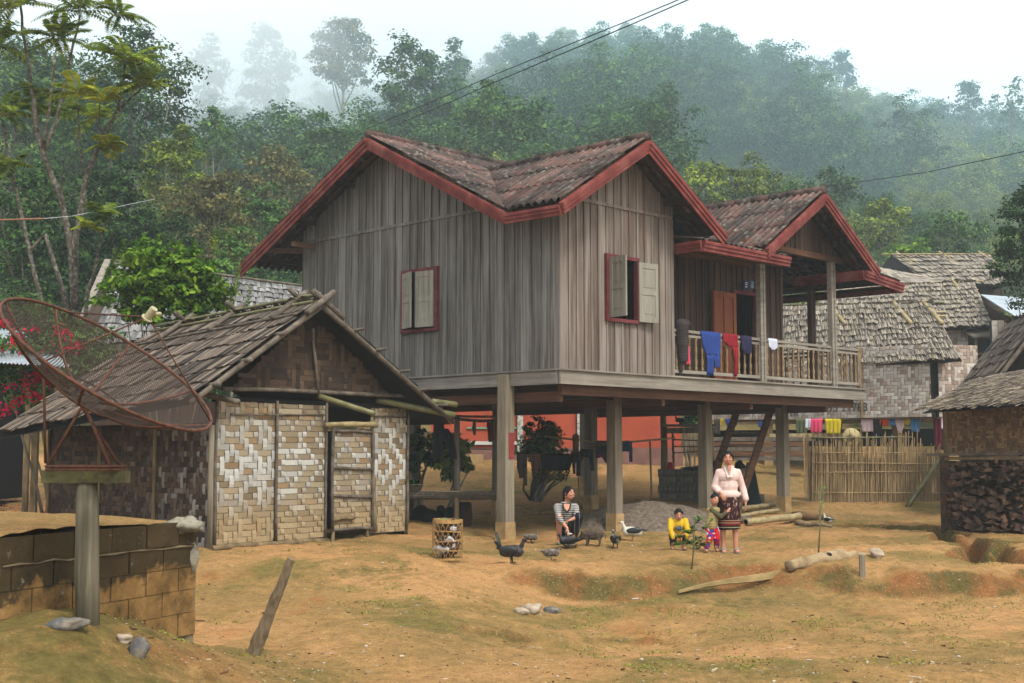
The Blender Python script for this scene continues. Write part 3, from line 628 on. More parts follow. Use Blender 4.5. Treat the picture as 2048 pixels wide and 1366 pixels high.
for k, (dz, wd) in enumerate(((.05, .09), (.015, .11), (-.035, .10))):
    m = MB()
    for q in range(4 if k != 2 else 3): m.box((6.9 - wd / 2 + (q + .5) * wd / 4, 1.012, 4.98 + dz), (wd / 4 * .7, .006, .018 if k < 2 else .035))
    hb_(m, 'plate_marking', WHT, pl)
hb_(MB().box((7.12, 1.02, 5.01), (.10, .012, .15)), 'number_plate', M('pale_blue_enamel', rgb(60, 110, 140), rgb(140, 180, 190), (14, 14, 14), isl=0, bump=0), wp)
# porch posts (paired grey studs), railings, balusters
for u, v, zt in ((5.93, .04, 5.25), (8.62, .04, 5.62), (9.55, 1.1, 5.1), (9.6, 4.2, 5.1)):
    p = MB(); p.box((u - .028, v, (2.85 + zt) / 2), (.085, .11, zt - 2.85)); p.box((u + .066, v - .01, (2.85 + zt) / 2), (.06, .10, zt - 2.85)); hb_(p, 'porch_post', W_FASX if u < 9 else W_D)
bprof = [(.016, 0), (.024, .01), (.024, .08), (.014, .1), (.026, .16), (.028, .2), (.014, .27), (.018, .3), (.013, .33), (.024, .38), (.026, .44), (.014, .5), (.022, .53), (.014, .56), (.024, .58), (.024, .66)]
def railing(a, b, n):
    a = Vector((*a, 0)); b = Vector((*b, 0)); up = Vector((0, 0, 1)); m = MB()
    m.beam(a + up * 3.72, b + up * 3.72, .075, .05); m.beam(a + up * 3.635, b + up * 3.635, .05, .045); m.beam(a + up * 2.975, b + up * 2.975, .06, .06)
    for q in (a, b): m.beam(q + up * 2.95, q + up * 3.745, .05, .05, up=(0, 1, 0))
    r = hb_(m, 'railing', W_FASX)
    for i in range(n):
        p = lerp(a, b, (i + .5) / n); hb_(MB().lathe([(q * 1.1, z * .97) for q, z in bprof], (p.x, p.y, 2.99), 8), 'baluster', W_RAIL, r, smooth=True)
    return r
railing((3.1, .05), (5.86, .05), 14); railing((6.05, .05), (8.54, .05), 13); railing((8.72, .05), (9.68, .05), 5); railing((9.70, .14), (9.70, 1.04), 5); railing((9.70, 1.2), (9.70, 4.1), 15)
nw = MB().lathe([(.05, 0), (.05, .14), (.028, .18), (.05, .28), (.055, .36), (.03, .46), (.045, .5), (.03, .54), (.05, .62), (.05, .78), (.02, .80), (.046, .85), (.03, .9), (.004, .915)], (9.72, .04, 2.86), 10); hb_(nw, 'newel_post', W_RAIL, smooth=True)
# ------------------------------------------------------------------ roofs
def corrug(name, o, e, L, s, zf, S0, S1, mat=TILE, pitch=.17, amp=.034, courses=3, thick=.012, parent=None):
    """Wavy tile sheets. o: plan origin of the eave line, e: unit plan direction along the eave, s: unit plan direction up the slope,
    zf(dist) height, S0(t)/S1: plan distance from the eave where the sheets start / end. Courses overlap with a small step."""
    e = Vector((*e, 0)); s = Vector((*s, 0)); o = Vector((*o, 0)); n = max(8, int(L / pitch * 6)); V = []; Q = []; CC = []; rr = random.Random(len(name) + int(L * 100))
    for c in range(courses):
        base = len(V); f0 = c / courses; f1 = (c + 1) / courses + (.05 if c < courses - 1 else 0); rows = 3
        for i in range(n + 1):
            t = L * i / n; sheet = int(t / (pitch * 5.0)); rr.seed(sheet * 17 + c); j = rr.uniform(-.025, .025); dz = rr.uniform(-.008, .012)
            a0 = S1 * f0 + j - (.04 if c == 0 else 0); a1 = S1 * f1; st = S0(t); a0 = max(a0, st); a1 = max(a1, st)
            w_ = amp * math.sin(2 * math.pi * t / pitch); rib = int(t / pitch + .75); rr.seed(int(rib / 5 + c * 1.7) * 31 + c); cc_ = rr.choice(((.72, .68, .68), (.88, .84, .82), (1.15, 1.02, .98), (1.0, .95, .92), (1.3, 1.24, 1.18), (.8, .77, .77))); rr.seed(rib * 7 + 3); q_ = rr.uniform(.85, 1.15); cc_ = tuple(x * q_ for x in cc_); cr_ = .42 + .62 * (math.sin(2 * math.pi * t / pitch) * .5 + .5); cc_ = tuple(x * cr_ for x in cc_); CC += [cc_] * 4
            for k in range(rows):
                q = lerp(a0, a1, k / (rows - 1)); lift = .030 * (1 - k / (rows - 1)) * (c > 0) + .012 + dz
                p = o + e * t + s * q; V.append((p.x, p.y, zf(q) + w_ + lift))
            p = o + e * t + s * a0; V.append((p.x, p.y, zf(a0) + w_ + .012 + dz + .03 * (c > 0) - thick))
        R_ = rows + 1
        for i in range(n):
            st = S0(L * (i + .5) / n)
            if S1 * f1 <= st + .01: continue
            a = base + i * R_; b = a + R_
            for k in range(rows - 1): Q.append((a + k, b + k, b + k + 1, a + k + 1))
            Q.append((a + 3, b + 3, b, a))
    m = MB(); m.add(V, Q); m.c = CC; return hb_(m, name, mat, parent, smooth=True, color=True)
OV = .65
# roof A (ridge along u at v = 4.23), front slope with the valley cut out, back slope
def cutA(t):
    u = -OV + t
    return max(0, (zB(u) - 5.50) / SA1) if -.68 < u < 3.77 else 0
corrug('tile_roof', (-OV, .60), (1, 0), 9.75, (0, 1), lambda q: 5.50 + q * SA1, cutA, 3.63)
corrug('tile_roof', (-OV, 8.36), (1, 0), 9.75, (0, -1), lambda q: 5.36 + q * SA2, lambda t: 0, 4.13)
def cutB(t):
    v = -OV + t
    return max(0, (zA(v) - 5.50) / SB) if v > .6 else 0
corrug('tile_roof', (-.68, -OV), (0, 1), 3.9, (1, 0), lambda q: 5.50 + q * SB, cutB, 2.23)
corrug('tile_roof', (3.78, -OV), (0, 1), 3.9, (-1, 0), lambda q: 5.50 + q * SB, cutB, 2.23)
sc_ = (6.78 - 5.42) / 2.14
corrug('tile_roof', (5.12, -OV), (0, 1), 4.2, (1, 0), lambda q: 5.42 + q * sc_, lambda t: 0, 2.14)
corrug('tile_roof', (9.40, -OV), (0, 1), 4.2, (-1, 0), lambda q: 5.42 + q * sc_, lambda t: 0, 2.14)
corrug('lean_to_roof', (3.14, -.60), (1, 0), 2.86, (0, 1), lambda q: 5.31 + q * .16, lambda t: 0, 1.5, courses=1)
corrug('lean_to_roof', (10.56, -.60), (0, 1), 7.6, (-1, 0), lambda q: 5.24 + q * .075, lambda t: 0, 1.68, courses=1)
def ridge(a, b):
    m = MB(); a = Vector(a); b = Vector(b); L = (b - a).length; n = int(L / .42)
    for i in range(n):
        p = lerp(a, b, i / n); q = lerp(a, b, (i + 1.08) / n); m.tube([p + Vector((0, 0, -.045)), q + Vector((0, 0, -.035))], [.095, .085], 9)
    m.c = [(.8, .78, .76)] * len(m.v); r = hb_(m, 'ridge_cap', TILE, smooth=True, color=True)
    g = MB(); rr = random.Random(3)
    for i in range(int(L * 14)):
        p = lerp(a, b, rr.random()) + Vector((rr.uniform(-.09, .09), rr.uniform(-.09, .09), .05 + rr.uniform(0, .03))); s_ = rr.uniform(.012, .03)
        g.ell(p, (s_, s_, s_ * .6), n=5, m=4)
    hb_(g, 'ridge_moss', MOSS, r)
ridge((-OV, 4.23, 7.44), (9.1, 4.23, 7.44)); ridge((1.55, -OV, 6.94), (1.55, 3.3, 6.94)); ridge((7.26, -OV, 6.85), (7.26, 3.2, 6.85))
# verge boards: stepped red fascias
def verge(a, b, name='barge_board', h=.20, nrm=(0, -1, 0)):
    a = Vector(a); b = Vector(b); nrm = Vector(nrm); m = MB(); d = b - a
    m.beam(a + nrm * .012, b + nrm * .012, .025, h, up=Vector((0, 0, 1)))
    m.beam(a + nrm * .036 + Vector((0, 0, h * .16)), b + nrm * .036 + Vector((0, 0, h * .16)), .022, h * .62); m.beam(a + nrm * .056 + Vector((0, 0, h * .34)), b + nrm * .056 + Vector((0, 0, h * .34)), .018, h * .3)
    return hb_(m, name, RED)
g_ = -.13
verge((-.64, 4.23, 7.36 + g_), (-.64, .60, 5.48 + g_), nrm=(-1, 0, 0)); verge((-.64, 4.23, 7.36 + g_), (-.64, 8.36, 5.34 + g_), nrm=(-1, 0, 0), h=.24)
verge((-.665, .60, 5.47 + g_), (-.665, -.65, 5.46 + g_), nrm=(-1, 0, 0), h=.17)
verge((1.55, -.645, 6.86 + g_), (-.68, -.645, 5.48 + g_)); verge((1.55, -.645, 6.86 + g_), (3.78, -.645, 5.48 + g_), h=.22)
verge((7.26, -.645, 6.76 + g_), (5.12, -.645, 5.40 + g_)); verge((7.26, -.645, 6.76 + g_), (9.40, -.645, 5.40 + g_), h=.22)
verge((3.14, -.60, 5.20), (5.98, -.60, 5.20), h=.19); verge((3.13, -.60, 5.20), (3.13, -.02, 5.20), h=.19, nrm=(-1, 0, 0))
verge((8.90, -.60, 5.23), (10.56, -.60, 5.10), h=.2); verge((8.89, -.60, 5.23), (8.89, 1.1, 5.24), h=.2, nrm=(-1, 0, 0)); verge((10.55, -.60, 5.10), (10.55, 6.9, 5.10), h=.19, nrm=(1, 0, 0))
# rafters and purlins under the overhangs
rf = MB()
for v in (.75, 1.9, 3.1, 4.15, 5.4, 6.6, 7.9): rf.box((4.2, v, zA(v) - .12), (9.6, .05, .08))
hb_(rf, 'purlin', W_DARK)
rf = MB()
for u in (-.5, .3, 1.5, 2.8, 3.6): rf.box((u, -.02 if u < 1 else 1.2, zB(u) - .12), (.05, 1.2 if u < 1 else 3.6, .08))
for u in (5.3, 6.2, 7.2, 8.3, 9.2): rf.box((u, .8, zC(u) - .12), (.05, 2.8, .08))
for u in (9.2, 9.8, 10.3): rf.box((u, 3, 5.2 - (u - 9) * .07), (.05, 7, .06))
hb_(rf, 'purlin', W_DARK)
for p_, q_ in (((-.6, 6.6, 5.62), (.2, 6.6, 5.62)), ((-.6, 7.6, 5.60), (.2, 7.0, 5.6)), ((3.1, -.45, 5.16), (5.9, -.45, 5.16)), ((3.1, .2, 5.2), (5.9, .2, 5.2))): hb_(MB().beam(p_, q_, .06, .1), 'rafter', W_BEAM)
# porch gable (roof C) boards and its tie beam
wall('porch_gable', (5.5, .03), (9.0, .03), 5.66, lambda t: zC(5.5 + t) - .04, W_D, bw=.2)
hb_(MB().box((7.2, .02, 5.60), (3.7, .12, .12)), 'tie_beam', W_BEAM); hb_(MB().box((5.85, .5, 5.5), (.08, 1.2, .1)), 'tie_beam', W_FASY)
# stair
st = MB(); A0 = Vector((8.75, 1.62, 2.62)); 
def strg(u0, v0, u1, v1, zt, zb): return Vector((u0, v0, zt)), Vector((u1, v1, zb))
for v_ in (1.62, 2.5):
    gp = hw(7.3, v_); m = MB().beam((8.78, v_, 2.62), (7.28, v_, G(gp.x, gp.y) + .02), .05, .2); hb_(m, 'stair_stringer', W_BEAM)
gp = G(hw(7.3, 2).x, hw(7.3, 2).y)
for i in range(9):
    t = (i + .6) / 9; hb_(MB().box((lerp(8.78, 7.28, t), 2.06, lerp(2.62, gp, t)), (.2, .82, .03)), 'stair_tread', W_POST)
# ================================================================== WOVEN WALLS, SHINGLES, THATCH
def weave(mb, O, ex, ez, n, W, H, sw, pal, rnd, top=None, over=(2, 2), stain=None, white=None, th=.006, fold=True):
    """Twilled split-bamboo panel made of separate strips. ex, ez: unit vectors in the panel; n: outward normal. top(t): height limit at t."""
    O = Vector(O); ex = Vector(ex); ez = Vector(ez); n = Vector(n); nx_, nz_ = int(W / sw), int(H / sw) + 1
    per = over[0] + over[1]
    def col(t, z, vert):
        b = rnd.choice(pal); k = rnd.uniform(.8, 1.15)
        wv = 0
        if white: w0 = white(t, z); wv = max(0, min(1, w0 * 1.2 + rnd.uniform(-.25, .25))) if vert else (max(0, min(1, w0 + rnd.uniform(-.3, .3))) if rnd.random() < .22 else 0)
        c = [lerp(x, y, wv) * k for x, y in zip(b, rgb(186, 184, 176))]
        if stain:
            s_, sc = stain(t, z); c = [lerp(x, y, s_) for x, y in zip(c, sc)]
        return tuple(c)
    def strip(t0, t1, z0, z1, vert):
        if top: z1 = min(z1, top((t0 + t1) / 2))
        t1 = min(t1, W); z1 = min(z1, H)
        if z1 - z0 < sw * .2 or t1 - t0 < sw * .2: return
        g = sw * .04; c = col((t0 + t1) / 2, (z0 + z1) / 2, vert); j = rnd.uniform(-.001, .002)
        if vert: # bulge in the middle rows
            zs = [z0, lerp(z0, z1, .25), lerp(z0, z1, .75), z1]; bs = [-.004, th, th, -.004]
            P = [O + ex * tt + ez * z + n * (b + j) for z, b in zip(zs, bs) for tt in (t0 + g, t1 - g)]
        else:
            ts = [t0, lerp(t0, t1, .25), lerp(t0, t1, .75), t1]; bs = [-.004, th, th, -.004]
            P = [O + ex * tt + ez * z + n * (b + j) for tt, b in zip(ts, bs) for z in (z1 - g, z0 + g)]
        mb.add(P, [(0, 1, 3, 2), (2, 3, 5, 4), (4, 5, 7, 6)], c)
    fo_ = lambda q, p: abs((q + p // 3) % p - p // 2)
    pz_ = 22 if fold else 0; hor = (lambda i, j: ((fo_(i, 14) + fo_(j, 10)) % per) < over[0]) if fold else (lambda i, j: ((i + j) % per) < over[0])
    for j in range(nz_):
        i = 0
        while i <= nx_:
            if hor(i, j):
                i1 = i
                while i1 <= nx_ and hor(i1, j) and i1 - i < 4: i1 += 1
                strip(i * sw, i1 * sw, j * sw, (j + 1) * sw, False); i = i1
            else: i += 1
    for i in range(nx_ + 1):
        # cells where the vertical strip is on top
        j = 0
        while j < nz_:
            if not hor(i, j):
                j1 = j
                while j1 < nz_ and not hor(i, j1) and j1 - j < 4: j1 += 1
                strip(i * sw, (i + 1) * sw, j * sw, j1 * sw, True); j = j1
            else: j += 1
    P = [O + ex * 0 - n * .012, O + ex * W - n * .012]
    m = 14; vs = []
    for k in range(m + 1):
        t = W * k / m; h = min(H, top(t)) if top else H
        vs += [O + ex * t - n * .010, O + ex * t + ez * h - n * .010]
    mb.add(vs, [(2 * k, 2 * k + 2, 2 * k + 3, 2 * k + 1) for k in range(m)], rgb(60, 44, 30))
def shingles(mb, a0, a1, b0, b1, rows, sw, ln, pal, rnd, lift=.03, ragged=.06, th=.012, poly=None):
    """Split-bamboo shingle / thatch courses. a0-a1: eave corners, b0-b1: ridge corners (Vectors)."""
    a0, a1, b0, b1 = map(Vector, (a0, a1, b0, b1)); n = (a1 - a0).cross(b0 - a0).normalized(); n = n if n.z > 0 else -n
    for r in range(rows):
        f = r / rows; E0 = lerp(a0, b0, f); E1 = lerp(a1, b1, f); L = (E1 - E0).length; k = max(4, int(L / sw)); wob = rnd.uniform(0, 9)
        up0 = (b0 - a0).normalized(); up1 = (b1 - a1).normalized(); slen = (lerp(b0, b1, .5) - lerp(a0, a1, .5)).length
        for i in range(k):
            t = (i + .5) / k; p = lerp(E0, E1, t); up = lerp(up0, up1, t).normalized(); sd = (E1 - E0).normalized()
            tw = rnd.uniform(-.06, .06); upt = (up + sd * tw).normalized(); w_ = sw * rnd.uniform(.42, .66)
            bot = p - up * (rnd.uniform(-ragged, ragged) * .6 + ragged * .5 * math.sin(i * .37 + wob)); l_ = min(ln * rnd.uniform(.9, 1.1), (1 - f) * slen + .12)
            hb = lift * rnd.uniform(.7, 1.5); c = rnd.choice(pal); s = rnd.uniform(.7, 1.25); c = tuple(x * s for x in c); cu = rnd.uniform(.2, 1) * th
            P = []
            for q, h in ((0, hb), (.5, hb * .62), (1, .004)):
                for e, hh in ((-1, 0), (0, cu), (1, 0)): P.append(bot + upt * (l_ * q) + sd * (w_ * e) + n * (h + hh))
            P += [P[0] - n * th, P[1] - n * th, P[2] - n * th]
            mb.add(P, [(0, 1, 4, 3), (1, 2, 5, 4), (3, 4, 7, 6), (4, 5, 8, 7), (9, 10, 1, 0), (10, 11, 2, 1)], c)
    mb.quad(a0 - n * .03, a1 - n * .03, b1 - n * .03, b0 - n * .03, rgb(40, 32, 26))
PAL_HUT = [rgb(*c) for c in ((98, 88, 78), (116, 104, 92), (84, 74, 66), (132, 118, 104), (70, 62, 56), (108, 92, 78))]
PAL_TH = [rgb(*c) for c in ((152, 142, 128), (142, 132, 118), (162, 152, 136), (134, 126, 114), (150, 142, 130), (160, 148, 128))]
PAL_W = [rgb(*c) for c in ((142, 128, 104), (152, 136, 110), (130, 114, 90), (160, 146, 120), (146, 122, 92))]
PAL_WD = [rgb(*c) for c in ((66, 52, 41), (78, 60, 47), (56, 44, 36), (88, 70, 54))]
PAL_WW = [rgb(*c) for c in ((170, 156, 142), (184, 174, 162), (156, 138, 124), (194, 188, 178), (148, 128, 114))]
# ================================================================== NEAR HUT
rd = random.Random(21)
FL = Vector((-4.17, 18.0)); FR = Vector((-1.76, 21.2)); fd = (FR - FL).normalized(); sd_ = Vector((-.766, .643))
gl, gr_ = .13, .17
hut = thing('bamboo_hut', 'low woven bamboo hut with split bamboo roof and a patched door, beside the stilt house', 'hut', (FL.x, FL.y, gl))
def P3(p, z): return Vector((p.x, p.y, z))
nrm = Vector((fd.y, -fd.x, 0)); WL = (FR - FL).length
def muds(t, z): s = max(0, min(1, (.75 - z) / .75)) * .75; return s * .8, rgb(180, 154, 110)
def whut(t, z): return (1.15 - abs(z - 1.15) * 1.25) * (1 - .45 * max(0, (t - 2.2) / 1.8)) if z < 1.8 else .05
ez = Vector((0, 0, 1)); ex = Vector((fd.x, fd.y, 0))
m = MB(); weave(m, P3(FL, gl + .10) + nrm * .02, ex, ez, nrm, 1.12, 2.02, .088, PAL_W, rd, stain=muds, white=whut, over=(2, 2)); m.build('wall_panel', WEAVE, hut, color=True)
m = MB(); weave(m, P3(FL, gl + .10) + ex * 1.15 + nrm * .035, ex, ez, nrm, .98, 2.0, .084, PAL_W, rd, stain=muds, white=whut, over=(3, 1)); m.build('wall_panel', WEAVE, hut, color=True)
m = MB(); weave(m, P3(FL, gl + .10) + ex * 3.16 + nrm * .02, ex, ez, nrm, .84, 2.0, .084, PAL_W, rd, stain=muds, white=lambda t, z: whut(t, z) * .9, over=(2, 2)); m.build('wall_panel', WEAVE, hut, color=True)
dr = MB(); weave(dr, P3(FL, gl + .2) + ex * 2.24 + nrm * .09, ex, ez, nrm, .88, 1.55, .084, PAL_W, rd, stain=muds, white=lambda t, z: whut(t, z) * .7, over=(3, 1)); do = dr.build('door', WEAVE, hut, color=True)
O = P3(FL, gl)
def fb2(t0, z0, t1, z1, r=.022, off=.06, mat=BAMBD, nm='batten', par=hut, jit=.02):
    a = O + ex * t0 + ez * z0 + nrm * off; b = O + ex * t1 + ez * z1 + nrm * off; k = [lerp(a, b, i / 4) + Vector((rd.uniform(-jit, jit), rd.uniform(-jit, jit), rd.uniform(-jit, jit))) * .5 for i in range(5)]
    return MB().tube(k, [r * rd.uniform(.85, 1.1) for _ in k], 7).build(nm, mat, par, smooth=True)
for a in ((2.22, .2, 2.22, 1.8), (3.12, .15, 3.10, 1.85), (2.2, .2, 3.1, .2), (2.2, .72, 3.1, .68), (2.2, 1.15, 3.1, 1.12), (2.2, 1.72, 3.12, 1.70)): fb2(*a, r=.026, off=.12, par=do, nm='door_frame')
fb2(2.24, .36, 2.7, .38, r=.03, off=.14, mat=STICK, par=do, nm='door_frame')
fb2(2.05, 1.80, 3.18, 1.83, r=.045, off=.13, mat=BAMB, nm='lintel_pole')
for t in (0, 1.13, 2.14, 4.0): fb2(t, .05, t + rd.uniform(-.02, .02), 2.14, r=.024, off=.055)
fb2(3.16, .12, 3.14, 1.0, r=.045, off=.10, mat=STICK, nm='door_post'); fb2(.25, 1.92, 2.1, 1.95, r=.014, off=.05); fb2(3.2, 1.95, 4.0, 1.97, r=.014, off=.05)
fb2(-.02, .07, 2.2, .05, r=.05, off=.05, mat=STICK, nm='sill_log'); fb2(2.25, -.2, 2.25, .3, r=.03, off=.1, mat=STICK, nm='door_post'); fb2(3.02, -.2, 3.02, .25, r=.03, off=.1, mat=STICK, nm='door_post')
# side walls (dark woven), back wall, corner posts
BL = FL + Vector((sd_.x, sd_.y)) * 4.3; BR = FR + Vector((sd_.x, sd_.y)) * 4.3
sx = Vector((sd_.x, sd_.y, 0)); ns = Vector((-sd_.y, sd_.x, 0)) ; ns = ns if ns.dot(Vector((-1, -1, 0))) > 0 else -ns
m = MB(); weave(m, P3(FL, gl + .05) + ns * .01, sx, ez, ns, 4.3, 1.75, .075, PAL_WD, rd, white=lambda t, z: .2 * (1.2 - t) + .04, over=(2, 2)); m.build('side_wall', WEAVE, hut, color=True)
m = MB(); m.quad(P3(FR, 0), P3(BR, 0), P3(BR, 1.85), P3(FR, 1.9), PAL_WD[0]); m.quad(P3(BL, 0), P3(BR, 0), P3(BR, 1.9), P3(BL, 1.7), PAL_WD[0]); m.build('back_wall', WEAVE, hut, color=True)
for t in (0, 1.35, 2.8, 4.25):
    a = P3(FL + Vector((sd_.x, sd_.y)) * t, 0) + ns * .035; MB().tube([a, a + ez * 1.9], .03 if t else .045, 7).build('post', STICK if t else W_POST, hut, smooth=True)
# roof corners
pk = at(640, 600, 18.98); le = at(378, 797, 17.06); re = at(903, 838, 21.38); bpk = at(308, 664, 21.64); ble = at(-12, 868, 20.3); bre = re + Vector((sd_.x, sd_.y, 0)) * 4.3
m = MB(); shingles(m, le, ble, pk, bpk, 7, .085, .62, PAL_HUT, rd, lift=.035, ragged=.05); m.build('roof', SHING, hut, color=True)
m = MB(); shingles(m, re, bre, pk, bpk, 7, .085, .62, PAL_HUT, rd, lift=.035, ragged=.05); m.build('roof', SHING, hut, color=True)
dn = Vector((0, 0, -.09))
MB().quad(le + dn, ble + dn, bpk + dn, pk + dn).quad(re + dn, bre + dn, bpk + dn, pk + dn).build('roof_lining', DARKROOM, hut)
fw = nrm * .04
def pole(a, b, r0, r1, mat, par=hut, nm='roof_pole', sag=0, n=6):
    a = Vector(a); b = Vector(b); k = [lerp(a, b, i / n) + Vector((0, 0, -sag * 4 * (i / n) * (1 - i / n))) for i in range(n + 1)]
    return MB().tube(k, [lerp(r0, r1, i / n) for i in range(n + 1)], 8).build(nm, mat, par, smooth=True)
pole(pk + fw + dn, le + fw + dn * .6, .045, .04, BAMBD); pole(pk + fw + dn, re + fw + dn * .6, .045, .04, BAMBD)
dl_ = (le - pk).normalized(); dr_ = (re - pk).normalized(); rv = (bpk - pk).normalized()
pole(pk - dr_ * .22 - rv * .05, pk + dr_ * .5 - rv * .05, .05, .05, BAMBD); pole(pk - dl_ * .22 - rv * .12, pk + dl_ * .45 - rv * .12, .05, .05, BAMBD)
upr = Vector((0, 0, .06))
pole(lerp(pk, le, .06) + upr, lerp(bpk, ble, .03) + upr, .026, .02, BAMBG); pole(lerp(pk, le, .20) + upr, lerp(bpk, ble, .19) + upr, .026, .02, BAMBD); pole(pk + upr * 1.6, bpk + upr * 1.6, .03, .025, BAMBG)
for f in (.12, .48, .8): # short crossed props holding the ridge
    q = lerp(pk, bpk, f); pole(q - dl_ * .22 + upr * 1.5, q + dl_ * .62 + upr * 1.4, .045, .045, BAMBD); pole(q - dr_ * .2 + upr * 2, q + dr_ * .4 + upr, .04, .04, BAMBD)
for f in (.22, .38, .56, .72, .86): # purlin ends sticking out past the right slope
    q = lerp(pk, re, f) + dn * .4; pole(q - rv * .28 - fw * 0, q + rv * .5, .024, .024, BAMBD)
for f in (.35, .62, .85):
    q = lerp(pk, le, f) + dn * .4; pole(q - rv * .2, q + rv * .4, .034, .034, BAMBD)
# gable infill and cross poles
gz0 = gl + 2.28; gw0 = O + ex * .25 + nrm * .1
m = MB(); weave(m, Vector((gw0.x, gw0.y, gz0)), ex, ez, nrm, 3.3, 1.4, .085, PAL_WD, rd, top=lambda t: 1.3 - abs(t - 1.62) * .78, over=(3, 3)); m.build('gable_panel', WEAVE, hut, color=True)
fb2(.0, 2.28, 4.1, 2.30, r=.035, off=.14, nm='tie_pole'); fb2(1.85, 2.28, 1.72, 3.25, r=.025, off=.15, nm='tie_pole')
a = O + ex * 1.9 + ez * 2.24 + nrm * .1; pole(a, a + nrm * .85 + ex * .35 + Vector((0, 0, -.28)), .045, .04, BAMBG, nm='eave_pole')
a = O + ex * 3.3 + ez * 2.22; pole(a, re + Vector((.05, -.1, .06)), .05, .055, BAMBG, nm='eave_pole'); a = O + ex * -.1 + ez * 2.2; pole(a - nrm * .1, a + nrm * .5 + ex * .1 + Vector((0, 0, -.12)), .045, .04, BAMBD, nm='eave_pole')
pole(re - ex * .5 + Vector((0, 0, .28)), re + ex * .12 + Vector((0, 0, .24)), .045, .05, BAMBG, nm='eave_pole')
fb2(0, 2.12, 4.02, 2.12, r=.05, off=-.02, mat=DARKROOM, nm='top_plate')
# ================================================================== SATELLITE DISH ON ITS POST
def mesh_mat():
    k = NT('rusty_mesh', .8, .2); v = k.coord((1, 1, 1)); sp = k.n.new('ShaderNodeSeparateXYZ'); k.L(v, sp.inputs[0]); fs = []
    for i in (0, 1):
        s_ = k.math('SINE', k.math('MULTIPLY', sp.outputs[i], 6.283 / .012)); fs.append(k.math('GREATER_THAN', s_, .52))
    a = k.math('MAXIMUM', fs[0], fs[1]); k.L(a, k.b.inputs['Alpha']); return k.out(rgb(58, 46, 38))
MESH = mesh_mat()
pb = onground(178, 1246, 7, 12); PY = pb.y
post = thing('dish_post', 'thick weathered wooden post with a mossy cross plank, planted before the block wall', 'post', (pb.x, pb.y, pb.z))
tp = at(172, 962, PY)
MB().tube([Vector((pb.x, PY, pb.z - .15)), lerp(pb, tp, .35) + Vector((-.01, 0, 0)), lerp(pb, tp, .7) + Vector((.006, 0, 0)), tp], [.075, .08, .076, .07], 14).rough(.01, 5).build('post_trunk', wood('old_post_wood', rgb(56, 52, 42), rgb(92, 86, 70), rgb(130, 122, 102), 'z', .1, 20), post, smooth=True)
b = MB(); b.box(tp + Vector((0, 0, .03)), (.56, .16, .085)); b.build('cross_plank', M('mossy_plank', rgb(54, 56, 34), rgb(96, 92, 60), (9, 9, 9), rgb(120, 108, 84), bump=.5), post)
dish = thing('satellite_dish', 'large rusty see-through mesh satellite dish tilted on a tripod of iron rods', 'satellite dish', tp + Vector((0, 0, .08)))
rim_c = (at(22, 592, PY) + at(408, 862, PY)) / 2
ax = Vector((.545, -.15, .80)).normalized()
# rim radius from the photo's long axis
Rr = (at(22, 592, PY) - at(408, 862, PY)).length / 2 * .98
depth = .30; rim_c = Vector(rim_c) + Vector((0, .05, 0)); cv = rim_c - ax * depth
e1 = ax.orthogonal().normalized(); e1 = (Vector((1, 0, -.7)) - ax * Vector((1, 0, -.7)).dot(ax)).normalized(); e2 = ax.cross(e1)
def dp(r, th): return cv + ax * (depth * (r / Rr) ** 2) + (e1 * math.cos(th) + e2 * math.sin(th)) * r
V = [dp(Rr * i / 10, 2 * math.pi * k / 48) for i in range(11) for k in range(48)]
m = MB(); m.add(V, [(i * 48 + k, i * 48 + (k + 1) % 48, (i + 1) * 48 + (k + 1) % 48, (i + 1) * 48 + k) for i in range(10) for k in range(48)]); m.build('mesh_bowl', MESH, dish, smooth=True)
MB().tube([dp(Rr, 2 * math.pi * k / 60) for k in range(61)], .012, 7, False).build('rim', RUST, dish, smooth=True)
MB().tube([dp(Rr * .35, 2 * math.pi * k / 40) - ax * .01 for k in range(41)], .008, 6, False).build('inner_ring', RUST, dish, smooth=True)
for k in range(8): MB().tube([dp(Rr * q / 6, 2 * math.pi * (k + .3) / 8) - ax * .008 for q in range(1, 7)], .011, 6).build('rib', RUST, dish, smooth=True)
fh = at(296, 634, PY - .15); 
for th in (R(18), R(140), R(262)): MB().tube([dp(Rr, th), fh], .0055, 6).build('feed_rod', RUST, dish, smooth=True)
CREAM = M('cream_plastic', rgb(160, 152, 118), rgb(190, 182, 148), (20, 20, 20), isl=0, bump=.1, rough=.5)
m = MB(); q = (fh - cv).normalized(); Mq = q.to_track_quat('Z', 'Y').to_matrix()
m.lathe([(.042, -.015), (.042, -.008), (.027, -.006), (.027, .075), (.024, .08)], fh, 14, Mq); fo_ = m.build('feed_horn', CREAM, dish, smooth=False)
MB().tube([fh + Mq @ Vector((.02, 0, .03)), fh + Mq @ Vector((.09, 0, .04))], .014, 8).build('receiver', CREAM, fo_, smooth=True)
rc = tp + Vector((0, 0, .10)); ring = [rc + Vector((math.cos(t) * .27, math.sin(t) * .2, .0)) for t in np.linspace(0, 2 * math.pi, 33)]
MB().tube(ring, .010, 6, False).build('base_ring', RUST, dish, smooth=True); MB().tube([p + Vector((0, 0, -.022)) for p in ring], .008, 6, False).build('base_ring', RUST, dish, smooth=True)
hub = cv - ax * .04
for a_, e_ in (((-.27, -.03, .12), dp(Rr * .45, R(200))), ((-.25, -.06, .1), hub), ((.20, -.12, .1), hub), ((.13, .14, .1), hub), ((.22, .05, .1), hub + ax.cross(Vector((0, 1, 0))) * .06)):
    MB().tube([tp + Vector(a_), e_], .011, 6).build('leg', RUST, dish, smooth=True)
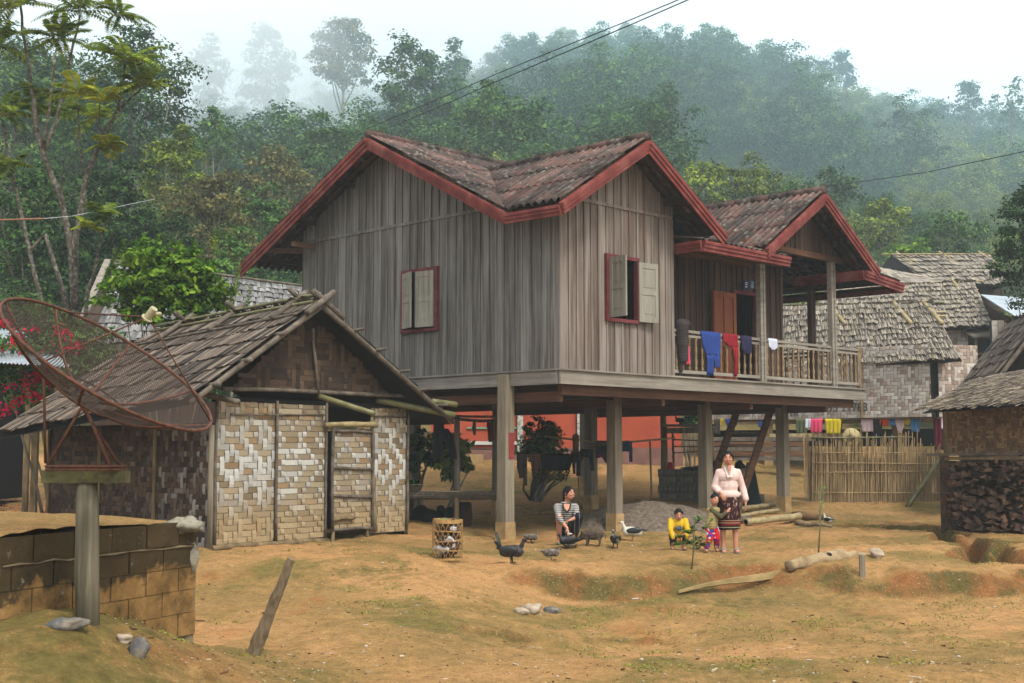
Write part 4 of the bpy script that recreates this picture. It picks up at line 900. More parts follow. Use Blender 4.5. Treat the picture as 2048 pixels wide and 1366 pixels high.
# ================================================================== BLOCK RETAINING WALL
def blockmat():
    k = NT('mouldy_block', .95, .1); v = k.coord((1, 1, 1)); f = k.noise(v, 2.3, 7, .7); col = k.ramp(f, [(.34, rgb(84, 66, 40)), (.5, rgb(146, 112, 66)), (.66, rgb(186, 146, 94))])
    sp = k.n.new('ShaderNodeSeparateXYZ'); k.L(v, sp.inputs[0]); big = k.noise(v, 1.2, 6, .65)
    zz = k.math('ADD', k.math('MULTIPLY', sp.outputs[2], .85), k.math('MULTIPLY', big, 1.1)); col = k.mix(k.ramp(zz, [(.95, (0, 0, 0)), (1.2, (.86,) * 3)]), col, rgb(50, 46, 34))
    li = k.noise(v, 6, 6, .7); col = k.mix(k.ramp(li, [(.62, (0, 0, 0)), (.70, (.8,) * 3)]), col, rgb(160, 156, 138)); k.bump(k.noise(v, 14, 7, .7), .7, .02); return k.out(col)
BLK = blockmat()
MORT = M('pale_mortar', rgb(90, 76, 54), rgb(140, 124, 96), (8, 8, 8), bump=.5)
wA = onground(60, 1310, 6, 12); wa_ = Vector((-3.30, 8.55)); wb_ = Vector((-2.62, 10.75)); wd = (wb_ - wa_).normalized()
wall_t = .90
bw_ = thing('block_wall', 'low mould-blackened concrete block retaining wall filled with earth, in front of the hut', 'wall', (wb_.x, wb_.y, 0))
def blockrun(a, b, zt0, zt1, courses=5, h=.185, flip=1):
    m = MB(); d = (b - a); L = d.length; d.normalize(); n2 = Vector((d.y, -d.x)) * flip
    for c in range(courses):
        t = -.2 * (c % 2)
        while t < L - .02:
            t0 = max(t, 0); t1 = min(t + .39, L)
            if t1 - t0 > .03:
                z1 = lerp(zt0, zt1, (t0 + t1) / 2 / L) - c * h; j = rd.uniform(0, .010)
                p0 = a + d * (t0 + .003); p1 = a + d * (t1 - .003); q = n2 * (.0 + j); bk = n2 * -.12
                vs = [P3(p0 + bk, z1 - h + .003), P3(p0 + q, z1 - h + .003), P3(p1 + q, z1 - h + .003), P3(p1 + bk, z1 - h + .003), P3(p0 + bk, z1 - .003), P3(p0 + q, z1 - .003), P3(p1 + q, z1 - .003), P3(p1 + bk, z1 - .003)]
                m.hexa(vs)
            t += .4
    return m
a1 = Vector((-3.52, 8.72)); b1_ = Vector((-2.62, 10.75)); far = Vector((-7.0, 8.55)); 
blockrun(a1, b1_, .955, .965).build('wall_face', BLK, bw_); blockrun(far, a1, .95, .955).build('wall_face', BLK, bw_)
c1 = Vector((-5.2, 12.2)); blockrun(b1_, c1, .965, .9).build('wall_face', BLK, bw_)
def inner(a, b, f=1):
    d = (b - a).normalized(); n2 = Vector((d.y, -d.x)) * f; MB().hexa([P3(a - n2 * .1, -.1), P3(a - n2 * .012, -.1), P3(b - n2 * .012, -.1), P3(b - n2 * .1, -.1), P3(a - n2 * .1, .93), P3(a - n2 * .012, .93), P3(b - n2 * .012, .93), P3(b - n2 * .1, .93)]).build('mortar', MORT, bw_)
inner(a1, b1_); inner(far, a1); inner(b1_, c1)
# earth fill on top, with an uneven crust, and mortar smears at the corners
fm = MB(); n_ = 26; V = []
for i in range(n_ + 1):
    for j in range(n_ + 1):
        s_, t_ = i / n_, j / n_; p = lerp(lerp(far, a1, s_), lerp(Vector((-8, 13.2)), lerp(b1_, c1, .0), s_), t_)
        V.append((p.x + rd.uniform(-.01, .01), p.y, .965 + .035 * math.sin(s_ * 7) * math.sin(t_ * 5) + rd.uniform(-.012, .012) + .05 * t_ * (1 - t_)))
fm.add(V, [(i * (n_ + 1) + j, (i + 1) * (n_ + 1) + j, (i + 1) * (n_ + 1) + j + 1, i * (n_ + 1) + j + 1) for i in range(n_) for j in range(n_)]); fm.build('earth_fill', SOIL, bw_, smooth=True)
WM = M('lime_render', rgb(96, 88, 68), rgb(150, 144, 126), (9, 9, 9), rgb(110, 100, 78), bump=.7, bd=.02)
def lump(c, r, nm, mat, par, seed=0, n=14, amp=.16, rot=None, sub=2):
    """Irregular stone-like lump."""
    rr = random.Random(seed); m = MB(); m.ell((0, 0, 0), 1, n=n, m=n // 2 + 2); off = Vector((rr.uniform(0, 50), rr.uniform(0, 50), rr.uniform(0, 50)))
    from mathutils import noise as mn
    vs = []
    for p in m.v:
        p = Vector(p); k = 1 + amp * 2.2 * mn.noise(p * 1.3 + off) + amp * .7 * mn.noise(p * 3.4 + off); q = Vector((p.x * r[0] * k, p.y * r[1] * k, p.z * r[2] * k)); vs.append((rot @ q if rot else q) + Vector(c))
    m.v = vs; return m.build(nm, mat, par, smooth=True)
lump(P3(b1_, .9) + Vector((-.05, -.02, 0)), (.06, .08, .05), 'render_patch', WM, bw_, 1, amp=.3); lump(P3(b1_, .68) + Vector((-.03, -.02, 0)), (.045, .06, .12), 'render_patch', WM, bw_, 2, amp=.3)
lump(P3(lerp(a1, b1_, .93), .93), (.15, .12, .06), 'render_patch', WM, bw_, 3, amp=.3); lump(P3(a1, .74) + Vector((.01, 0, 0)), (.05, .05, .15), 'render_patch', WM, bw_, 4, amp=.3)
for z_ in (.955 - .19,): MB().tube([P3(lerp(a1, b1_, t), z_ + rd.uniform(-.012, .012)) + Vector((.012, -.006, 0)) for t in np.linspace(.05, .97, 14)], [.003 + rd.random() * .008 for _ in range(14)], 5).build('mortar_line', MORT, bw_)
# stones and the old slanting stake
STONE = M('grey_stone', rgb(66, 66, 66), rgb(104, 102, 98), (9, 9, 9), rgb(150, 136, 116), isl=0, bump=.3); STONEP = M('pale_stone', rgb(150, 132, 112), rgb(188, 172, 150), (9, 9, 9), isl=0, bump=.3)
for k, (px, py, rx, ry, rz_, mat, lab, ang) in enumerate([(132, 1258, .125, .07, .048, STONE, 'long flat grey stone lying at the foot of the dish post', -.1), (248, 1284, .06, .05, .04, STONEP, 'small pale round stone touching the oval grey one', 0), (276, 1312, .06, .05, .10, STONE, 'oval grey stone standing on end in the dirt', .3),
        (1063, 1222, .13, .09, .07, STONEP, 'largest of the pale stones on the bank edge', 0), (1103, 1224, .12, .08, .045, STONE, 'flat grey stone on the bank edge beside the pale one', 0), (1043, 1228, .08, .06, .05, STONEP, 'small tan stone at the end of the bank edge trio', 0), (1755, 1112 + 4, .11, .07, .07, STONEP, 'pale wedge stone on the mound beyond the log end', .3)]):
    p = onground(px, py, 5, 30); o = thing('stone', lab, 'stone', p); lump(p + Vector((0, 0, rz_ * .3)), (rx, ry, rz_), 'stone_body', mat, o, 30 + k, n=20, amp=.22, rot=Matrix.Rotation(ang, 3, 'Y'))
sb = onground(497, 1306, 6, 14); sb_top = at(583, 1118, sb.y - .1)
stake = thing('weathered_stake', 'old splintered wooden stake leaning out of the bare ground', 'stake', sb)
WSTK = wood('rotten_wood', rgb(58, 48, 38), rgb(104, 88, 68), rgb(142, 124, 98), 'z', .3, 22)
dS = (sb_top - sb); nS = 14
for q, (w0, thk, off) in enumerate([(.062, .035, 0), (.035, .03, .028), (.03, .028, -.03)]):
    rows = []; sdv = Vector((.9, 0, -.42)); sdv = (sdv - dS.normalized() * sdv.dot(dS.normalized())).normalized(); bk = dS.normalized().cross(sdv); m = MB(); V = []
    top_f = (1.0, .88, .80)[q]
    for i in range(nS + 1):
        f = i / nS * top_f; w_ = w0 * (1 - .45 * f) * rd.uniform(.85, 1.15); c_ = sb - Vector((0, 0, .12)) * (1 - f) + dS * f + sdv * (off * (1 - .5 * f) + .004 * math.sin(i * 1.3 + q))
        for k in range(8):
            t = 2 * math.pi * k / 8; V.append(c_ + sdv * math.cos(t) * w_ + bk * math.sin(t) * thk * rd.uniform(.8, 1.2))
    m.add(V, [(i * 8 + k, i * 8 + (k + 1) % 8, (i + 1) * 8 + (k + 1) % 8, (i + 1) * 8 + k) for i in range(nS) for k in range(8)] + [tuple(range(nS * 8, nS * 8 + 8))]); m.build('splinter' if q else 'stake_body', WSTK, stake)
# ================================================================== VILLAGE BUILDINGS BEHIND
def thatch_house(name, label, P, rows=9, sw=.16, ln=.5, ragged=.06, pal=PAL_TH, group=None, lift=.05, cat='house', lining=True):
    """P: dict of 4 world points a0,a1 (eave) b0,b1 (ridge) of the visible slope; the far slope mirrors it."""
    a0, a1, b0, b1 = P; c = (a0 + a1) / 2; t = thing(name, label, cat, (c.x, c.y, G(c.x, c.y)), group=group)
    m = MB(); shingles(m, a0, a1, b0, b1, rows, sw, ln, pal, rd, lift=lift, ragged=ragged, th=.02); m.build('roof', THATCH, t, color=True)
    f0 = 2 * Vector((b0.x, b0.y, a0.z)) - a0; f1 = 2 * Vector((b1.x, b1.y, a1.z)) - a1; f0.z = a0.z; f1.z = a1.z
    m = MB(); shingles(m, f0, f1, b0, b1, max(4, rows // 2), sw * 2, ln * 2, pal, rd, lift=lift, ragged=ragged, th=.02); m.build('roof', THATCH, t, color=True)
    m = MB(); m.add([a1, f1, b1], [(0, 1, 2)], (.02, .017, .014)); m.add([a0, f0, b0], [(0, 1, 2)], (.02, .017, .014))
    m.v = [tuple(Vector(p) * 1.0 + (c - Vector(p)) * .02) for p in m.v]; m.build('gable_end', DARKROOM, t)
    return t, f0, f1
def ww(t, name, a, b, z0, z1, pal, sw=.11, over=(2, 2), white=None, depth=None):
    a = Vector((a[0], a[1], 0)); b = Vector((b[0], b[1], 0)); d = (b - a); L = d.length; d.normalize(); n = Vector((d.y, -d.x, 0)); n = n if n.y < 0 else -n
    m = MB(); weave(m, a + Vector((0, 0, z0)), d, Vector((0, 0, 1)), n, L, z1 - z0, sw, pal, rd, over=over, white=white); o = m.build(name, WEAVE, t, color=True)
    if depth:
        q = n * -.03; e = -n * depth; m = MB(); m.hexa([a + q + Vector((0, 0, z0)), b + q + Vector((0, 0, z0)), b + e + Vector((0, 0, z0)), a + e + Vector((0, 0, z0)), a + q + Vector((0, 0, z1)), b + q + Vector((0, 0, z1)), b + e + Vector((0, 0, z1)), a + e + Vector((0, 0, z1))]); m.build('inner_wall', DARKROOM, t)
    return o
# long woven house on stilts behind the porch
Y0, Y1 = 39.0, 34.5
a0 = at(1480, 742, Y0); a1 = at(1924, 722, Y1); b0 = at(1478, 616, Y0 + 1.6); b1 = at(1864, 610, Y1 + 1.6)
LH, f0, f1 = thatch_house('woven_house', 'long woven-walled stilt house with ragged thatch, directly behind the porch and bamboo fence', (a0, a1, b0, b1), rows=11, ln=.5, sw=.055, ragged=.045, lift=.12)
wa0 = at(1405, 800, 39.6); wa1 = at(1862, 800, 35.2); zf = at(1600, 838, 37.6).z
ww(LH, 'wall', (wa0.x, wa0.y), (wa1.x, wa1.y), zf, zf + 2.0, PAL_WW, .10, (2, 2), white=lambda t, z: .45 if t < 7 else .1, depth=3)
wc = at(1958, 800, 35.6); ww(LH, 'wall', (wa1.x + .25, wa1.y + .1), (wc.x, wc.y), zf, zf + 2.0, PAL_WW, .10, (2, 2), depth=3)
MB().beam((wa0.x, wa0.y - .06, zf - .06), (wc.x, wc.y - .25, zf - .06), .14, .16).build('floor_beam', BAMB, LH)
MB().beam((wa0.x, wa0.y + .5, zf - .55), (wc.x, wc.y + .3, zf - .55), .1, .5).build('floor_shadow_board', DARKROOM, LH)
for px in (1405, 1545, 1690, 1800, 1880, 1955):
    f_ = (px - 1405) / (1958 - 1405); x = lerp(wa0.x, wc.x, f_); y = lerp(wa0.y, wc.y, f_) - .05; MB().box((x, y, (G(x, y) + zf) / 2 - .1), (.26 if px == 1545 else .15, .16, zf - G(x, y) + .2)).build('stilt', CONC if px == 1545 else STICK, LH)
for px in (1720, 1862):
    q = at(px, 760, 35.6 if px > 1800 else 36.5); MB().box((q.x, q.y - .12, zf + 1), (.07, .05, 2.0)).build('wall_post', STICK, LH)
for z_, r_ in ((-.02, .035), (-.30, .03), (-.42, .04)):
    pole(b0 + Vector((0, -.12 + z_ * .2, .08 + z_)), b1 + Vector((.3, -.12 + z_ * .2, .08 + z_)), r_, r_, BAMBG if z_ > -.1 else BAMB, par=LH)
for f in (.52, .84, .98):
    q = lerp(b0, b1, f); pole(q + Vector((-.1, .1, .12)), q + Vector((.12, -.85, -.62)), .06, .06, BAMB, par=LH)
# written number on the woven wall
INK = M('black_writing_paint', rgb(46, 42, 40), rgb(70, 66, 62), isl=0, bump=0)
wdir = math.atan2(wa1.y - wa0.y, wa1.x - wa0.x)
for body, px, py, sz in (('020 95 21783', 1676, 816, .34), ('m', 1588, 826, .36)):
    f_ = (px - 1405) / (1862 - 1405); q = at(px, py, lerp(39.6, 35.2, f_) * .996); wy = wa0.y + (wa1.y - wa0.y) * ((q.x - wa0.x) / (wa1.x - wa0.x)) - .045
    tx = text('painted_number', body, sz, (q.x, wy, q.z), (R(90), 0, wdir), INK, None, .004, .95); tx.matrix_basis = tx.matrix_basis; tx.parent = LH; tx.location = Vector((q.x, wy, q.z)) - LH.location
# second woven house
a0 = at(1640, 672, 47); a1 = at(1987, 655, 44); b0 = at(1640, 578, 49); b1 = at(1948, 566, 46)
H2, _, _ = thatch_house('woven_house', 'grey thatched woven house one row back, its window facing out under a little flap', (a0, a1, b0, b1), rows=10, ln=.5, sw=.065, ragged=.045, lift=.12)
p0 = at(1840, 700, 45.5); p1 = at(1962, 700, 44.8); z0 = at(1900, 770, 45).z; z1 = at(1900, 655, 45).z; ww(H2, 'wall', (p0.x, p0.y), (p1.x, p1.y), z0, z1, PAL_WW, .14, depth=2.5)
p1 = at(1950, 700, 44.3); p2 = at(2003, 700, 44.3); ww(H2, 'annex_wall', (p1.x, p1.y), (p2.x, p2.y), z0, at(1960, 662, 44.3).z, PAL_WD, .12, depth=1.2)
wq = at(1975, 692, 44.2); m = MB(); m.box(wq, (.72, .04, .5)); wn = m.build('window', DARKROOM, H2)
m = MB(); e = .07; m.box(wq + Vector((0, -.03, .27)), (.86, .05, e)); m.box(wq + Vector((0, -.03, -.27)), (.86, .05, e)); m.box(wq + Vector((.40, -.03, 0)), (e, .05, .47)); m.box(wq + Vector((-.40, -.03, 0)), (e, .05, .47)); m.build('window_frame', STICK, wn)
a_ = at(1945, 676, 44); b_ = at(2010, 672, 43.6); MB().hexa([a_, b_, b_ + Vector((0, .9, .3)), a_ + Vector((0, .9, .3)), a_ + Vector((0, 0, .06)), b_ + Vector((0, 0, .06)), b_ + Vector((0, .9, .36)), a_ + Vector((0, .9, .36))]).build('awning', BAMBD, H2)
pole(b0 + Vector((0, -.1, .06)), b1 + Vector((.3, -.1, .06)), .035, .03, BAMB, par=H2); pole(b0 + Vector((0, -.4, -.3)), b1 + Vector((0, -.4, -.3)), .03, .03, BAMB, par=H2)
for f in (.42, .88):
    q = lerp(b0, b1, f); pole(q + Vector((-.08, .1, .2)), q + Vector((.2, -.9, -.75)), .055, .055, BAMB, par=H2)
# third, highest roof
a0 = at(1862, 572, 55); a1 = at(2014, 572, 54); b0 = at(1784, 512, 57); b1 = at(1978, 511, 56); a0 = at(1858, 572, 55)
H3, _, _ = thatch_house('thatched_house', 'highest thatched house of the row, dark gable open to one side, against the hill', (a0, a1, b0, b1), rows=8, ln=.6, sw=.08, ragged=.06, lift=.12)
m = MB(); shingles(m, at(1780, 566, 54), at(1905, 566, 53.5), at(1750, 536, 55), at(1850, 552, 55), 3, .2, .6, PAL_TH, rd); m.build('hip_roof', THATCH, H3, color=True)
p0 = at(1830, 600, 56); p1 = at(2005, 600, 55.5); ww(H3, 'wall', (p0.x, p0.y), (p1.x, p1.y), p0.z - 1.8, at(1900, 566, 56).z, PAL_WD, .2, depth=2)
MB().add([at(1784, 514, 56.6), at(1858, 570, 54.9), at(1740, 560, 57)], [(0, 1, 2)]).build('gable_end', DARKROOM, H3)
pole(b0 + Vector((-.5, -.1, .06)), b1 + Vector((.3, -.1, .06)), .035, .03, BAMB, par=H3)
for f in (.05, .5, .9):
    q = lerp(b0, b1, f); pole(q + Vector((0, .1, .2)), q + Vector((.5, -.8, -.5)), .05, .05, BAMB, par=H3)
# zinc-roofed plank house at the side
ZH = thing('zinc_roofed_house', 'plank house with a pale zinc roof between the thatched houses and the photo edge', 'house', (at(2010, 700, 43)[0], 43.5, G(at(2010, 700, 43)[0], 43.5)))
q = [at(1962, 591, 45), at(2075, 600, 44.5), at(2100, 650, 41), at(2030, 634, 41.5)]
MB().add([p for p in q] + [p + Vector((0, 0, .04)) for p in q], [(3, 2, 1, 0), (4, 5, 6, 7), (3, 7, 6, 2), (0, 4, 7, 3)]).build('roof', ZINC, ZH)
p0 = at(1963, 600, 45.1); p1 = at(2036, 638, 43.2)
m = MB()
for i in range(14):
    f_ = (i + .5) / 14; x = lerp(p0.x, at(2080, 640, 43.2).x, f_); y = lerp(45.0, 43.0, f_); zt = lerp(p0.z, p1.z, min(1, f_ * 1.5)) - .12; m.box((x, y, zt / 2 + .9), (.16, .03, zt - 1.8))
m.build('plank_wall', W_D, ZH)
p0 = at(1985, 700, 42.8); p1 = at(2075, 700, 42.5); ww(ZH, 'wall', (p0.x, p0.y), (p1.x, p1.y), 2.3, at(2000, 640, 42.7).z, PAL_WW, .2, (2, 2), white=lambda t, z: .6, depth=.5)
q = at(1921, 716, 37.8); r_ = at(1984, 740, 36.5); o = thing('zinc_awning', 'thin bright zinc sheet edge sloping down from the end of the long thatch', 'awning', q)
MB().hexa([q, r_, r_ + Vector((0, 1.4, .1)), q + Vector((0, 1.4, .1)), q + Vector((0, 0, .07)), r_ + Vector((0, 0, .07)), r_ + Vector((0, 1.4, .17)), q + Vector((0, 1.4, .17))]).build('zinc_sheet', ZINC, o)
# near granary at the right edge
GY_ = 23.6
GR = thing('granary', 'granary with shaggy grass thatch and brown woven wall above a firewood stack', 'granary', (at(2000, 900, 24)[0], 24, 0))
a0 = at(1843, 818, 23.0); a1 = at(2150, 796, 21.6); b0 = at(1970, 757, 24.0); b1 = at(2240, 712, 22.7)
m = MB(); PALG = [rgb(*c) for c in ((128, 114, 98), (150, 136, 116), (104, 92, 80), (168, 152, 128), (92, 80, 70))]
def grass_roof(m, a0, a1, b0, b1, n, ln, w_, rnd):
    a0, a1, b0, b1 = map(Vector, (a0, a1, b0, b1)); nn = (a1 - a0).cross(b0 - a0).normalized(); nn = nn if nn.z > 0 else -nn
    for _ in range(n):
        s, f = rnd.random(), rnd.random(); p = lerp(lerp(a0, a1, s), lerp(b0, b1, s), f); up = lerp(b0 - a0, b1 - a1, s).normalized(); sd = (a1 - a0).normalized()
        d = (up + sd * (.35 + rnd.gauss(0, .16))).normalized(); l_ = ln * rnd.uniform(.6, 1.2); q = p - d * l_ * .5; e = p + d * l_ * .5; h = rnd.uniform(0, .05); c = rnd.choice(PALG); k = rnd.uniform(.7, 1.2); c = tuple(x * k for x in c)
        sdd = d.cross(nn) * w_ * rnd.uniform(.5, 1.2); m.add([q - sdd + nn * (h + .02), q + sdd + nn * (h + .02), e + sdd * .6 + nn * h * .4, e - sdd * .6 + nn * h * .4], [(0, 1, 2, 3)], c)
    m.quad(a0, a1, b1, b0, PALG[2])
grass_roof(m, a0, a1, b0, b1, 5200, .55, .014, rd); m.build('thatch', THATCH, GR, color=True)
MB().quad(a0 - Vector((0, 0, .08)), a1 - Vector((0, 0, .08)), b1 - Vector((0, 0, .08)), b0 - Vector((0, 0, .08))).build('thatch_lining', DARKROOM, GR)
gw0 = at(1888, 850, GY_ + .2); gw1 = at(2120, 850, GY_ - .6); zf_ = at(1900, 906, GY_ + .2).z
ww(GR, 'wall', (gw0.x, gw0.y), (gw1.x, gw1.y), zf_, at(1900, 812, GY_).z, [rgb(*c) for c in ((124, 96, 66), (142, 114, 80), (108, 82, 58))], .045, (2, 2), depth=1.2)
MB().beam((gw0.x - .35, gw0.y - .05, zf_ - .03), (gw1.x, gw1.y - .06, zf_ + .0), .1, .05).build('floor_pole', BAMBD, GR); MB().beam((gw0.x - .05, gw0.y - .08, zf_ - .1), (gw1.x, gw1.y - .08, zf_ - .08), .1, .06).build('floor_pole', STICK, GR)
MB().box((gw0.x, gw0.y - .05, zf_ + .5), (.06, .06, 1.0)).build('wall_post', STICK, GR)
u0 = at(1972, 768, 26.5); u1 = at(2084, 620, 26.5); u2 = at(2200, 768, 26.5); bo_ = Vector((.5, 3.2, 0)); fo_v = Vector((-.1, -.6, 0))   # taller roof behind the shaggy eave
MB().add([u0, u2, u1, u0 + bo_, u2 + bo_, u1 + bo_], [(0, 1, 2), (3, 5, 4)]).build('gable_end', DARKROOM, GR); MB().box((lerp(u0.x, u2.x, .5), 27.8, u0.z / 2), ((u2.x - u0.x) * .8, 2.2, u0.z)).build('inner_wall', W_DARK, GR)
for q_ in (u0, u2):
    m = MB(); shingles(m, q_ + fo_v, q_ + bo_, u1 + fo_v, u1 + bo_, 7, .1, .5, PAL_HUT, rd, lift=.04); m.build('upper_roof', THATCH, GR, color=True); pole(q_ + fo_v - Vector((0, 0, .08)), u1 + fo_v - Vector((0, 0, .08)), .05, .045, BAMBD, par=GR)
for x in (gw0.x + .1, gw0.x + 1.6, gw1.x - .1): MB().box((x, GY_ + .55, zf_ / 2), (.14, .14, zf_)).build('stilt', STICK, GR)
# firewood stack: every split piece an end-on wedge
FW = thing('firewood_stack', 'stack of dark split firewood filling the space below the granary floor', 'firewood', (gw0.x + .6, gw0.y, G(gw0.x + .6, gw0.y - .3)))
FWM = M('firewood', rgb(48, 34, 27), rgb(84, 62, 48), (7, 7, 7), rgb(124, 96, 74), isl=.55, bump=.4)
m = MB(); zb = G(gw0.x + .4, gw0.y - .3) + .04; zt = zf_ - .15; L = (gw1 - gw0).length
for k in range(420):
    t = rd.random(); z = lerp(zb, zt, rd.random()); p = lerp(Vector((gw0.x + .02, gw0.y - .22, z)), Vector((gw1.x, gw1.y - .22, z)), t); r_ = rd.uniform(.035, .075); a_ = rd.random() * 6; nn = rd.choice((4, 5, 6)); ang = sorted(rd.uniform(0, 6.28) for _ in range(nn))
    yo = rd.uniform(-.07, .04); V = [(p.x + math.cos(q) * r_ * 1.25, p.y + yo, p.z + math.sin(q) * r_ * .8) for q in ang] + [(p.x + math.cos(q) * r_ * 1.25, p.y + .5, p.z + math.sin(q) * r_ * .8) for q in ang]
    m.add(V, [tuple(range(nn))] + [(i, i + nn, (i + 1) % nn + nn, (i + 1) % nn) for i in range(nn)])
tag(m.build('split_logs', FWM, FW), kind='stuff')
m = MB(); m.box((gw0.x + 1.5, gw0.y + .15, (zb + zt) / 2), (3.0, .3, zt - zb)); m.build('log_core', FWM, FW)
pq = onground(1905, 1012, 15, 30); pole(pq + Vector((0, 0, .03)), pq + Vector((2.2, -.5, .04)), .045, .045, STICK, par=FW, nm='base_log')
p0 = onground(1812, 1014, 15, 30); p1 = at(1886, 912, p0.y + .3); o = thing('bamboo_prop', 'thick green bamboo prop leaning against the granary floor', 'pole', p0); pole(p0 - Vector((0, 0, .05)), p1, .055, .06, BAMBG, par=o, nm='bamboo_stem')
# ------------------------------------------------------------------ bamboo fence
fY = 30.2; fl_ = onground(1626, 1003, 25, 36); fr_ = onground(1900, 1003, 25, 36)
FN = thing('bamboo_fence', 'tall fence of close-set split bamboo stakes with ragged tops, before the long house', 'fence', fl_)
pk_ = MB(); nst = 118; FY0 = fl_.y; FY1 = fr_.y
for i in range(nst):
    f_ = i / (nst - 1); px = lerp(1622, 1898, f_) + rd.uniform(-1, 1); Y = lerp(fl_.y, fr_.y, f_) + rd.uniform(-.03, .03)
    topy = 872 + (rd.uniform(-16, 14)) if px < 1835 else lerp(882, 905, (px - 1835) / 63) + rd.uniform(-10, 12)
    if rd.random() < .16: topy += 20
    a_ = at(px, 1003, Y); b_ = at(px + rd.uniform(-5, 4), topy, Y); a_.z = G(a_.x, Y) - .05; ww_ = rd.uniform(.016, .034)
    pk_.beam(a_, b_, ww_, .012, up=(1, 0, 0))
FENCE = M('fence_bamboo', rgb(136, 112, 78), rgb(172, 146, 106), (12, 12, 2), rgb(190, 168, 128), isl=.28, bump=.2)
ps = [pk_.v[i * 8:(i + 1) * 8] for i in range(nst)]
for i, q in enumerate(ps[:97]): MB().hexa([Vector(p) for p in (q[0], q[1], q[2], q[3], q[4], q[5], q[6], q[7])]).build('stake', FENCE, FN)
m = MB(); m2 = MB()
for i in range(430):
    f_ = rd.random(); px = lerp(1618, 1895, f_); Y = lerp(fl_.y, fr_.y, f_) + .05 + rd.uniform(0, .05); topy = rd.choice((rd.uniform(885, 930), rd.uniform(905, 960))); a_ = at(px, 1003, Y); b_ = at(px + rd.uniform(-4, 4), topy, Y); a_.z = G(a_.x, Y) - .05; m2.beam(a_, b_, rd.uniform(.02, .04), .01, up=(1, 0, 0))
tag(m2.build('split_bamboo', FENCE, FN), kind='stuff')
for py in (905, 945, 985, 925):
    pole(at(1624, py, fl_.y - .05), at(1894 if py > 910 else 1850, py + rd.uniform(-4, 3), fr_.y - .05), .009, .009, FENCE, par=FN, nm='fence_rail')
pole(at(1622, 876, fl_.y - .06), at(1826, 874, fr_.y - .06), .016, .016, BAMBG, par=FN, nm='fence_rail')
for k in range(12):   # the return side of the pen
    f_ = k / 11; a_ = at(lerp(1610, 1624, f_), 1003, lerp(32.4, fl_.y, f_)); a_.z = G(a_.x, a_.y) - .05; b_ = a_ + Vector((rd.uniform(-.05, .05), 0, 1.5 + rd.uniform(-.1, .15))); m.beam(a_, b_, .03, .015, up=(1, 0, 0))
tag(m.build('side_pickets', FENCE, FN), kind='stuff')
# ------------------------------------------------------------------ orange masonry house seen under the floor
OR = M('orange_wall', rgb(166, 74, 52), rgb(188, 90, 64), (1.2, 1.2, 1.2), isl=0, bump=.05); ORP = M('mauve_plinth', rgb(118, 84, 76), rgb(146, 108, 96), (3, 3, 3), isl=0, bump=.1); GRN = M('green_band', rgb(96, 140, 112), rgb(140, 176, 150), isl=0); WBD = M('white_band', rgb(190, 190, 182), rgb(222, 222, 214), isl=0)
OY = 37.5; ox0, ox1 = at(862, 900, OY).x, at(1362, 900, OY).x; oz0 = at(1000, 925, OY).z; oh = thing('masonry_house', 'bright orange plastered house with mauve plinth and green bands, seen under the stilt house floor', 'house', ((ox0 + ox1) / 2, OY + 2, oz0))
xc, wx = (ox0 + ox1) / 2, ox1 - ox0
MB().box((xc, OY + 2.5, oz0 + 1.55), (wx, 5, 3.1)).build('wall', OR, oh); MB().box((xc, OY + 2.5, oz0 + .12), (wx + .1, 5.1, .62)).build('plinth', ORP, oh)
zw = at(1000, 886, OY).z; MB().box(((ox0 + at(1045, 0, OY).x) / 2, OY - .03, zw), (at(1045, 0, OY).x - ox0, .08, .10)).build('band', WBD, oh); MB().box((xc - wx * .32, OY - .02, at(1000, 898, OY).z), (wx * .36, .06, .035)).build('band', GRN, oh)
MB().box((at(990, 0, OY).x, OY - .02, at(0, 856, OY).z), (1.6, .06, .05)).build('band', GRN, oh)
DOTS = M('decorated_pilaster', rgb(80, 110, 96), rgb(226, 226, 216), (14, 14, 14), isl=0, bump=0)
for px in (1040, 1156): MB().box((at(px, 0, OY).x, OY - .05, oz0 + 1.7), (.16, .1, 2.8)).build('pilaster', DOTS, oh)
MB().add([(xc - wx / 2 - .5, OY - .6, oz0 + 3.1), (xc + wx / 2 + .5, OY - .6, oz0 + 3.1), (xc + wx / 2 + .5, OY + 2.5, oz0 + 4.3), (xc - wx / 2 - .5, OY + 2.5, oz0 + 4.3), (xc - wx / 2 - .5, OY + 5.6, oz0 + 3.1), (xc + wx / 2 + .5, OY + 5.6, oz0 + 3.1)], [(0, 1, 2, 3), (3, 2, 5, 4)]).build('roof', ZINC, oh)
MB().box((at(930, 0, OY).x, OY - .5, at(0, 912, OY).z - .1), (1.2, .8, .3)).build('step', CONC, oh)
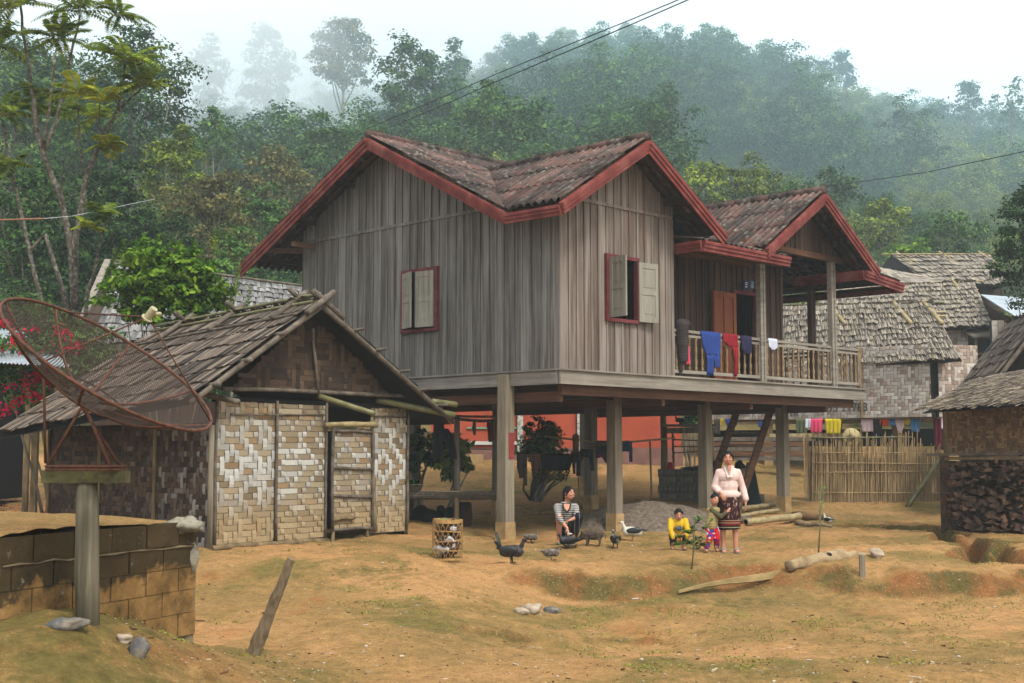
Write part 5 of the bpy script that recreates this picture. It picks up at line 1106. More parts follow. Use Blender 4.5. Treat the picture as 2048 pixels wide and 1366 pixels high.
# ------------------------------------------------------------------ roofs at the left
p = at(540, 600, 28); BH = thing('thatched_house', 'grey thatched house behind the bamboo hut, half covered by the bright green bush', 'house', (-6.5, 29, .4))
a0 = at(185, 690, 27); a1 = at(640, 660, 27.5); b0 = at(232, 528, 30); b1 = at(612, 578, 31); PALL = [rgb(*c) for c in ((124, 122, 120), (134, 132, 130), (114, 112, 112), (142, 140, 137))]
m = MB(); shingles(m, a0, a1, b0, b1, 9, .07, .6, PALL, rd, lift=.04, ragged=.08); m.build('roof', SHING, BH, color=True)
MB().beam(b0 + Vector((-.1, -.3, .05)), at(160, 648, 27), .14, .05).build('barge_board', W_FASX, BH); MB().add([b0 - Vector((0, 0, .05)), a0, at(120, 700, 29.5)], [(0, 1, 2)]).build('gable_end', W_D, BH)
MB().box((-6.8, 29.6, 1.4), (4.6, 3, 2.4)).build('wall', W_D, BH); pole(b0 + Vector((0, -.1, .06)), b1 + Vector((0, -.1, .06)), .04, .03, BAMBD, par=BH)
def zsheet(name, label, pts, Yd=0, par=None):
    o = thing(name, label, 'roof', pts[0]); e = (pts[1] - pts[0]); up = (pts[3] - pts[0]); n = 70; V = []
    for i in range(n + 1):
        w_ = .018 * math.sin(i / n * e.length / .09 * 6.28)
        for k in range(2):
            q = lerp(lerp(pts[0], pts[1], i / n), lerp(pts[3], pts[2], i / n), k); V.append(q + Vector((0, 0, w_)))
    m = MB(); m.add(V, [(2 * i, 2 * i + 2, 2 * i + 3, 2 * i + 1) for i in range(n)]); m.build('corrugated_sheet', ZINC, o, smooth=True)
    return o
zr1 = zsheet('zinc_roof', 'bluish corrugated zinc roof behind the dish, lower sheet with a dark eave', [at(-60, 722, 21.5), at(140, 734, 20.5), at(95, 694, 23), at(-60, 672, 23.6)])
zr2 = zsheet('zinc_roof', 'upper strip of pale zinc roof above the red blossoms at the photo edge', [at(-60, 672, 24.5), at(58, 678, 24), at(50, 664, 25.5), at(-60, 650, 26)])
for o, (x, y, zt) in ((zr1, (-8.3, 22.4, 2.9)), (zr1, (-7.5, 21.2, 2.7)), (zr2, (-9.5, 25.2, 3.7))): MB().box((x, y, zt / 2), (.1, .1, zt)).build('post', STICK, o)
DH = thing('dark_roofed_shed', 'dark timber shed roof just showing at the photo edge beside the dish rim', 'shed', (-12.2, 27, .5)); q = [at(-80, 560, 27), at(36, 632, 26), at(30, 660, 28), at(-80, 640, 29)]
MB().hexa([q[3], q[2], q[1], q[0], q[3] + Vector((0, 0, .08)), q[2] + Vector((0, 0, .08)), q[1] + Vector((0, 0, .08)), q[0] + Vector((0, 0, .08))]).build('roof', BAMBD, DH); MB().box((-11.9, 28, 1.9), (2, 2, 2.8)).build('wall', DARKROOM, DH)
# ================================================================== PLANTS NEAR THE HOUSES
re_ = random.Random(99); rs = np.random.RandomState(77)
ft = thing('frond_tree', 'tall spindly tree with spotted forked trunks and long feathery fronds, behind the dish', 'tree', (at(150, 640, 24).x, 24, G(at(150, 640, 24).x, 24)))
FY = 24.0
def limb(pts, r0, r1, dy=0):
    P = [at(x, y, FY + dy * i / (len(pts) - 1)) for i, (x, y) in enumerate(pts)]; Q = []
    for i in range(len(P) - 1):
        for k in range(3): Q.append(lerp(P[i], P[i + 1], k / 3) + Vector((re_.uniform(-.015, .015), 0, 0)))
    Q.append(P[-1]); MB().tube(Q, [lerp(r0, r1, (i / (len(Q) - 1)) ** .8) for i in range(len(Q))], 8).build('trunk', BARKS, ft, smooth=True)
limb([(152, 900), (150, 640), (143, 500), (122, 400), (88, 310), (74, 268)], .085, .05)
limb([(74, 270), (62, 160), (45, 60), (38, -20)], .05, .022, .5); limb([(84, 300), (100, 215), (113, 95)], .04, .02, -.4); limb([(90, 300), (112, 240), (140, 120), (160, 30)], .05, .02, .3)
limb([(150, 620), (149, 480), (172, 360), (205, 275), (236, 222)], .075, .04, -.2); limb([(236, 222), (246, 165), (252, 120)], .035, .018, -.3); limb([(236, 222), (262, 196), (285, 175)], .028, .015)
limb([(120, 760), (86, 620), (62, 520), (42, 420), (22, 330), (5, 240)], .06, .022, .5); limb([(168, 700), (172, 600), (195, 520), (212, 440)], .06, .015, -.5); limb([(176, 372), (160, 300), (156, 215)], .03, .015, -.4)
limb([(128, 430), (122, 350), (133, 330)], .03, .01, -.4); limb([(205, 300), (198, 240), (200, 205)], .02, .01, -.3); limb([(60, 500), (90, 470), (120, 560), (140, 640)], .03, .05, .2)
def frond(out, base, az, el, ln, pairs=15, wl=.19, droop=.5):
    base = np.array(base); t = np.linspace(0, 1, pairs + 1); h = np.array([math.cos(az), math.sin(az), 0]); P = base + h * (ln * math.cos(el) * t)[:, None] + np.array([0, 0, 1]) * (ln * math.sin(el) * t - droop * ln * t * t)[:, None]
    for i in range(1, pairs + 1):
        d = P[i] - P[i - 1]; d /= np.linalg.norm(d); sd = np.cross(d, [0, 0, 1.]); sd /= np.linalg.norm(sd); l_ = wl * math.sin(math.pi * (.12 + .83 * i / pairs)) ** .6
        for s in (-1, 1):
            e = sd * s * .86 + d * .42 + np.array([0, 0, -.28]); e = e / np.linalg.norm(e) * l_ * re_.uniform(.85, 1.1); w_ = d * l_ * .2; m_ = P[i] + e * .5 + np.array([0, 0, .012])
            out.append([P[i], m_ - w_, P[i] + e, m_ + w_])
    return P
def whorl(name, px, py, n, ln, mat, dy=0, el=(.2, 1.0), droop=.55, az0=None):
    out = []; c = at(px, py, FY + dy); st = MB()
    for i in range(n):
        az = (6.283 * i / n + re_.uniform(-.3, .3)) if az0 is None else az0 + re_.uniform(-.7, .7); P = frond(out, c, az, re_.uniform(*el), ln * 1.12 * re_.uniform(.75, 1.1), droop=droop * re_.uniform(.7, 1.2)); st.tube([Vector(p) for p in P[::5]], [.006, .005, .004, .003][:len(P[::5])], 4)
    V = np.array(out).reshape(-1, 3); o = npmesh(name, V, np.arange(len(V)).reshape(-1, 4), mat, ft); st.build('midrib', BAMBG, o)
for a in [(42, 8, 12, 1.0, 0, .4), (115, 78, 13, .85, 0, 0), (160, 22, 13, 1.05, 0, .3), (252, 122, 16, 1.0, 0, -.3), (284, 172, 12, .75, 1, 0), (8, 228, 11, .85, 0, .5), (88, 232, 12, .85, 0, 1.2), (190, 236, 12, .8, 0, 1.0), (20, 20, 9, .95, 0, -.3),
          (156, 186, 8, .65, 2, -.4), (205, 205, 7, .6, 2, -.3), (215, 290, 7, .42, 2, 0), (20, 330, 7, .5, 1, .3), (205, 430, 7, .5, 1, -.3), (75, 200, 6, .6, 0, .6), (235, 30, 8, .8, 0, .2), (-10, 90, 11, .9, 0, .3), (180, 455, 5, .4, 2, -.3)]:
    px, py, n, ln, kind, dy = a; whorl('frond_crown', px, py, n, ln, L_FROND_Y if kind == 2 else L_FERN, dy - .3, (.15, 1.15))
def bush(name, label, px0, py0, px1, py1, Y, mat, lpx, n, clumps=26, cat='bush', stems=6, base=None, group=None, asp=.45, smat=None):
    """Shrub filling the given photo box at distance Y, with stems down to the ground."""
    m = Y / F; c = at((px0 + px1) / 2, (py0 + py1) / 2, Y); bx = at(base[0], base[1], Y) if base else c; g = G(bx.x, Y); t = thing(name, label, cat, (bx.x, Y, g), group=group)
    rs_ = np.random.RandomState(int(px0 * 3 + py0)); (V, Q), cc = crown(c, ((px1 - px0) / 2 * m * .92, (px1 - px0) / 2 * m * .7, (py1 - py0) / 2 * m * .9), n, lpx * m, rs_, int(clumps * 1.8), .2); npmesh('foliage', V, Q, mat, t)
    b = MB()
    for k in range(stems):
        q = Vector(cc[rs_.randint(len(cc))]); r0 = Vector((bx.x + rs_.normal(0, .04), Y + rs_.normal(0, .04), g - .08)); md_ = lerp(r0, q, .5) + Vector((rs_.normal(0, .06), 0, .08)); b.tube([r0, lerp(r0, md_, .5) + Vector((rs_.normal(0, .04), 0, 0)), md_, q], [.035, .028, .02, .008], 6)
    b.build('stem', smat or BARK, t, smooth=True); return t, cc
bg_, cc = bush('green_bush', 'bright yellow-green leafy bush between the frond tree and the grey thatched house', 195, 482, 480, 680, 23.3, L_BRIGHT, 7, 9500, 120)
spr = MB(); V = []
for (px, py, h_) in [(478, 560, 70), (500, 600, 80), (440, 590, 60), (435, 480, 60), (288, 490, 60), (320, 490, 55), (355, 505, 55), (250, 500, 50), (230, 520, 60), (400, 540, 60), (465, 610, 60), (215, 560, 60), (390, 500, 45)]:
    a_ = at(px - 8, py + h_ * .6, 23.2); b_ = at(px, py - h_ * .4, 23.2); spr.tube([a_, b_], [.01, .005], 5)
    for k in range(46):
        f_ = .15 + .85 * k / 46; p = lerp(a_, b_, f_); an = k * 2.4; e = Vector((math.cos(an), math.sin(an) * .8, .55)).normalized() * .10 * (1.15 - .5 * f_); w_ = e.cross(Vector((0, 0, 1))).normalized() * .025; V += [p, p + e * .5 - w_, p + e, p + e * .5 + w_]
V = np.array([tuple(p) for p in V]); npmesh('foliage', V, np.arange(len(V)).reshape(-1, 4), L_BRIGHT, bg_); tag(spr.build('shoot_stems', BAMBG, bg_), kind='stuff')
# bougainvillea
BLOOM = Mleaf('red_bloom', rgb(120, 14, 34), rgb(176, 22, 52), rgb(206, 44, 84), 3, .35)
bo, cc = bush('bougainvillea', 'bougainvillea shrub full of red and pink blossom behind the mesh dish', -40, 600, 250, 860, 22.6, L_MID, 6, 6500, 60)
P = []
for (px, py, w_, n) in [(45, 722, 26, 60), (60, 765, 26, 130), (95, 690 + 30, 22, 60), (20, 775, 16, 40), (80, 740, 24, 90), (35, 800, 18, 60), (12, 820, 22, 90), (90, 745, 30, 160), (70, 790, 20, 90), (150, 690, 20, 70), (130, 665, 24, 90), (30, 680, 26, 90), (8, 645, 14, 30), (115, 700, 20, 80), (100, 770, 14, 60), (60, 660, 16, 40), (5, 700, 14, 40)]:
    c = at(px, py, 22.0)
    for _ in range(int(n * .6)): P.append(tuple(c + Vector((rs.normal(0, w_ * .0034), rs.normal(0, .12), rs.normal(0, w_ * .0028)))))
P = np.array(P); Vb, Qb = leafquads(P, np.tile([0, -1., .3], (len(P), 1)), .030, rs, .8); npmesh('blossom', Vb, Qb, BLOOM, bo)
P = []
for _ in range(160):
    q = onground(re_.uniform(0, 100), re_.uniform(975, 1030), 10, 30); P.append((q.x, q.y, q.z + .012))
Vb, Qb = leafquads(np.array(P), np.tile([0, 0, 1.], (len(P), 1)), .03, rs, .8); tag(npmesh('fallen_petals', Vb, Qb, BLOOM), 'pink fallen petals on the ground left of the bamboo hut', 'petals', kind='stuff')
bush('green_bush', 'broad-leaved dark bush in the shade between hut and stilts', 800, 850, 880, 960, 27.5, L_MID, 9, 500, 12, base=(830, 990))
bush('young_tree', 'young mango tree with drooping leaves behind the bamboo platform', 868, 862, 946, 968, 25.2, L_YEL, 11, 700, 16, cat='tree', base=(905, 1010), stems=4)
bush('shrub', 'twiggy many-stemmed shrub seen between the stilts before the orange house', 1032, 832, 1142, 945, 29.5, L_MID, 5, 2600, 44, base=(1068, 985), stems=14)
bush('shrub', 'low sparse bare twigs at the foot of the many-stemmed shrub', 1055, 925, 1145, 970, 29.2, L_OLIVE, 4, 500, 24, base=(1070, 985), stems=12)
bush('shrub', 'dark bush far under the porch behind the coop', 1358, 826, 1400, 860, 34, L_DARK, 5, 500, 8)
def plantlet(label, pxs, top, leaves, leaf_len, mat, Y0=None, name='sapling', spread=1.0):
    b_ = onground(*pxs, 6, 30); tp_ = at(top[0], top[1], b_.y); t = thing(name, label, 'plant', b_); md_ = lerp(b_, tp_, .5) + Vector((.02, 0, 0)); MB().tube([b_ - Vector((0, 0, .03)), md_, tp_], [.012, .009, .004], 6).build('stem', BAMBG, t, smooth=True); V = []; tw = MB()
    for (cx, cy, n) in leaves:
        c = at(cx, cy, b_.y + re_.uniform(-.12, .12)); r_ = lerp(b_, tp_, re_.uniform(.35, .9)); tw.tube([r_, c], [.006, .003], 4)
        for k in range(n):
            f_ = re_.random(); p = lerp(r_, c, .45 + .55 * f_); an = re_.uniform(0, 6.28); e = Vector((math.cos(an), math.sin(an), re_.uniform(-.3, .7))).normalized() * leaf_len * re_.uniform(.7, 1.2); w_ = e.cross(Vector((re_.uniform(-.3, .3), 0, 1))).normalized() * leaf_len * .25; V += [p, p + e * .5 - w_, p + e, p + e * .5 + w_]
    V = np.array([tuple(p) for p in V]); npmesh('leaves', V, np.arange(len(V)).reshape(-1, 4), mat, t)
    if leaves: tw.build('twigs', BAMBG, t)
L_SAP = Mleaf('leaf_sapling', rgb(40, 74, 30), rgb(74, 112, 46), rgb(110, 146, 66), 5, .3)
plantlet('bushy green sapling growing in front of the boy in yellow', (1383, 1140), (1388, 1035), [(1400, 1035, 34), (1422, 1040, 24), (1352, 1075, 44), (1370, 1065, 34), (1375, 1090, 50), (1400, 1075, 40), (1412, 1093, 36), (1348, 1090, 34), (1395, 1100, 28), (1385, 1050, 28), (1422, 1085, 18)], .085, L_SAP)
plantlet('thin single-stemmed sapling with a small leaf tuft before the fence', (1636, 1116), (1640, 972), [(1632, 975, 4), (1650, 972, 5), (1641, 978, 4)], .10, L_SAP)
# ================================================================== TIMBER, STONES, BLOCKS AROUND THE YARD
LOGM = M('pale_log', rgb(112, 92, 66), rgb(156, 134, 100), (5, 5, 5), rgb(180, 162, 128), isl=.15, bump=.5)
def logthing(name, label, a, b, r0, r1, mat, cat='log', bend=.02, n=8, hollow=False, lift=0, group=None, sides=12):
    a = Vector(a) + Vector((0, 0, lift)); b = Vector(b) + Vector((0, 0, lift)); t = thing(name, label, cat, a, group=group); k = [lerp(a, b, i / n) + Vector((re_.uniform(-bend, bend), re_.uniform(-bend, bend), re_.uniform(-bend, bend))) for i in range(n + 1)]
    MB().tube(k, [lerp(r0, r1, i / n) * re_.uniform(.92, 1.08) for i in range(n + 1)], sides).build(name + '_body' if name == 'log' else 'stem', mat, t, smooth=True)
    if hollow: d = (k[0] - k[1]).normalized(); MB().tube([k[0] + d * .003, k[0] + d * .006], [r0 * .7, r0 * .7], sides).build('hollow_end', DARKROOM, t)
    return t
g0 = onground(1578, 1150, 10, 30); g1 = at(1756, 1124, g0.y + .9)
lt = thing('log', 'thick pale fallen log with a dark knot lying on the bank', 'log', g0); kk = [g0 + Vector((0, 0, .10)), lerp(g0, g1, .3) + Vector((0, 0, .13)), lerp(g0, g1, .55) + Vector((0, 0, .14)), lerp(g0, g1, .62) + Vector((0, 0, .11)), lerp(g0, g1, .8) + Vector((0, 0, .10)), g1 + Vector((0, 0, .08))]
kl = [lerp(kk[int(i)], kk[min(5, int(i) + 1)], i - int(i)) for i in np.linspace(0, 5, 36)]; MB().tube(kl, list(np.interp(np.linspace(0, 5, 36), range(6), [.075, .10, .115, .09, .08, .04])), 20).rough(.02, 9).rough(.012, 26).build('log_body', LOGM, lt, smooth=True); MB().ell(lerp(g0, g1, .42) + Vector((0, -.08, .20)), (.05, .04, .03)).build('knot', DARKROOM, lt)
q = onground(1724, 1154, 10, 30); o = thing('short_stake', 'short square wooden stake driven in beside the pale log', 'stake', q); MB().box(q + Vector((0, -.02, .11)), (.07, .05, .34)).build('stake_body', W_POST, o)
q0 = onground(1357, 1190, 10, 30); q1 = at(1560, 1150, q0.y + .95); o = thing('split_plank', 'long split pale plank, thin at one end, edging the lower bank', 'plank', q0)
m = MB(); V = []; n_ = 16
for i in range(n_ + 1):
    f_ = i / n_; c = lerp(q0, q1, f_) + Vector((0, 0, .045 + .02 * math.sin(f_ * 5))); h_ = (.012 + .035 * f_) * re_.uniform(.8, 1.2); V += [c + Vector((.0, -.03, -h_ - .01)), c + Vector((0, -.035, h_)), c + Vector((0, .04, h_ * .9)), c + Vector((0, .04, -h_ - .03))]
m.add(V, [(4 * i + k, 4 * i + (k + 1) % 4, 4 * i + 4 + (k + 1) % 4, 4 * i + 4 + k) for i in range(n_) for k in range(4)] + [(0, 1, 2, 3), (4 * n_, 4 * n_ + 3, 4 * n_ + 2, 4 * n_ + 1)]); m.build('plank_body', M('pale_split_wood', rgb(142, 120, 78), rgb(186, 162, 112), (3, 3, 12), isl=0, bump=.5), o)
for k, (xa, ya, xb, yb, r_, mt, lab, hol) in enumerate([(1492, 1052, 1600, 1046, .07, BAMB, 'thickest bamboo pole on the ground, its hollow end beside the woman', 1), (1480, 1036, 1556, 1030, .045, BAMB, 'bamboo pole lying second from the bottom behind the woman', 0), (1482, 1026, 1562, 1018, .05, BAMB, 'bamboo pole resting on top of the pile behind the woman', 0), (1288, 1056, 1372, 1050, .045, BAMBD, 'grey bamboo pole on the ground behind the boy in yellow', 0), (1330, 1036, 1422, 1026, .04, STICK, 'brown pole lying up against the gravel heap', 0), (1466, 1050, 1500, 1044, .05, BAMBD, 'short hollow bamboo end poking out beside the skirt', 1)]):
    a_ = onground(xa, ya, 15, 32); b_ = onground(xb, ya - 4, 15, 32); b_.y = a_.y + .7; b_.x = at(xb, yb, b_.y).x; b_.z = G(b_.x, b_.y) + .02; logthing('bamboo_pole', lab, a_, b_, r_, r_ * .95, mt, 'pole', .008, lift=r_ * (1.0 if k not in (2,) else 1.8), hollow=hol, group='poles lying under the porch')
for k, (xa, ya, xb, yb, w_) in enumerate([(1588, 1032, 1664, 1048, .09), (1590, 1044, 1662, 1050, .05)]):
    a_ = onground(xa, ya + 6, 15, 34); b_ = onground(xb, yb, 15, 34); b_.y = a_.y - .4; b_.x = at(xb, yb, b_.y).x; b_.z = G(b_.x, b_.y); logthing('log', ['weathered brown log beyond the last stilt', 'thin split log lying along the weathered brown one'][k], a_, b_, w_, w_ * .6, WSTK if k else M('brown_log', rgb(84, 62, 40), rgb(128, 98, 64), (9, 2, 9), bump=.5), lift=w_ * .8)
a_ = onground(825, 1036, 18, 34); b_ = onground(1205, 1024, 18, 34); logthing('long_pole', 'long thin log lying on the ground across the space under the house', at(800, 1040, a_.y), b_, .05, .035, STICK, 'pole', .01, lift=.03)
# gravel heap
SAND = M('gravel', rgb(78, 66, 54), rgb(112, 98, 84), (14, 14, 14), rgb(134, 122, 108), isl=0, bump=.9, bd=.03)
gc = onground(1310, 1058, 15, 34); gc.y += 1.0; hp = thing('gravel_heap', 'low wide heap of grey gravel under the house', 'gravel heap', (gc.x, gc.y, G(gc.x, gc.y))); V = []; n_ = 60
for i in range(n_ + 1):
    for j in range(n_ + 1):
        x = (i / n_ - .5) * 4.0; y = (j / n_ - .5) * 2.6; r_ = math.hypot(x / 1.75, y / 1.15); h_ = .56 * max(0, 1 - r_ ** 1.5) + float(vn(x + 9, y, .25, 3)) * .05 * (r_ < 1) + float(vn(x + 9, y, .07, 4)) * .03 * (r_ < 1.03) + float(vn(x, y, .7, 8)) * .10 * (r_ < .9); X_, Y_ = gc.x + x, gc.y + y; V.append((X_, Y_, G(X_, Y_) - .05 + h_ + (.03 if r_ < 1 else 0)))
MB().add(V, [(i * (n_ + 1) + j, (i + 1) * (n_ + 1) + j, (i + 1) * (n_ + 1) + j + 1, i * (n_ + 1) + j + 1) for i in range(n_) for j in range(n_)]).build('gravel', SAND, hp, smooth=True)
# concrete blocks, each one a thing
CB = M('cement_block', rgb(92, 88, 78), rgb(132, 128, 116), (9, 9, 9), isl=.15, bump=.4)
bb = onground(1318, 998, 20, 36); bY = bb.y; bx0 = bb.x; bz = G(bb.x + .8, bY) - .02; proto = {}
def block(kind, x, z, first=[True]):
    if kind not in proto:
        m = MB(); m.box((0, 0, 0), (.38, .19, .185) if kind == 'long' else (.083, .38, .185)); o = m.build('cement_block', CB); proto[kind] = o
    else: o = proto[kind].copy(); C.objects.link(o)
    row = ('bottom course', 'second course', 'third course', 'top course')[min(3, int((z - bz) / .19))]
    o.location = (x, bY + (0 if kind == 'long' else .1), z); o.rotation_euler = (0, 0, re_.uniform(-.02, .02)); tag(o, 'grey cement block laid flat in the ' + row + ' of the stack beside the stilt' if kind == 'long' else 'grey cement block set on edge in the ' + row + ' of the stack beside the stilt', 'block', 'stacked cement blocks')
zz = bz + .095
for r_ in range(4):
    if r_ % 2 == 0:
        for i in range(5): block('long', bx0 + .2 + i * .395, zz)
    else:
        for i in range(21): block('edge', bx0 + .05 + i * .093, zz)
    zz += .19
o = proto['long'].copy(); C.objects.link(o); o.location = (at(1505, 960, bY).x, bY - .3, bz + .1); tag(o, 'single pale cement block standing apart at the stair foot', 'block', 'stacked cement blocks')
def lathe_thing(name, label, cat, p, prof, mat, n=18, part='body', Mx=None):
    o = thing(name, label, cat, p); MB().lathe(prof, p, n, Mx).build(part, mat, o, smooth=True); return o
REDP = M('red_plastic', rgb(170, 24, 30), rgb(196, 36, 40), isl=0, bump=0, rough=.4); BLK_P = M('black_plastic', rgb(26, 28, 30), rgb(44, 46, 48), isl=0, bump=.1, rough=.5); GALV = M('dull_basin', rgb(118, 108, 92), rgb(150, 138, 118), isl=0, bump=.1, rough=.6)
tz = zz - .095
lathe_thing('red_bucket', 'small red plastic bucket upside down on the cement blocks', 'bucket', Vector((at(1341, 915, bY).x, bY, tz)), [(.085, 0), (.09, .01), (.065, .15), (.05, .16)], REDP)
def clothlump(name, label, cat, c, r, mat, seed): 
    o = thing(name, label, cat, c); lump(c + Vector((0, 0, r[2] * .5)), r, 'fabric', mat, o, seed, n=20, amp=.3); return o
DKC = M('dark_blue_cloth', rgb(24, 30, 38), rgb(44, 54, 64), (5, 5, 5), isl=0, bump=.2); BLKC = M('black_cloth', rgb(14, 14, 17), rgb(28, 27, 32), (6, 6, 6), isl=0, bump=.3)
clothlump('tarpaulin', 'crumpled dark tarpaulin lying across the top of the cement blocks', 'tarpaulin', Vector((at(1392, 915, bY).x, bY, tz)), (.30, .14, .05), DKC, 61)
clothlump('sack', 'dark blue sack on the cement blocks just behind the woman', 'sack', Vector((at(1434, 915, bY).x, bY + .1, tz)), (.12, .1, .13), DKC, 62); clothlump('sack', 'second dark sack behind the head of the standing woman, near the stair', 'sack', Vector((at(1482, 915, bY).x, bY + .1, tz)), (.12, .1, .11), BLKC, 63)
p = onground(1500, 1012, 18, 34); o = thing('folded_net', 'dark green tarpaulin hung down like a tent beside the stair foot', 'tarpaulin', p); t0 = at(1500, 925, p.y); MB().add([at(1478, 1015, p.y - .15), at(1520, 1012, p.y - .1), t0 + Vector((.12, .2, 0)), t0 - Vector((.08, 0, 0)), at(1478, 1015, p.y + .5), at(1524, 1012, p.y + .5)], [(0, 1, 2, 3), (4, 3, 2, 5), (0, 3, 4), (1, 5, 2)]).build('sheet', M('green_black_sheet', rgb(16, 26, 26), rgb(34, 46, 46), (12, 2, 2), isl=0, bump=.5), o)
# ------------------------------------------------------------------ trash basket
BK = M('basket_cane', rgb(146, 112, 66), rgb(186, 148, 92), (14, 14, 14), isl=.25, bump=.2)
kp = onground(895, 1120, 10, 30); bk = thing('cane_basket', 'tall openwork cane basket stuffed with rubbish, standing on the bare yard', 'basket', kp); kh, kr = .57, .205
for z_, h_ in ((0.0, .03), (.135, .016), (.255, .016), (.375, .016), (.50, .05)):
    tw = .012 if .1 < z_ < .4 else .004; m = MB(); ring = []
    for k in range(33):
        t = 6.283 * k / 32; r_ = kr * (1 + .03 * math.sin(2 * t + z_ * 9)) * (1.02 if z_ > .4 else .98); zo = tw * math.sin(t * 1.5 + z_ * 20) + z_
        ring.append((r_, t, zo))
    for dr in (0, -.006):
        V = []
        for r_, t, zo in ring: V += [(kp.x + (r_ + dr) * math.cos(t), kp.y + (r_ + dr) * math.sin(t), kp.z + zo), (kp.x + (r_ + dr) * math.cos(t), kp.y + (r_ + dr) * math.sin(t), kp.z + zo + h_)]
        m.add(V, [(2 * k, 2 * k + 2, 2 * k + 3, 2 * k + 1) for k in range(32)])
    m.build('hoop', BK, bk)
m = MB()
for k in range(17):
    for s in (-1, 1):
        pts = []
        for i in range(13):
            z_ = .03 + .5 * i / 12; t = 6.283 * k / 17 + s * .14 * math.sin(z_ / .12 * 3.14159); pts.append(kp + Vector((kr * math.cos(t), kr * math.sin(t), z_)))
        m.tube(pts, .0035, 4, False)
m.build('lattice', BK, bk)
RUB = [M('rubbish_dark', rgb(28, 24, 24), rgb(60, 46, 44), (14, 14, 14), isl=.3, rough=.5), M('rubbish_white', rgb(180, 180, 184), rgb(216, 216, 220), (9, 9, 9), isl=.1, rough=.4), M('rubbish_brown', rgb(80, 52, 38), rgb(120, 84, 60), (9, 9, 9), isl=.3), M('rubbish_green', rgb(90, 96, 50), rgb(140, 140, 84), (9, 9, 9), isl=.3)]
rb = thing('rubbish', 'crumpled dark wrappers and white bags filling the cane basket', 'rubbish', kp + Vector((0, 0, .02)))
for k in range(46):
    t = re_.uniform(0, 6.28); r_ = kr * math.sqrt(re_.random()) * .62; z_ = .05 + .46 * re_.random(); mt = RUB[re_.choice((0, 0, 0, 0, 2, 2, 1, 3))]; lump(kp + Vector((r_ * math.cos(t), r_ * math.sin(t), z_)), (re_.uniform(.04, .075),) * 2 + (re_.uniform(.03, .06),), 'wrapper', mt, rb, k, n=8, amp=.4)
for dx, dz in ((.03, .29), (.09, .43), (.06, .27)): lump(kp + Vector((dx, -kr * .78, dz)), (.045, .03, .03), 'white_bag', RUB[1], rb, 90 + int(dz * 100), n=10, amp=.5)
# ------------------------------------------------------------------ bamboo platform with its load
pc = at(905, 990, 23.6); pz = at(905, 985, 23.6).z; pf = thing('bamboo_platform', 'long low platform of split bamboo on posts beside the hut', 'table', (pc.x, pc.y, 0)); x0, x1 = at(800, 985, 23.6).x, at(1004, 985, 23.9).x
for k in range(26):
    y = 23.3 + k * .04; MB().beam((x0, y, pz + re_.uniform(-.004, .006)), (x1, y + .1, pz - .02 + re_.uniform(-.004, .006)), .034, .016).build('slat', BAMBD, pf)
for y in (23.3, 24.3): MB().tube([(x0 - .05, y, pz - .07), (x1, y + .08, pz - .09)], .045, 8).build('rail', BAMBD, pf, smooth=True)
m = MB()
for k in range(22): x = lerp(x0, x1, k / 21); MB().tube([(x, 23.18, pz - .025), (x, 24.4, pz - .025)], .022, 6).build('crossbar', BAMBD, pf)
for x, y in ((x0 + .15, 23.3), (x0 + 1.05, 23.3), (x1 - .1, 23.4), (x0 + .15, 24.3), (x1 - .1, 24.3)): MB().tube([(x, y, -.05), (x, y, pz - .08)], [.05, .042], 8).build('leg', STICK, pf, smooth=True)
lathe_thing('basin', 'dull metal basin holding greens at the hut end of the bamboo platform', 'basin', Vector((x0 + .22, 23.6, pz + .02)), [(.13, 0), (.15, .005), (.21, .13), (.225, .135), (.205, .12)], GALV, 22)
q = Vector((x0 + .22, 23.6, pz + .14)); (V, Q), _ = crown(q, (.16, .16, .05), 130, .05, rs, 8); tag(npmesh('greens', V, Q, L_DARK), 'dark leafy greens heaped in the metal basin', 'greens')
lathe_thing('drum', 'dark wooden drum standing on the ground under the platform end', 'barrel', Vector((at(925, 1045, 24.2).x, 24.1, G(-.9, 24.1) - .02)), [(.14, 0), (.17, .04), (.185, .22), (.17, .42), (.15, .46)], W_DARK, 18)
clothlump('sack', 'dark lumpy sack slumped in the shade under the bamboo platform', 'sack', Vector((at(850, 1045, 24.3).x, 24.1, G(-1.6, 24.1))), (.28, .2, .2), BLKC, 64); clothlump('sack', 'smaller dark bundle under the middle of the bamboo platform', 'sack', Vector((at(890, 1045, 24.3).x, 24.3, G(-1.2, 24.1))), (.17, .15, .22), DKC, 65)
stk = thing('stick_bundle', 'loose thin canes lying on the bamboo platform', 'sticks', (x0 + .8, 23.5, pz + .02))
for k in range(7): MB().tube([(x0 + .45 + re_.uniform(-.1, .1), 23.4 + k * .03, pz + .03), (x0 + 1.15 + re_.uniform(-.1, .1), 23.35 + k * .05, pz + .02)], .006, 5).build('cane', BAMB, stk)
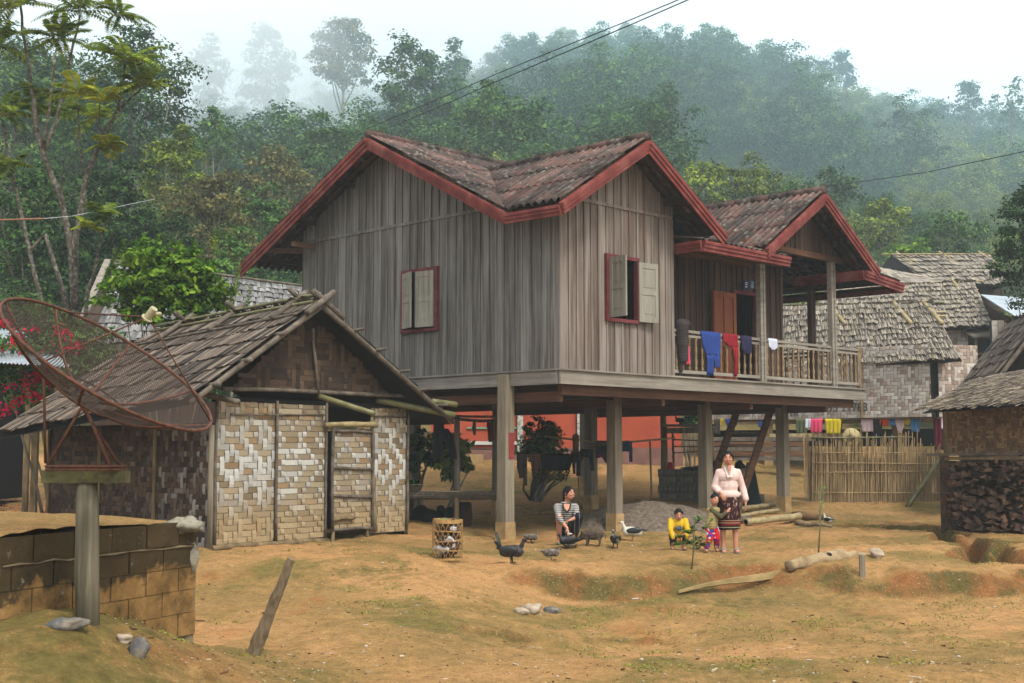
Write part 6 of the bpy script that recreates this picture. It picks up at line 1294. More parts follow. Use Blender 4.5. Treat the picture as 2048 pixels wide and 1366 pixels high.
# ------------------------------------------------------------------ hanging laundry
def clothmat(name, c, c2=None): return M(name, tuple(x * .82 for x in c), c2 or tuple(min(1, x * 1.12) for x in c), (4, 4, 4), isl=0, bump=.12, rough=.95)
BLU = clothmat('blue_cloth', rgb(42, 68, 138)); CRIM = clothmat('crimson_cloth', rgb(142, 26, 38)); NAVY = clothmat('navy_cloth', rgb(38, 34, 64)); WHC = clothmat('white_cloth', rgb(208, 212, 228)); PNK = clothmat('pink_cloth', rgb(222, 72, 110)); YEL = clothmat('yellow_cloth', rgb(208, 186, 34)); GRYC = clothmat('grey_cloth', rgb(78, 70, 68)); MAR = clothmat('wine_cloth', rgb(86, 18, 34)); ORC = clothmat('orange_cloth', rgb(206, 76, 36)); SKY = clothmat('light_blue_cloth', rgb(70, 130, 180)); LPK = clothmat('pale_pink_cloth', rgb(214, 190, 196)); DEN = clothmat('denim_cloth', rgb(52, 74, 96)); BRN = clothmat('brown_cloth', rgb(104, 74, 58)); GRNC = clothmat('olive_cloth', rgb(84, 92, 62))
def garment(name, label, O, ex, rows, mat, nrm_=None, amp=.02, group=None, cat='laundry', back=.15, fold=9):
    """rows: lists of (z below the line, left, right) strips; each strip is a hanging piece; one mesh, folded over the line at the top."""
    O = Vector(O); ex = Vector(ex).normalized(); n = nrm_ or Vector((ex.y, -ex.x, 0)); n = n if n.y < 0 else -n; m = MB(); ph = re_.uniform(0, 6)
    for strip in rows:
        cols = 14; sub = []
        for (z, l, r), (z2, l2, r2) in zip(strip[:-1], strip[1:]):
            for k in range(4): sub.append(tuple(lerp(p, q, k / 4) for p, q in zip((z, l, r), (z2, l2, r2))))
        sub.append(strip[-1]); V = []; pre = [(back, sub[0][1], sub[0][2], -.03)] if strip is rows[0] else []
        full = [(p[0], p[1], p[2], p[3]) for p in pre] + [(z, l, r, .012) for z, l, r in sub]
        for i, (z, l, r, off) in enumerate(full):
            for c_ in range(cols + 1):
                x = lerp(l, r, c_ / cols); w_ = amp * min(1, .25 + z * 2.2) * (math.sin(x * fold * 6 + ph + z * 1.5) + .5 * math.sin(x * fold * 13 + ph * 2)); V.append(O + ex * x + n * (off + w_) + Vector((0, 0, -z + .003 * math.sin(c_ * 2.3 + i))))
        k_ = cols + 1; m.add(V, [(i * k_ + c_, i * k_ + c_ + 1, (i + 1) * k_ + c_ + 1, (i + 1) * k_ + c_) for i in range(len(full) - 1) for c_ in range(cols)])
    t = m.build(name, mat, smooth=True); md_ = t.modifiers.new('thick', 'SOLIDIFY'); md_.thickness = .006; return tag(t, label, cat, group)
LGp = 'clothes hung over the porch rail'; ux = (hw(1, 0) - hw(0, 0)); rl = lambda u: hw(u, .01, 3.755)
garment('trousers', 'bright blue trousers slung over the porch rail, one leg long', rl(3.88), ux, [[(0, 0, .62), (.28, .08, .60), (.44, .14, .58)], [(.43, .14, .36), (.82, .2, .36)], [(.43, .36, .58), (.60, .44, .56), (.66, .5, .55)]], BLU, group=LGp, fold=5)
garment('cardigan', 'crimson knit top hung over the porch rail with one sleeve trailing down', rl(4.58), ux, [[(0, 0, .50), (.14, .02, .50), (.24, .22, .50)], [(.24, .30, .50), (.5, .36, .46), (.80, .34, .44)]], CRIM, group=LGp)
garment('shirt', 'dark navy shirt hung over the porch rail before the doorway', rl(5.17), ux, [[(0, 0, .38), (.25, .04, .38), (.36, .12, .30)]], NAVY, group=LGp)
garment('towel', 'small white cloth over the rail just past the porch post', rl(6.12), ux, [[(0, 0, .32), (.16, .04, .32), (.22, .1, .25)]], WHC, group=LGp)
jk = thing('jacket', 'dark grey quilted jacket bunched up at the wall end of the porch rail', 'jacket', rl(3.25)); p = rl(3.3); m = MB(); m.cone(p + Vector((0, -.04, .06)), p + Vector((.02, -.05, -.55)), .13, .10, n=14); m.cone(p + Vector((-.06, -.05, .0)), p + Vector((-.02, -.05, -.78)), .08, .04); m.ell(p + Vector((.06, -.05, .08)), (.12, .09, .09))
def remesh(m, name, mat, par, vox=.012, sm=4):
    o = m.build(name, mat, par, smooth=True); r = o.modifiers.new('r', 'REMESH'); r.mode = 'VOXEL'; r.voxel_size = vox; r.use_smooth_shade = True; s = o.modifiers.new('s', 'SMOOTH'); s.iterations = sm; s.factor = .5; return o
remesh(m, 'quilted_body', M('quilted_grey', rgb(40, 36, 36), rgb(70, 62, 60), (3, 3, 30), isl=0, bump=.6), jk, .02)
garment('scarf', 'narrow pink scarf dangling behind the grey jacket', rl(3.44) + Vector((0, .04, -.30)), ux, [[(0, .02, .07), (.28, 0, .11), (.34, .02, .10)]], PNK, group=LGp)
BX = 'washing hung along the long house floor edge'; bd = (Vector(wc) - Vector(wa0)); bd.z = 0; bd.normalize()
def bline(px, py=840): f_ = (px - 1405) / 553; y = lerp(wa0.y, wc.y, f_) - .75; return at(px, py, y)
for (px, w_, h_, mt, nm, lab) in [(1428, 12, 26, GRYC, 'shirt', 'dark grey garment hung farthest under the porch end'), (1439, 7, 12, YEL, 'cloth', 'tiny yellow cloth beside the blue bib-shaped garment'), (1450, 24, 20, BLU, 'shirt', 'blue garment curved like a bib hung under the floor edge'), (1516, 12, 14, BLU, 'cloth', 'small blue cloth seen between the stair stringers'), (1592, 20, 26, GRNC, 'trousers', 'olive trousers hung beside the pink one'), (1608, 12, 16, WHC, 'cloth', 'small pale underwear hung between olive trousers and pink cloth'), (1620, 22, 24, PNK, 'towel', 'bright pink towel on the floor edge line'), (1650, 28, 26, YEL, 'towel', 'bright yellow towel on the floor edge line'), (1722, 24, 22, LPK, 'shirt', 'white and dark patterned shirt above the fence'), (1746, 16, 34, BLKC, 'shirt', 'black garment above the straw hat end of the fence'),
        (1759, 17, 12, ORC, 'cloth', 'small orange cloth on the floor edge line'), (1777, 13, 11, SKY, 'cloth', 'light blue cloth next to the orange one'), (1790, 17, 24, LPK, 'underwear', 'pale pink briefs-shaped garment tapering down'), (1807, 13, 10, YEL, 'cloth', 'second small yellow cloth, beside the pale pink briefs'), (1821, 17, 22, SKY, 'shirt', 'blue garment last on the bright floor edge line'), (1866, 18, 62, MAR, 'sarong', 'long magenta sarong hanging by the granary corner'), (1878, 10, 26, LPK, 'cloth', 'pale greenish cloth hung high by the granary corner')]:
    p = bline(px, 838 if px < 1840 else 828); s_ = p.y / F * 1.15; taper = .25 if 'bib' in lab or 'briefs' in lab else .06
    garment(nm, lab, p, bd, [[(0, 0, w_ * s_), (h_ * s_ * .5, w_ * s_ * taper * .4, w_ * s_ * (1 - taper * .4)), (h_ * s_, w_ * s_ * taper * (1.4), w_ * s_ * (1 - taper * 1.4))]], mt, group=BX, amp=.02, back=.1)
o = thing('clothes_line', 'cord carrying the washing along the long house floor edge', 'line', bline(1425, 838)); MB().tube([bline(1420, 838), bline(1650, 839), bline(1885, 836)], .007, 5).build('cord', BAMB, o)
# lines between the stilts
def wline(name, label, pts, r=.006, mat=STICK, cat='line'):
    P = [at(*p) for p in pts]; o = thing(name, label, cat, P[0]); MB().tube(P, r, 6).build('cord' if r < .012 else 'pole_body', mat, o, smooth=True); return P
DL = 'dark laundry under the stilt house'
wline('clothes_line', 'sagging cord of black clothes under the house', [(1018, 905, 25.3), (1060, 911, 25.5), (1150, 900, 25.9), (1215, 888, 26.2), (1260, 880, 26.4)])
s_ = 25.6 / F
def dl(nm, lab, px, py, w_, rows, mt, Y=25.6, **k): garment(nm, lab, at(px, py, Y), (1, .2, 0), [[(a * s_, b * s_, c * s_) for a, b, c in st] for st in rows], mt, group=DL, **k)
dl('trousers', 'charcoal striped trousers hung right against the red-patched stilt', 1034, 906, 0, [[(0, 0, 20), (30, 0, 20)], [(28, 0, 12), (50, 4, 13)], [(28, 12, 20), (64, 15, 20)]], GRYC)
dl('shirt', 'brownish short shirt hung between the striped trousers and the long black cloth', 1060, 907, 0, [[(0, 0, 20), (14, 0, 22), (34, 4, 20)]], BRN); dl('sarong', 'long black cloth hung across the clothes line', 1080, 908, 0, [[(0, 0, 70), (16, 2, 66), (33, 4, 60)]], BLKC, Y=25.7)
dl('trousers', 'black trousers with both legs straight down, middle of the clothes line', 1142, 903, 0, [[(0, 0, 26), (22, 2, 22)], [(20, 2, 9), (44, 4, 9)], [(20, 10, 20), (48, 10, 18)]], BLKC); dl('shirt', 'black shirt with one long sleeve trailing, near the rear stilt', 1160, 899, 0, [[(0, 0, 26), (14, 2, 18)], [(0, 16, 26), (42, 22, 28)]], BLKC)
dl('jacket', 'black jacket hung between the two middle stilts', 1194, 893, 0, [[(0, 0, 30), (16, 6, 30), (34, 18, 30)]], BLKC, Y=26); dl('board', 'folded brown mat standing over the clothes line', 1144, 868, 0, [[(0, 4, 10), (3, 0, 15), (36, 2, 14)]], BRN, cat='mat')
wline('drying_pole', 'pale bamboo drying pole with grey clothes under the house', [(1088, 872, 27.2), (1180, 883, 27.3), (1260, 884, 27.3), (1350, 876, 27.4)], .022, BAMB, 'pole')
o = thing('pole_prop', 'thin upright cane holding up the pale drying pole', 'pole', onground(1305, 1000, 22, 33)); p = at(1300, 883, 27.35); MB().tube([p, Vector((p.x + .03, p.y, G(p.x, p.y) - .05))], .02, 6).build('cane', STICK, o); o = thing('pole_prop', 'thin upright stake under the middle of the clothes line', 'pole', onground(1157, 1010, 22, 33)); p = at(1156, 905, 25.8); MB().tube([p, Vector((p.x + .02, p.y, G(p.x, p.y) - .05))], .015, 6).build('cane', STICK, o)
garment('shirt', 'grey shirt spread over the pale drying pole between the middle stilts', at(1193, 882, 27.25), (1, .05, 0), [[(0, 0, .45), (.22, .02, .40)]], GRYC, group=DL); garment('trousers', 'grey-blue jeans over the pale drying pole, one leg reaching low', at(1243, 884, 27.25), (1, .05, 0), [[(0, 0, .19), (.2, 0, .18)], [(0, .15, .22), (.42, .16, .23)]], DEN, group=DL)
garment('cloth', 'small red and white cloth hung low behind the rear stilt', at(1192, 902, 27.6), (1, .05, 0), [[(0, 0, .1), (.1, .02, .18), (.13, .1, .16)]], CRIM, group=DL)
# rack by the hut
wline('rack_pole', 'knobbly branch rack tied under the house edge beside the hut roof', [(868, 838, 24.2), (912, 838, 24.2), (960, 842, 24.2), (1014, 840, 24.2)], .03, BAMBD, 'pole'); wline('rack_pole', 'upper twig-studded branch of the drying rack', [(880, 830, 24.3), (930, 833, 24.3), (1014, 834, 24.3)], .024, STICK, 'pole')
pp = at(914, 835, 24.3); o = thing('rack_post', 'upright pole carrying the branch rack behind the platform', 'post', (pp.x, 24.3, G(pp.x, 24.3))); MB().tube([(pp.x, 24.3, pp.z + .05), (pp.x + .02, 24.3, 0)], [.055, .06], 9).build('post_body', W_POST, o, smooth=True)
for k, (px, h_) in enumerate([(972, 13), (978, 12), (986, 10), (992, 11), (998, 9), (1004, 9)]): a_ = at(px, 836, 24.25); o = MB().tube([a_, a_ + Vector((.03 if k == 0 else 0, 0, h_ * .0094))], .006, 5).build('rack_peg', BAMB); tag(o, 'little upright peg on the branch rack', 'peg', 'pegs on the branch rack')
dl('sock', 'small dark pouch-shaped sock hung from the branch rack', 944, 842, 0, [[(0, 2, 7), (14, 0, 7), (22, 2, 7), (27, 4, 6)]], GRYC, Y=24.1); dl('legging', 'single wine-red sleeve hung from the branch rack', 974, 840, 0, [[(0, 0, 11), (20, 1, 12), (36, 2, 13), (41, 4, 9)]], MAR, Y=24.1)
dl('trousers', 'black trousers hung in front of the young mango tree', 868, 842, 0, [[(0, 0, 18), (30, -2, 20), (78, 0, 14)], [(14, 14, 26), (28, 18, 36), (70, 32, 44)]], BLKC, Y=23.9)
# tub, coop and hen, plank stack, straw hat
p = onground(1262, 902, 25, 45); lathe_thing('wash_tub', 'black plastic tub standing on the far bank before the orange wall', 'tub', p, [(.12, 0), (.14, .01), (.17, .22), (.18, .225), (.16, .2)], BLK_P)
q = onground(1370, 925, 25, 40); cY = 32.0; cp = thing('hen_coop', 'rough plank coop on poles with a lean-to shelf roof under the porch', 'coop', (at(1370, 925, cY).x, cY, G(at(1370, 925, cY).x, cY))); gcz = cp.location.z
for px, ty, r_ in ((1326, 812, .085), (1345, 862, .03), (1422, 850, .06), (1398, 862, .03)): a_ = at(px, ty, cY); MB().tube([(a_.x, cY, gcz - .1), (a_.x + .02, cY, lerp(gcz, a_.z, .5)), a_], [r_ * 1.1, r_, r_ * .9], 8).build('pole', STICK, cp, smooth=True)
a_ = at(1330, 851, cY); b_ = at(1424, 851, cY); MB().box(((a_.x + b_.x) / 2, cY, a_.z), (b_.x - a_.x + .1, .9, .05)).build('shelf_roof', BAMBD, cp); MB().box(((a_.x + b_.x) / 2, cY - .35, a_.z - .13), (b_.x - a_.x, .05, .14)).build('board', W_POST, cp)
for py in (879, 893, 906): a_ = at(1345, py, cY - .02); b_ = at(1398, py + re_.uniform(-4, 3), cY - .02); MB().tube([a_, b_], .018, 6).build('rung', STICK, cp)
MB().box((at(1378, 0, cY + .2).x, cY + .3, gcz + .25), (.5, .3, .35)).build('nest_box', ORC, cp); MB().box((at(1408, 0, cY).x, cY + .35, gcz + .45), (.3, .3, .8)).build('back_board', W_DARK, cp)
ps = thing('plank_stack', 'stack of long weathered planks stored below the woven house', 'planks', (at(1500, 900, 36).x, 36, G(at(1500, 900, 36).x, 36))); zb_ = at(1500, 922, 36).z
for k in range(5): MB().box((at(1500, 0, 36).x + re_.uniform(-.1, .1), 36.1 + re_.uniform(-.03, .03), zb_ + .07 + k * .135), (3.0 + re_.uniform(-.3, .2), .3, .115)).build('plank', W_BEAM if k % 2 else BAMBD, ps)
pq = bline(1640, 872); MB().beam(pq + Vector((-1.4, .3, 0)), pq + Vector((1.2, 0, .02)), .12, .14).build('plank', BAMB, ps)
hp_ = at(1704, 872, fr_.y - .12); ht = thing('straw_hat', 'floppy straw hat hooked on the fence top', 'hat', hp_); HAT = M('straw', rgb(166, 148, 102), rgb(200, 184, 138), (20, 20, 20), isl=0, bump=.3); Mh = Matrix.Rotation(R(70), 3, 'X') @ Matrix.Rotation(R(15), 3, 'Z')
MB().lathe([(.02, .11), (.07, .10), (.085, .03), (.09, 0), (.21, -.03), (.215, -.035), (.09, -.01)], hp_ + Vector((0, -.03, 0)), 18, Mh).build('brim_and_crown', HAT, ht, smooth=True)
# wires
WIRE = M('cable_black', rgb(24, 24, 26), rgb(40, 40, 42), isl=0, bump=0)
def cable(label, pts, r, n=30):
    P = [at(*p) for p in pts]; a_, b_ = P[0], P[-1]; o = thing('cable', label, 'cable', a_); Q = []
    for i in range(len(P) - 1):
        for k in range(n // (len(P) - 1)): Q.append(lerp(P[i], P[i + 1], k / (n // (len(P) - 1))))
    Q.append(P[-1]); MB().tube(Q, r, 5, False).build('wire', WIRE, o, smooth=True)
cable('upper of the two black cables crossing the sky above the roofs', [(1440, -35, 15), (1265, 38, 17), (1000, 145, 22), (860, 205, 27), (735, 257, 34), (600, 298, 45), (400, 360, 60), (260, 392, 75)], .008, 42)
cable('lower of the two black cables crossing the sky above the roofs', [(1440, -28, 15), (1265, 48, 17), (1000, 160, 22), (860, 222, 27), (735, 272, 34), (600, 318, 45), (400, 378, 60), (260, 412, 75)], .0085, 42)
cable('thin cable running from behind the porch roof to the photo edge', [(1380, 405, 60), (1660, 372, 45), (1850, 345, 36), (2100, 292, 28)], .011, 30)
BC = M('bundle_beige', rgb(140, 96, 70), rgb(170, 124, 92), isl=0, bump=0); P = [at(-40, 441, 20), at(88, 437, 21)]; o = thing('cable_bundle', 'short beige cable bundle at the photo edge before the frond tree', 'cable', P[0]); MB().tube(P, .012, 6).build('wire', BC, o); MB().tube([P[1], at(145, 432, 22), at(310, 398, 30)], .004, 5).build('thin_wire', WHT, o)
# small debris and tufts
m = MB(); DEB = Mcol('debris_bits', (60, 60, 60), .2); dc = [rgb(*c) for c in ((206, 190, 160), (96, 70, 44), (70, 52, 36), (170, 150, 120), (196, 196, 190), (120, 86, 54), (140, 120, 90), (84, 60, 40))]
for k in range(3000):
    px = re_.uniform(200, 2048); py = 1366 - 290 * re_.random() ** 1.1
    if re_.random() < .06: py = re_.uniform(1010, 1080)
    r = ray(px, py); Y = min(30, 1.6 / (-r.z / r.y)); X = Y * r.x / r.y + re_.uniform(-.3, .3); z = G(X, Y); a_ = re_.uniform(0, 3.14); s = re_.uniform(.005, .014) * (1 + (re_.random() < .06) * 1.2); el = re_.choice((1, 1, 1.6, 4)); c = re_.choice(dc); rt = Matrix.Rotation(a_, 3, 'Z') @ Matrix.Rotation(re_.uniform(-.3, .3), 3, 'X'); m.box((X, Y, z + s * .25), (s * el, s / (el ** .5) * .8, s * .5), rt, c)
tag(m.build('litter', DEB, color=True), 'small stones, chips and dry twigs strewn over the yard', 'litter', kind='stuff')
P = []; 
for k in range(420):
    px = re_.uniform(0, 2048); py = re_.choice((re_.uniform(1110, 1366), re_.uniform(1060, 1200))); r = ray(px, py); Y = min(26, 1.65 / (-r.z / r.y)); X = Y * r.x / r.y
    if vn(X, Y, 1.4, 20) < .12 and not (px < 420 and py > 1180 and re_.random() < .6): continue
    for _ in range(26):
        x, y = X + re_.gauss(0, .11), Y + re_.gauss(0, .11); P.append((x, y, G(x, y) + .004 + re_.random() * .014))
P = np.array(P); Vg, Qg = leafquads(P, np.tile([0, -.4, .8], (len(P), 1)), .018, rs, .4); GCOV = Mleaf('ground_green', rgb(66, 74, 30), rgb(100, 102, 44), rgb(136, 130, 66), 2, .15)
tag(npmesh('ground_cover', Vg, Qg, GCOV), 'patches of thin moss and small weeds on the bare earth', 'weeds', kind='stuff')
# ================================================================== PEOPLE AND ANIMALS
SKIN = M('skin', rgb(186, 126, 98), rgb(206, 146, 114), (6, 6, 6), isl=0, bump=0, rough=.55, spec=.3); HAIR = M('hair', rgb(8, 7, 7), rgb(20, 16, 15), (40, 40, 8), isl=0, bump=.2, rough=.65, spec=.15)
LIP = M('lip', rgb(140, 62, 54), rgb(150, 70, 60), isl=0, bump=0); EYE_M = M('eye', rgb(12, 10, 10), rgb(20, 16, 14), isl=0, bump=0, rough=.3); TEETH = M('teeth', rgb(214, 206, 194), rgb(224, 218, 206), isl=0, bump=0)
def stripes(name, cols, scale, axis='z', rough=.9, warp=.15, kind='wave'):
    k = NT(name, rough, .1); v = k.coord((1, 1, 1)); sp = k.n.new('ShaderNodeSeparateXYZ'); k.L(v, sp.inputs[0]); n = k.noise(v, 9, 3)
    t = k.math('FRACT', k.math('ADD', k.math('MULTIPLY', sp.outputs['xyz'.index(axis)], scale), k.math('MULTIPLY', n, warp))); r = k.ramp(t, cols); r.node.color_ramp.interpolation = 'CONSTANT'; return k.out(r)
SKIRT = None
def skirtmat():
    k = NT('brocade_skirt', .9, .1); v = k.coord((1, 1, 1)); sp = k.n.new('ShaderNodeSeparateXYZ'); k.L(v, sp.inputs[0]); z = sp.outputs[2]
    base = k.ramp(k.noise(k.coord((30, 30, 12)), 1, 2), [(.46, rgb(44, 22, 20)), (.56, rgb(74, 30, 28)), (.68, rgb(170, 150, 140))])
    b = k.ramp(z, [(.36, rgb(34, 18, 16)), (.375, rgb(150, 150, 120)), (.385, rgb(50, 22, 20)), (.41, rgb(110, 26, 26)), (.44, rgb(150, 140, 110)), (.45, rgb(110, 26, 26)), (.475, rgb(150, 140, 110)), (.485, rgb(50, 22, 20))]); b.node.color_ramp.interpolation = 'CONSTANT'
    m_ = k.ramp(z, [(.485, (0, 0, 0)), (.49, (1, 1, 1))]); return k.out(k.mix(m_, b, base))
def blobs(name, cols, scale):
    k = NT(name, .9, .1); vo = k.n.new('ShaderNodeTexVoronoi'); vo.inputs['Scale'].default_value = scale; k.L(k.coord((1, 1, 1)), vo.inputs['Vector']); sp = k.n.new('ShaderNodeSeparateXYZ'); k.L(vo.outputs['Color'], sp.inputs[0]); r = k.ramp(sp.outputs[0], cols); r.node.color_ramp.interpolation = 'CONSTANT'; return k.out(r)
def hand(m, wrist, d, palm_n, s=1.0, curl=.5):
    """Palm, four unequal bent fingers and a side thumb. d: direction of the fingers, palm_n: palm normal."""
    w = Vector(wrist); d = Vector(d).normalized(); n = (Vector(palm_n) - d * Vector(palm_n).dot(d)).normalized(); sd = d.cross(n)
    pc_ = w + d * .045 * s; Mx = Matrix((sd, n, d)).transposed(); m.ell(pc_, (.036 * s, .014 * s, .048 * s), Mx, n=12, m=8)
    for k, (o, l) in enumerate(((-.026, .052), (-.009, .064), (.009, .060), (.025, .046))):
        a = w + d * .082 * s + sd * o * s; b = a + (d * (1 - curl * .3) + n * curl * .5).normalized() * l * .5 * s; c = b + (d * (1 - curl) + n * curl).normalized() * l * .55 * s; m.cone(a - d * .01 * s, b, .0088 * s, .008 * s, 7, 2); m.cone(b, c, .008 * s, .0065 * s, 7, 2)
    a = w + d * .03 * s - sd * .032 * s; b = a + (d * .6 - sd * .7 + n * .3).normalized() * .034 * s; c = b + (d * .9 - sd * .2 + n * .4).normalized() * .028 * s; m.cone(a, b, .011 * s, .009 * s, 7, 2); m.cone(b, c, .009 * s, .007 * s, 7, 2)
def head(body, t, O, c, s, face, up=(0, 0, 1), smile=False, hair='long', par=None):
    """Head at c (local), scale s (1 = adult), looking along face. Returns pieces in world space."""
    c = Vector(c); f = Vector(face).normalized(); u = (Vector(up) - f * Vector(up).dot(f)).normalized(); r = f.cross(u); Mx = Matrix((r, f, u)).transposed(); P = lambda x, y, z: c + (r * x + f * y + u * z) * s
    body.ell(c, (.073 * s, .088 * s, .105 * s), Mx, n=18, m=12); body.ell(P(0, .03, -.055), (.052 * s, .055 * s, .05 * s), Mx); body.cone(P(0, .085, .012), P(0, .102, -.018), .008 * s, .014 * s, 8); body.ell(P(0, .084, -.052), (.026 * s, .012 * s, .012 * s), Mx, n=8, m=6)
    for sx in (-1, 1): body.ell(P(sx * .075, -.005, -.008), (.010 * s, .02 * s, .03 * s), Mx, n=8, m=6); body.ell(P(sx * .032, .072, -.022), (.02 * s, .018 * s, .02 * s), Mx, n=8, m=6)
    ft_ = []
    def feat(nm, mt, fn): m = MB(); fn(m); m.v = [tuple(O @ Vector(p)) for p in m.v]; ft_.append((nm, mt, m))
    for sx in (-1, 1):
        feat('eye', EYE_M, lambda m: m.ell(P(sx * .030, .080, .010), (.013 * s, .006 * s, .005 * s), Mx, n=10, m=6)); feat('eyebrow', HAIR, lambda m: m.ell(P(sx * .031, .080, .030), (.017 * s, .006 * s, .0035 * s), Mx, n=8, m=5))
    feat('mouth', LIP, lambda m: m.ell(P(0, .094, -.052), (.024 * s, .006 * s, (.009 if smile else .006) * s), Mx, n=10, m=6))
    if smile: feat('teeth', TEETH, lambda m: m.ell(P(0, .0985, -.051), (.016 * s, .004 * s, .0045 * s), Mx, n=8, m=5))
    h = MB(); h.ell(P(0, -.018, .022), (.083 * s, .090 * s, .100 * s), Mx, n=18, m=12)
    for a in (-.06, -.03, 0, .03, .06): h.cone(P(a, .035, .098 - abs(a) * .5), P(a * 1.25, .064, .066 - abs(a) * .5), .018 * s, .012 * s, 8)
    for sx in (-1, 1): h.cone(P(sx * .072, .03, .05), P(sx * .078, .005, -.03 if hair != 'short' else .03), .018 * s, .012 * s, 8)
    if hair == 'long': h.cone(P(0, -.07, -.02), P(0, -.085, -.14), .045 * s, .02 * s); h.ell(P(0, -.092, -.02), (.045 * s, .035 * s, .04 * s), Mx)
    if hair == 'tail': h.cone(P(0, -.08, -.03), P(-.02, -.12, -.20), .038 * s, .02 * s)
    feat('hair', HAIR, lambda m: m.add(h.v, h.f)); return ft_
class Person:
    def __init__(s, label, loc, rz):
        s.t = thing('person', label, 'person', loc); s.O = Matrix.Translation(Vector(loc)) @ Matrix.Rotation(rz, 4, 'Z'); s.body = MB()
    def put(s, m, name, mat, par=None, vox=.008, sm=3):
        m.v = [tuple(s.O @ Vector(p)) for p in m.v]; return remesh(m, name, mat, par or s.t, vox, sm)
    def finish(s, feats, vox=.0065):
        s.put(s.body, 'body', SKIN, vox=vox, sm=2)
        for nm, mt, m in feats:
            if nm == 'hair': remesh(m, 'hair', mt, s.t, .008, 2)
            else: m.build(nm, mt, s.t, smooth=True)
# --- standing woman
wp_ = onground(1459, 1106, 12, 30); w_ = Person('woman standing in a pale pink blouse and dark patterned wrap skirt, hugged by a boy', wp_, 0); b = w_.body; zq = 1.0
for sx in (-1, 1):
    b.cone((sx * .095, .01, .05), (sx * .09, 0, .40), .034, .05); b.cone((sx * .09, 0, .40), (sx * .08, .01, .80), .055, .085); b.ell((sx * .10, -.045, .032), (.042, .115, .03)); 
    for k in range(5): b.ell((sx * (.10 + (k - 2) * .015 * 1), -.15 - (.012 if k * sx < 2 * sx else 0), .028), (.009, .018, .010), n=8, m=6)
b.cone((0, .01, .88), (0, .02, 1.10), .085, .08); b.cone((0, .02, 1.10), (0, .01, 1.22), .08, .05); b.cone((0, .005, 1.22), (0, -.01, 1.36), .05, .043)
b.cone((-.14, .01, 1.19), (-.205, .03, .98), .04, .036); b.cone((-.205, .03, .98), (-.135, -.11, .885), .036, .024); hand(b, (-.135, -.11, .885), (.3, -.35, -.6), (.3, .7, 0), .95, .6)
b.cone((.14, .01, 1.19), (.215, .02, .96), .04, .036); b.cone((.215, .02, .96), (.245, -.03, .74), .036, .024); hand(b, (.245, -.03, .745), (.05, -.1, -1), (-1, .1, 0), .95, .45)
ff = head(b, w_.t, w_.O, (-.01, -.02, 1.40), 1.0, (-.12, -1, -.02), hair='long', smile=False); w_.finish(ff)
BLO = M('pink_blouse', rgb(216, 184, 174), rgb(232, 206, 196), (7, 7, 7), isl=0, bump=.15); m = MB()
m.ell((0, .01, 1.13), (.165, .115, .12)); m.cone((-.10, .01, 1.2), (.10, .01, 1.2), .055, .055); m.ell((0, .01, .98), (.145, .125, .16)); m.ell((0, .0, .86), (.178, .145, .09)); m.cone((-.04, .005, 1.24), (.04, .005, 1.24), .055, .055)
m.cone((-.145, .01, 1.195), (-.205, .03, .98), .052, .050); m.cone((-.205, .03, .98), (-.165, -.06, .915), .054, .045); m.cone((.145, .01, 1.195), (.215, .02, .96), .052, .050); m.cone((.215, .02, .96), (.248, -.02, .80), .054, .05); bl = w_.put(m, 'blouse', BLO, vox=.009)
m = MB()
for sx in (-1, 1): m.beam((sx * .055, -.03, 1.29), (sx * .012, -.128, 1.12), .05, .012, up=(0, -1, .4))
m.v = [tuple(w_.O @ Vector(p)) for p in m.v]; m.build('collar', M('pale_collar', rgb(214, 190, 182), rgb(226, 204, 196), isl=0, bump=0), w_.t); m = MB(); m.add([(-.028, -.112, 1.285), (.028, -.112, 1.285), (.0, -.140, 1.14), (-.02, -.06, 1.3), (.02, -.06, 1.3)], [(0, 2, 1), (3, 0, 1, 4)]); m.v = [tuple(w_.O @ Vector(p)) for p in m.v]; m.build('neckline', SKIN, w_.t)
BTN = M('button', rgb(70, 50, 50), rgb(90, 60, 60), isl=0, bump=0)
for z_ in (1.08, 1.0, .93): m = MB().ell((.0, -.138 if z_ < 1.05 else -.125, z_), (.006, .004, .006), n=8, m=5); m.v = [tuple(w_.O @ Vector(p)) for p in m.v]; m.build('button', BTN, bl)
m = MB(); V = []; nn = 40
for i, (z_, rx, ry) in enumerate([(.86, .145, .12), (.78, .165, .135), (.65, .17, .138), (.5, .165, .135), (.37, .160, .135), (.355, .158, .133)]):
    for k in range(nn): t = 6.283 * k / nn; f_ = 1 + .03 * math.sin(3 * t + 1) * (.9 - z_) * 2; V.append((rx * f_ * math.cos(t), ry * f_ * math.sin(t), z_ + .012 * math.sin(t + 1)))
m.add(V, [(i * nn + k, i * nn + (k + 1) % nn, (i + 1) * nn + (k + 1) % nn, (i + 1) * nn + k) for i in range(5) for k in range(nn)]); m.v = [tuple(w_.O @ Vector(p)) for p in m.v]; sk = m.build('wrap_skirt', skirtmat(), w_.t, smooth=True); sk.modifiers.new('t', 'SOLIDIFY').thickness = .006
SND = M('grey_sandal', rgb(120, 124, 118), rgb(150, 154, 146), isl=0, bump=0)
for sx in (-1, 1):
    m = MB(); m.ell((sx * .10, -.05, .010), (.048, .13, .014)); m.tube([(sx * .10 - .045, -.09, .03), (sx * .10 - .02, -.095, .066), (sx * .10 + .02, -.095, .066), (sx * .10 + .045, -.09, .03)], .014, 6); m.v = [tuple(w_.O @ Vector(p)) for p in m.v]; m.build('sandal', SND, w_.t, smooth=True)
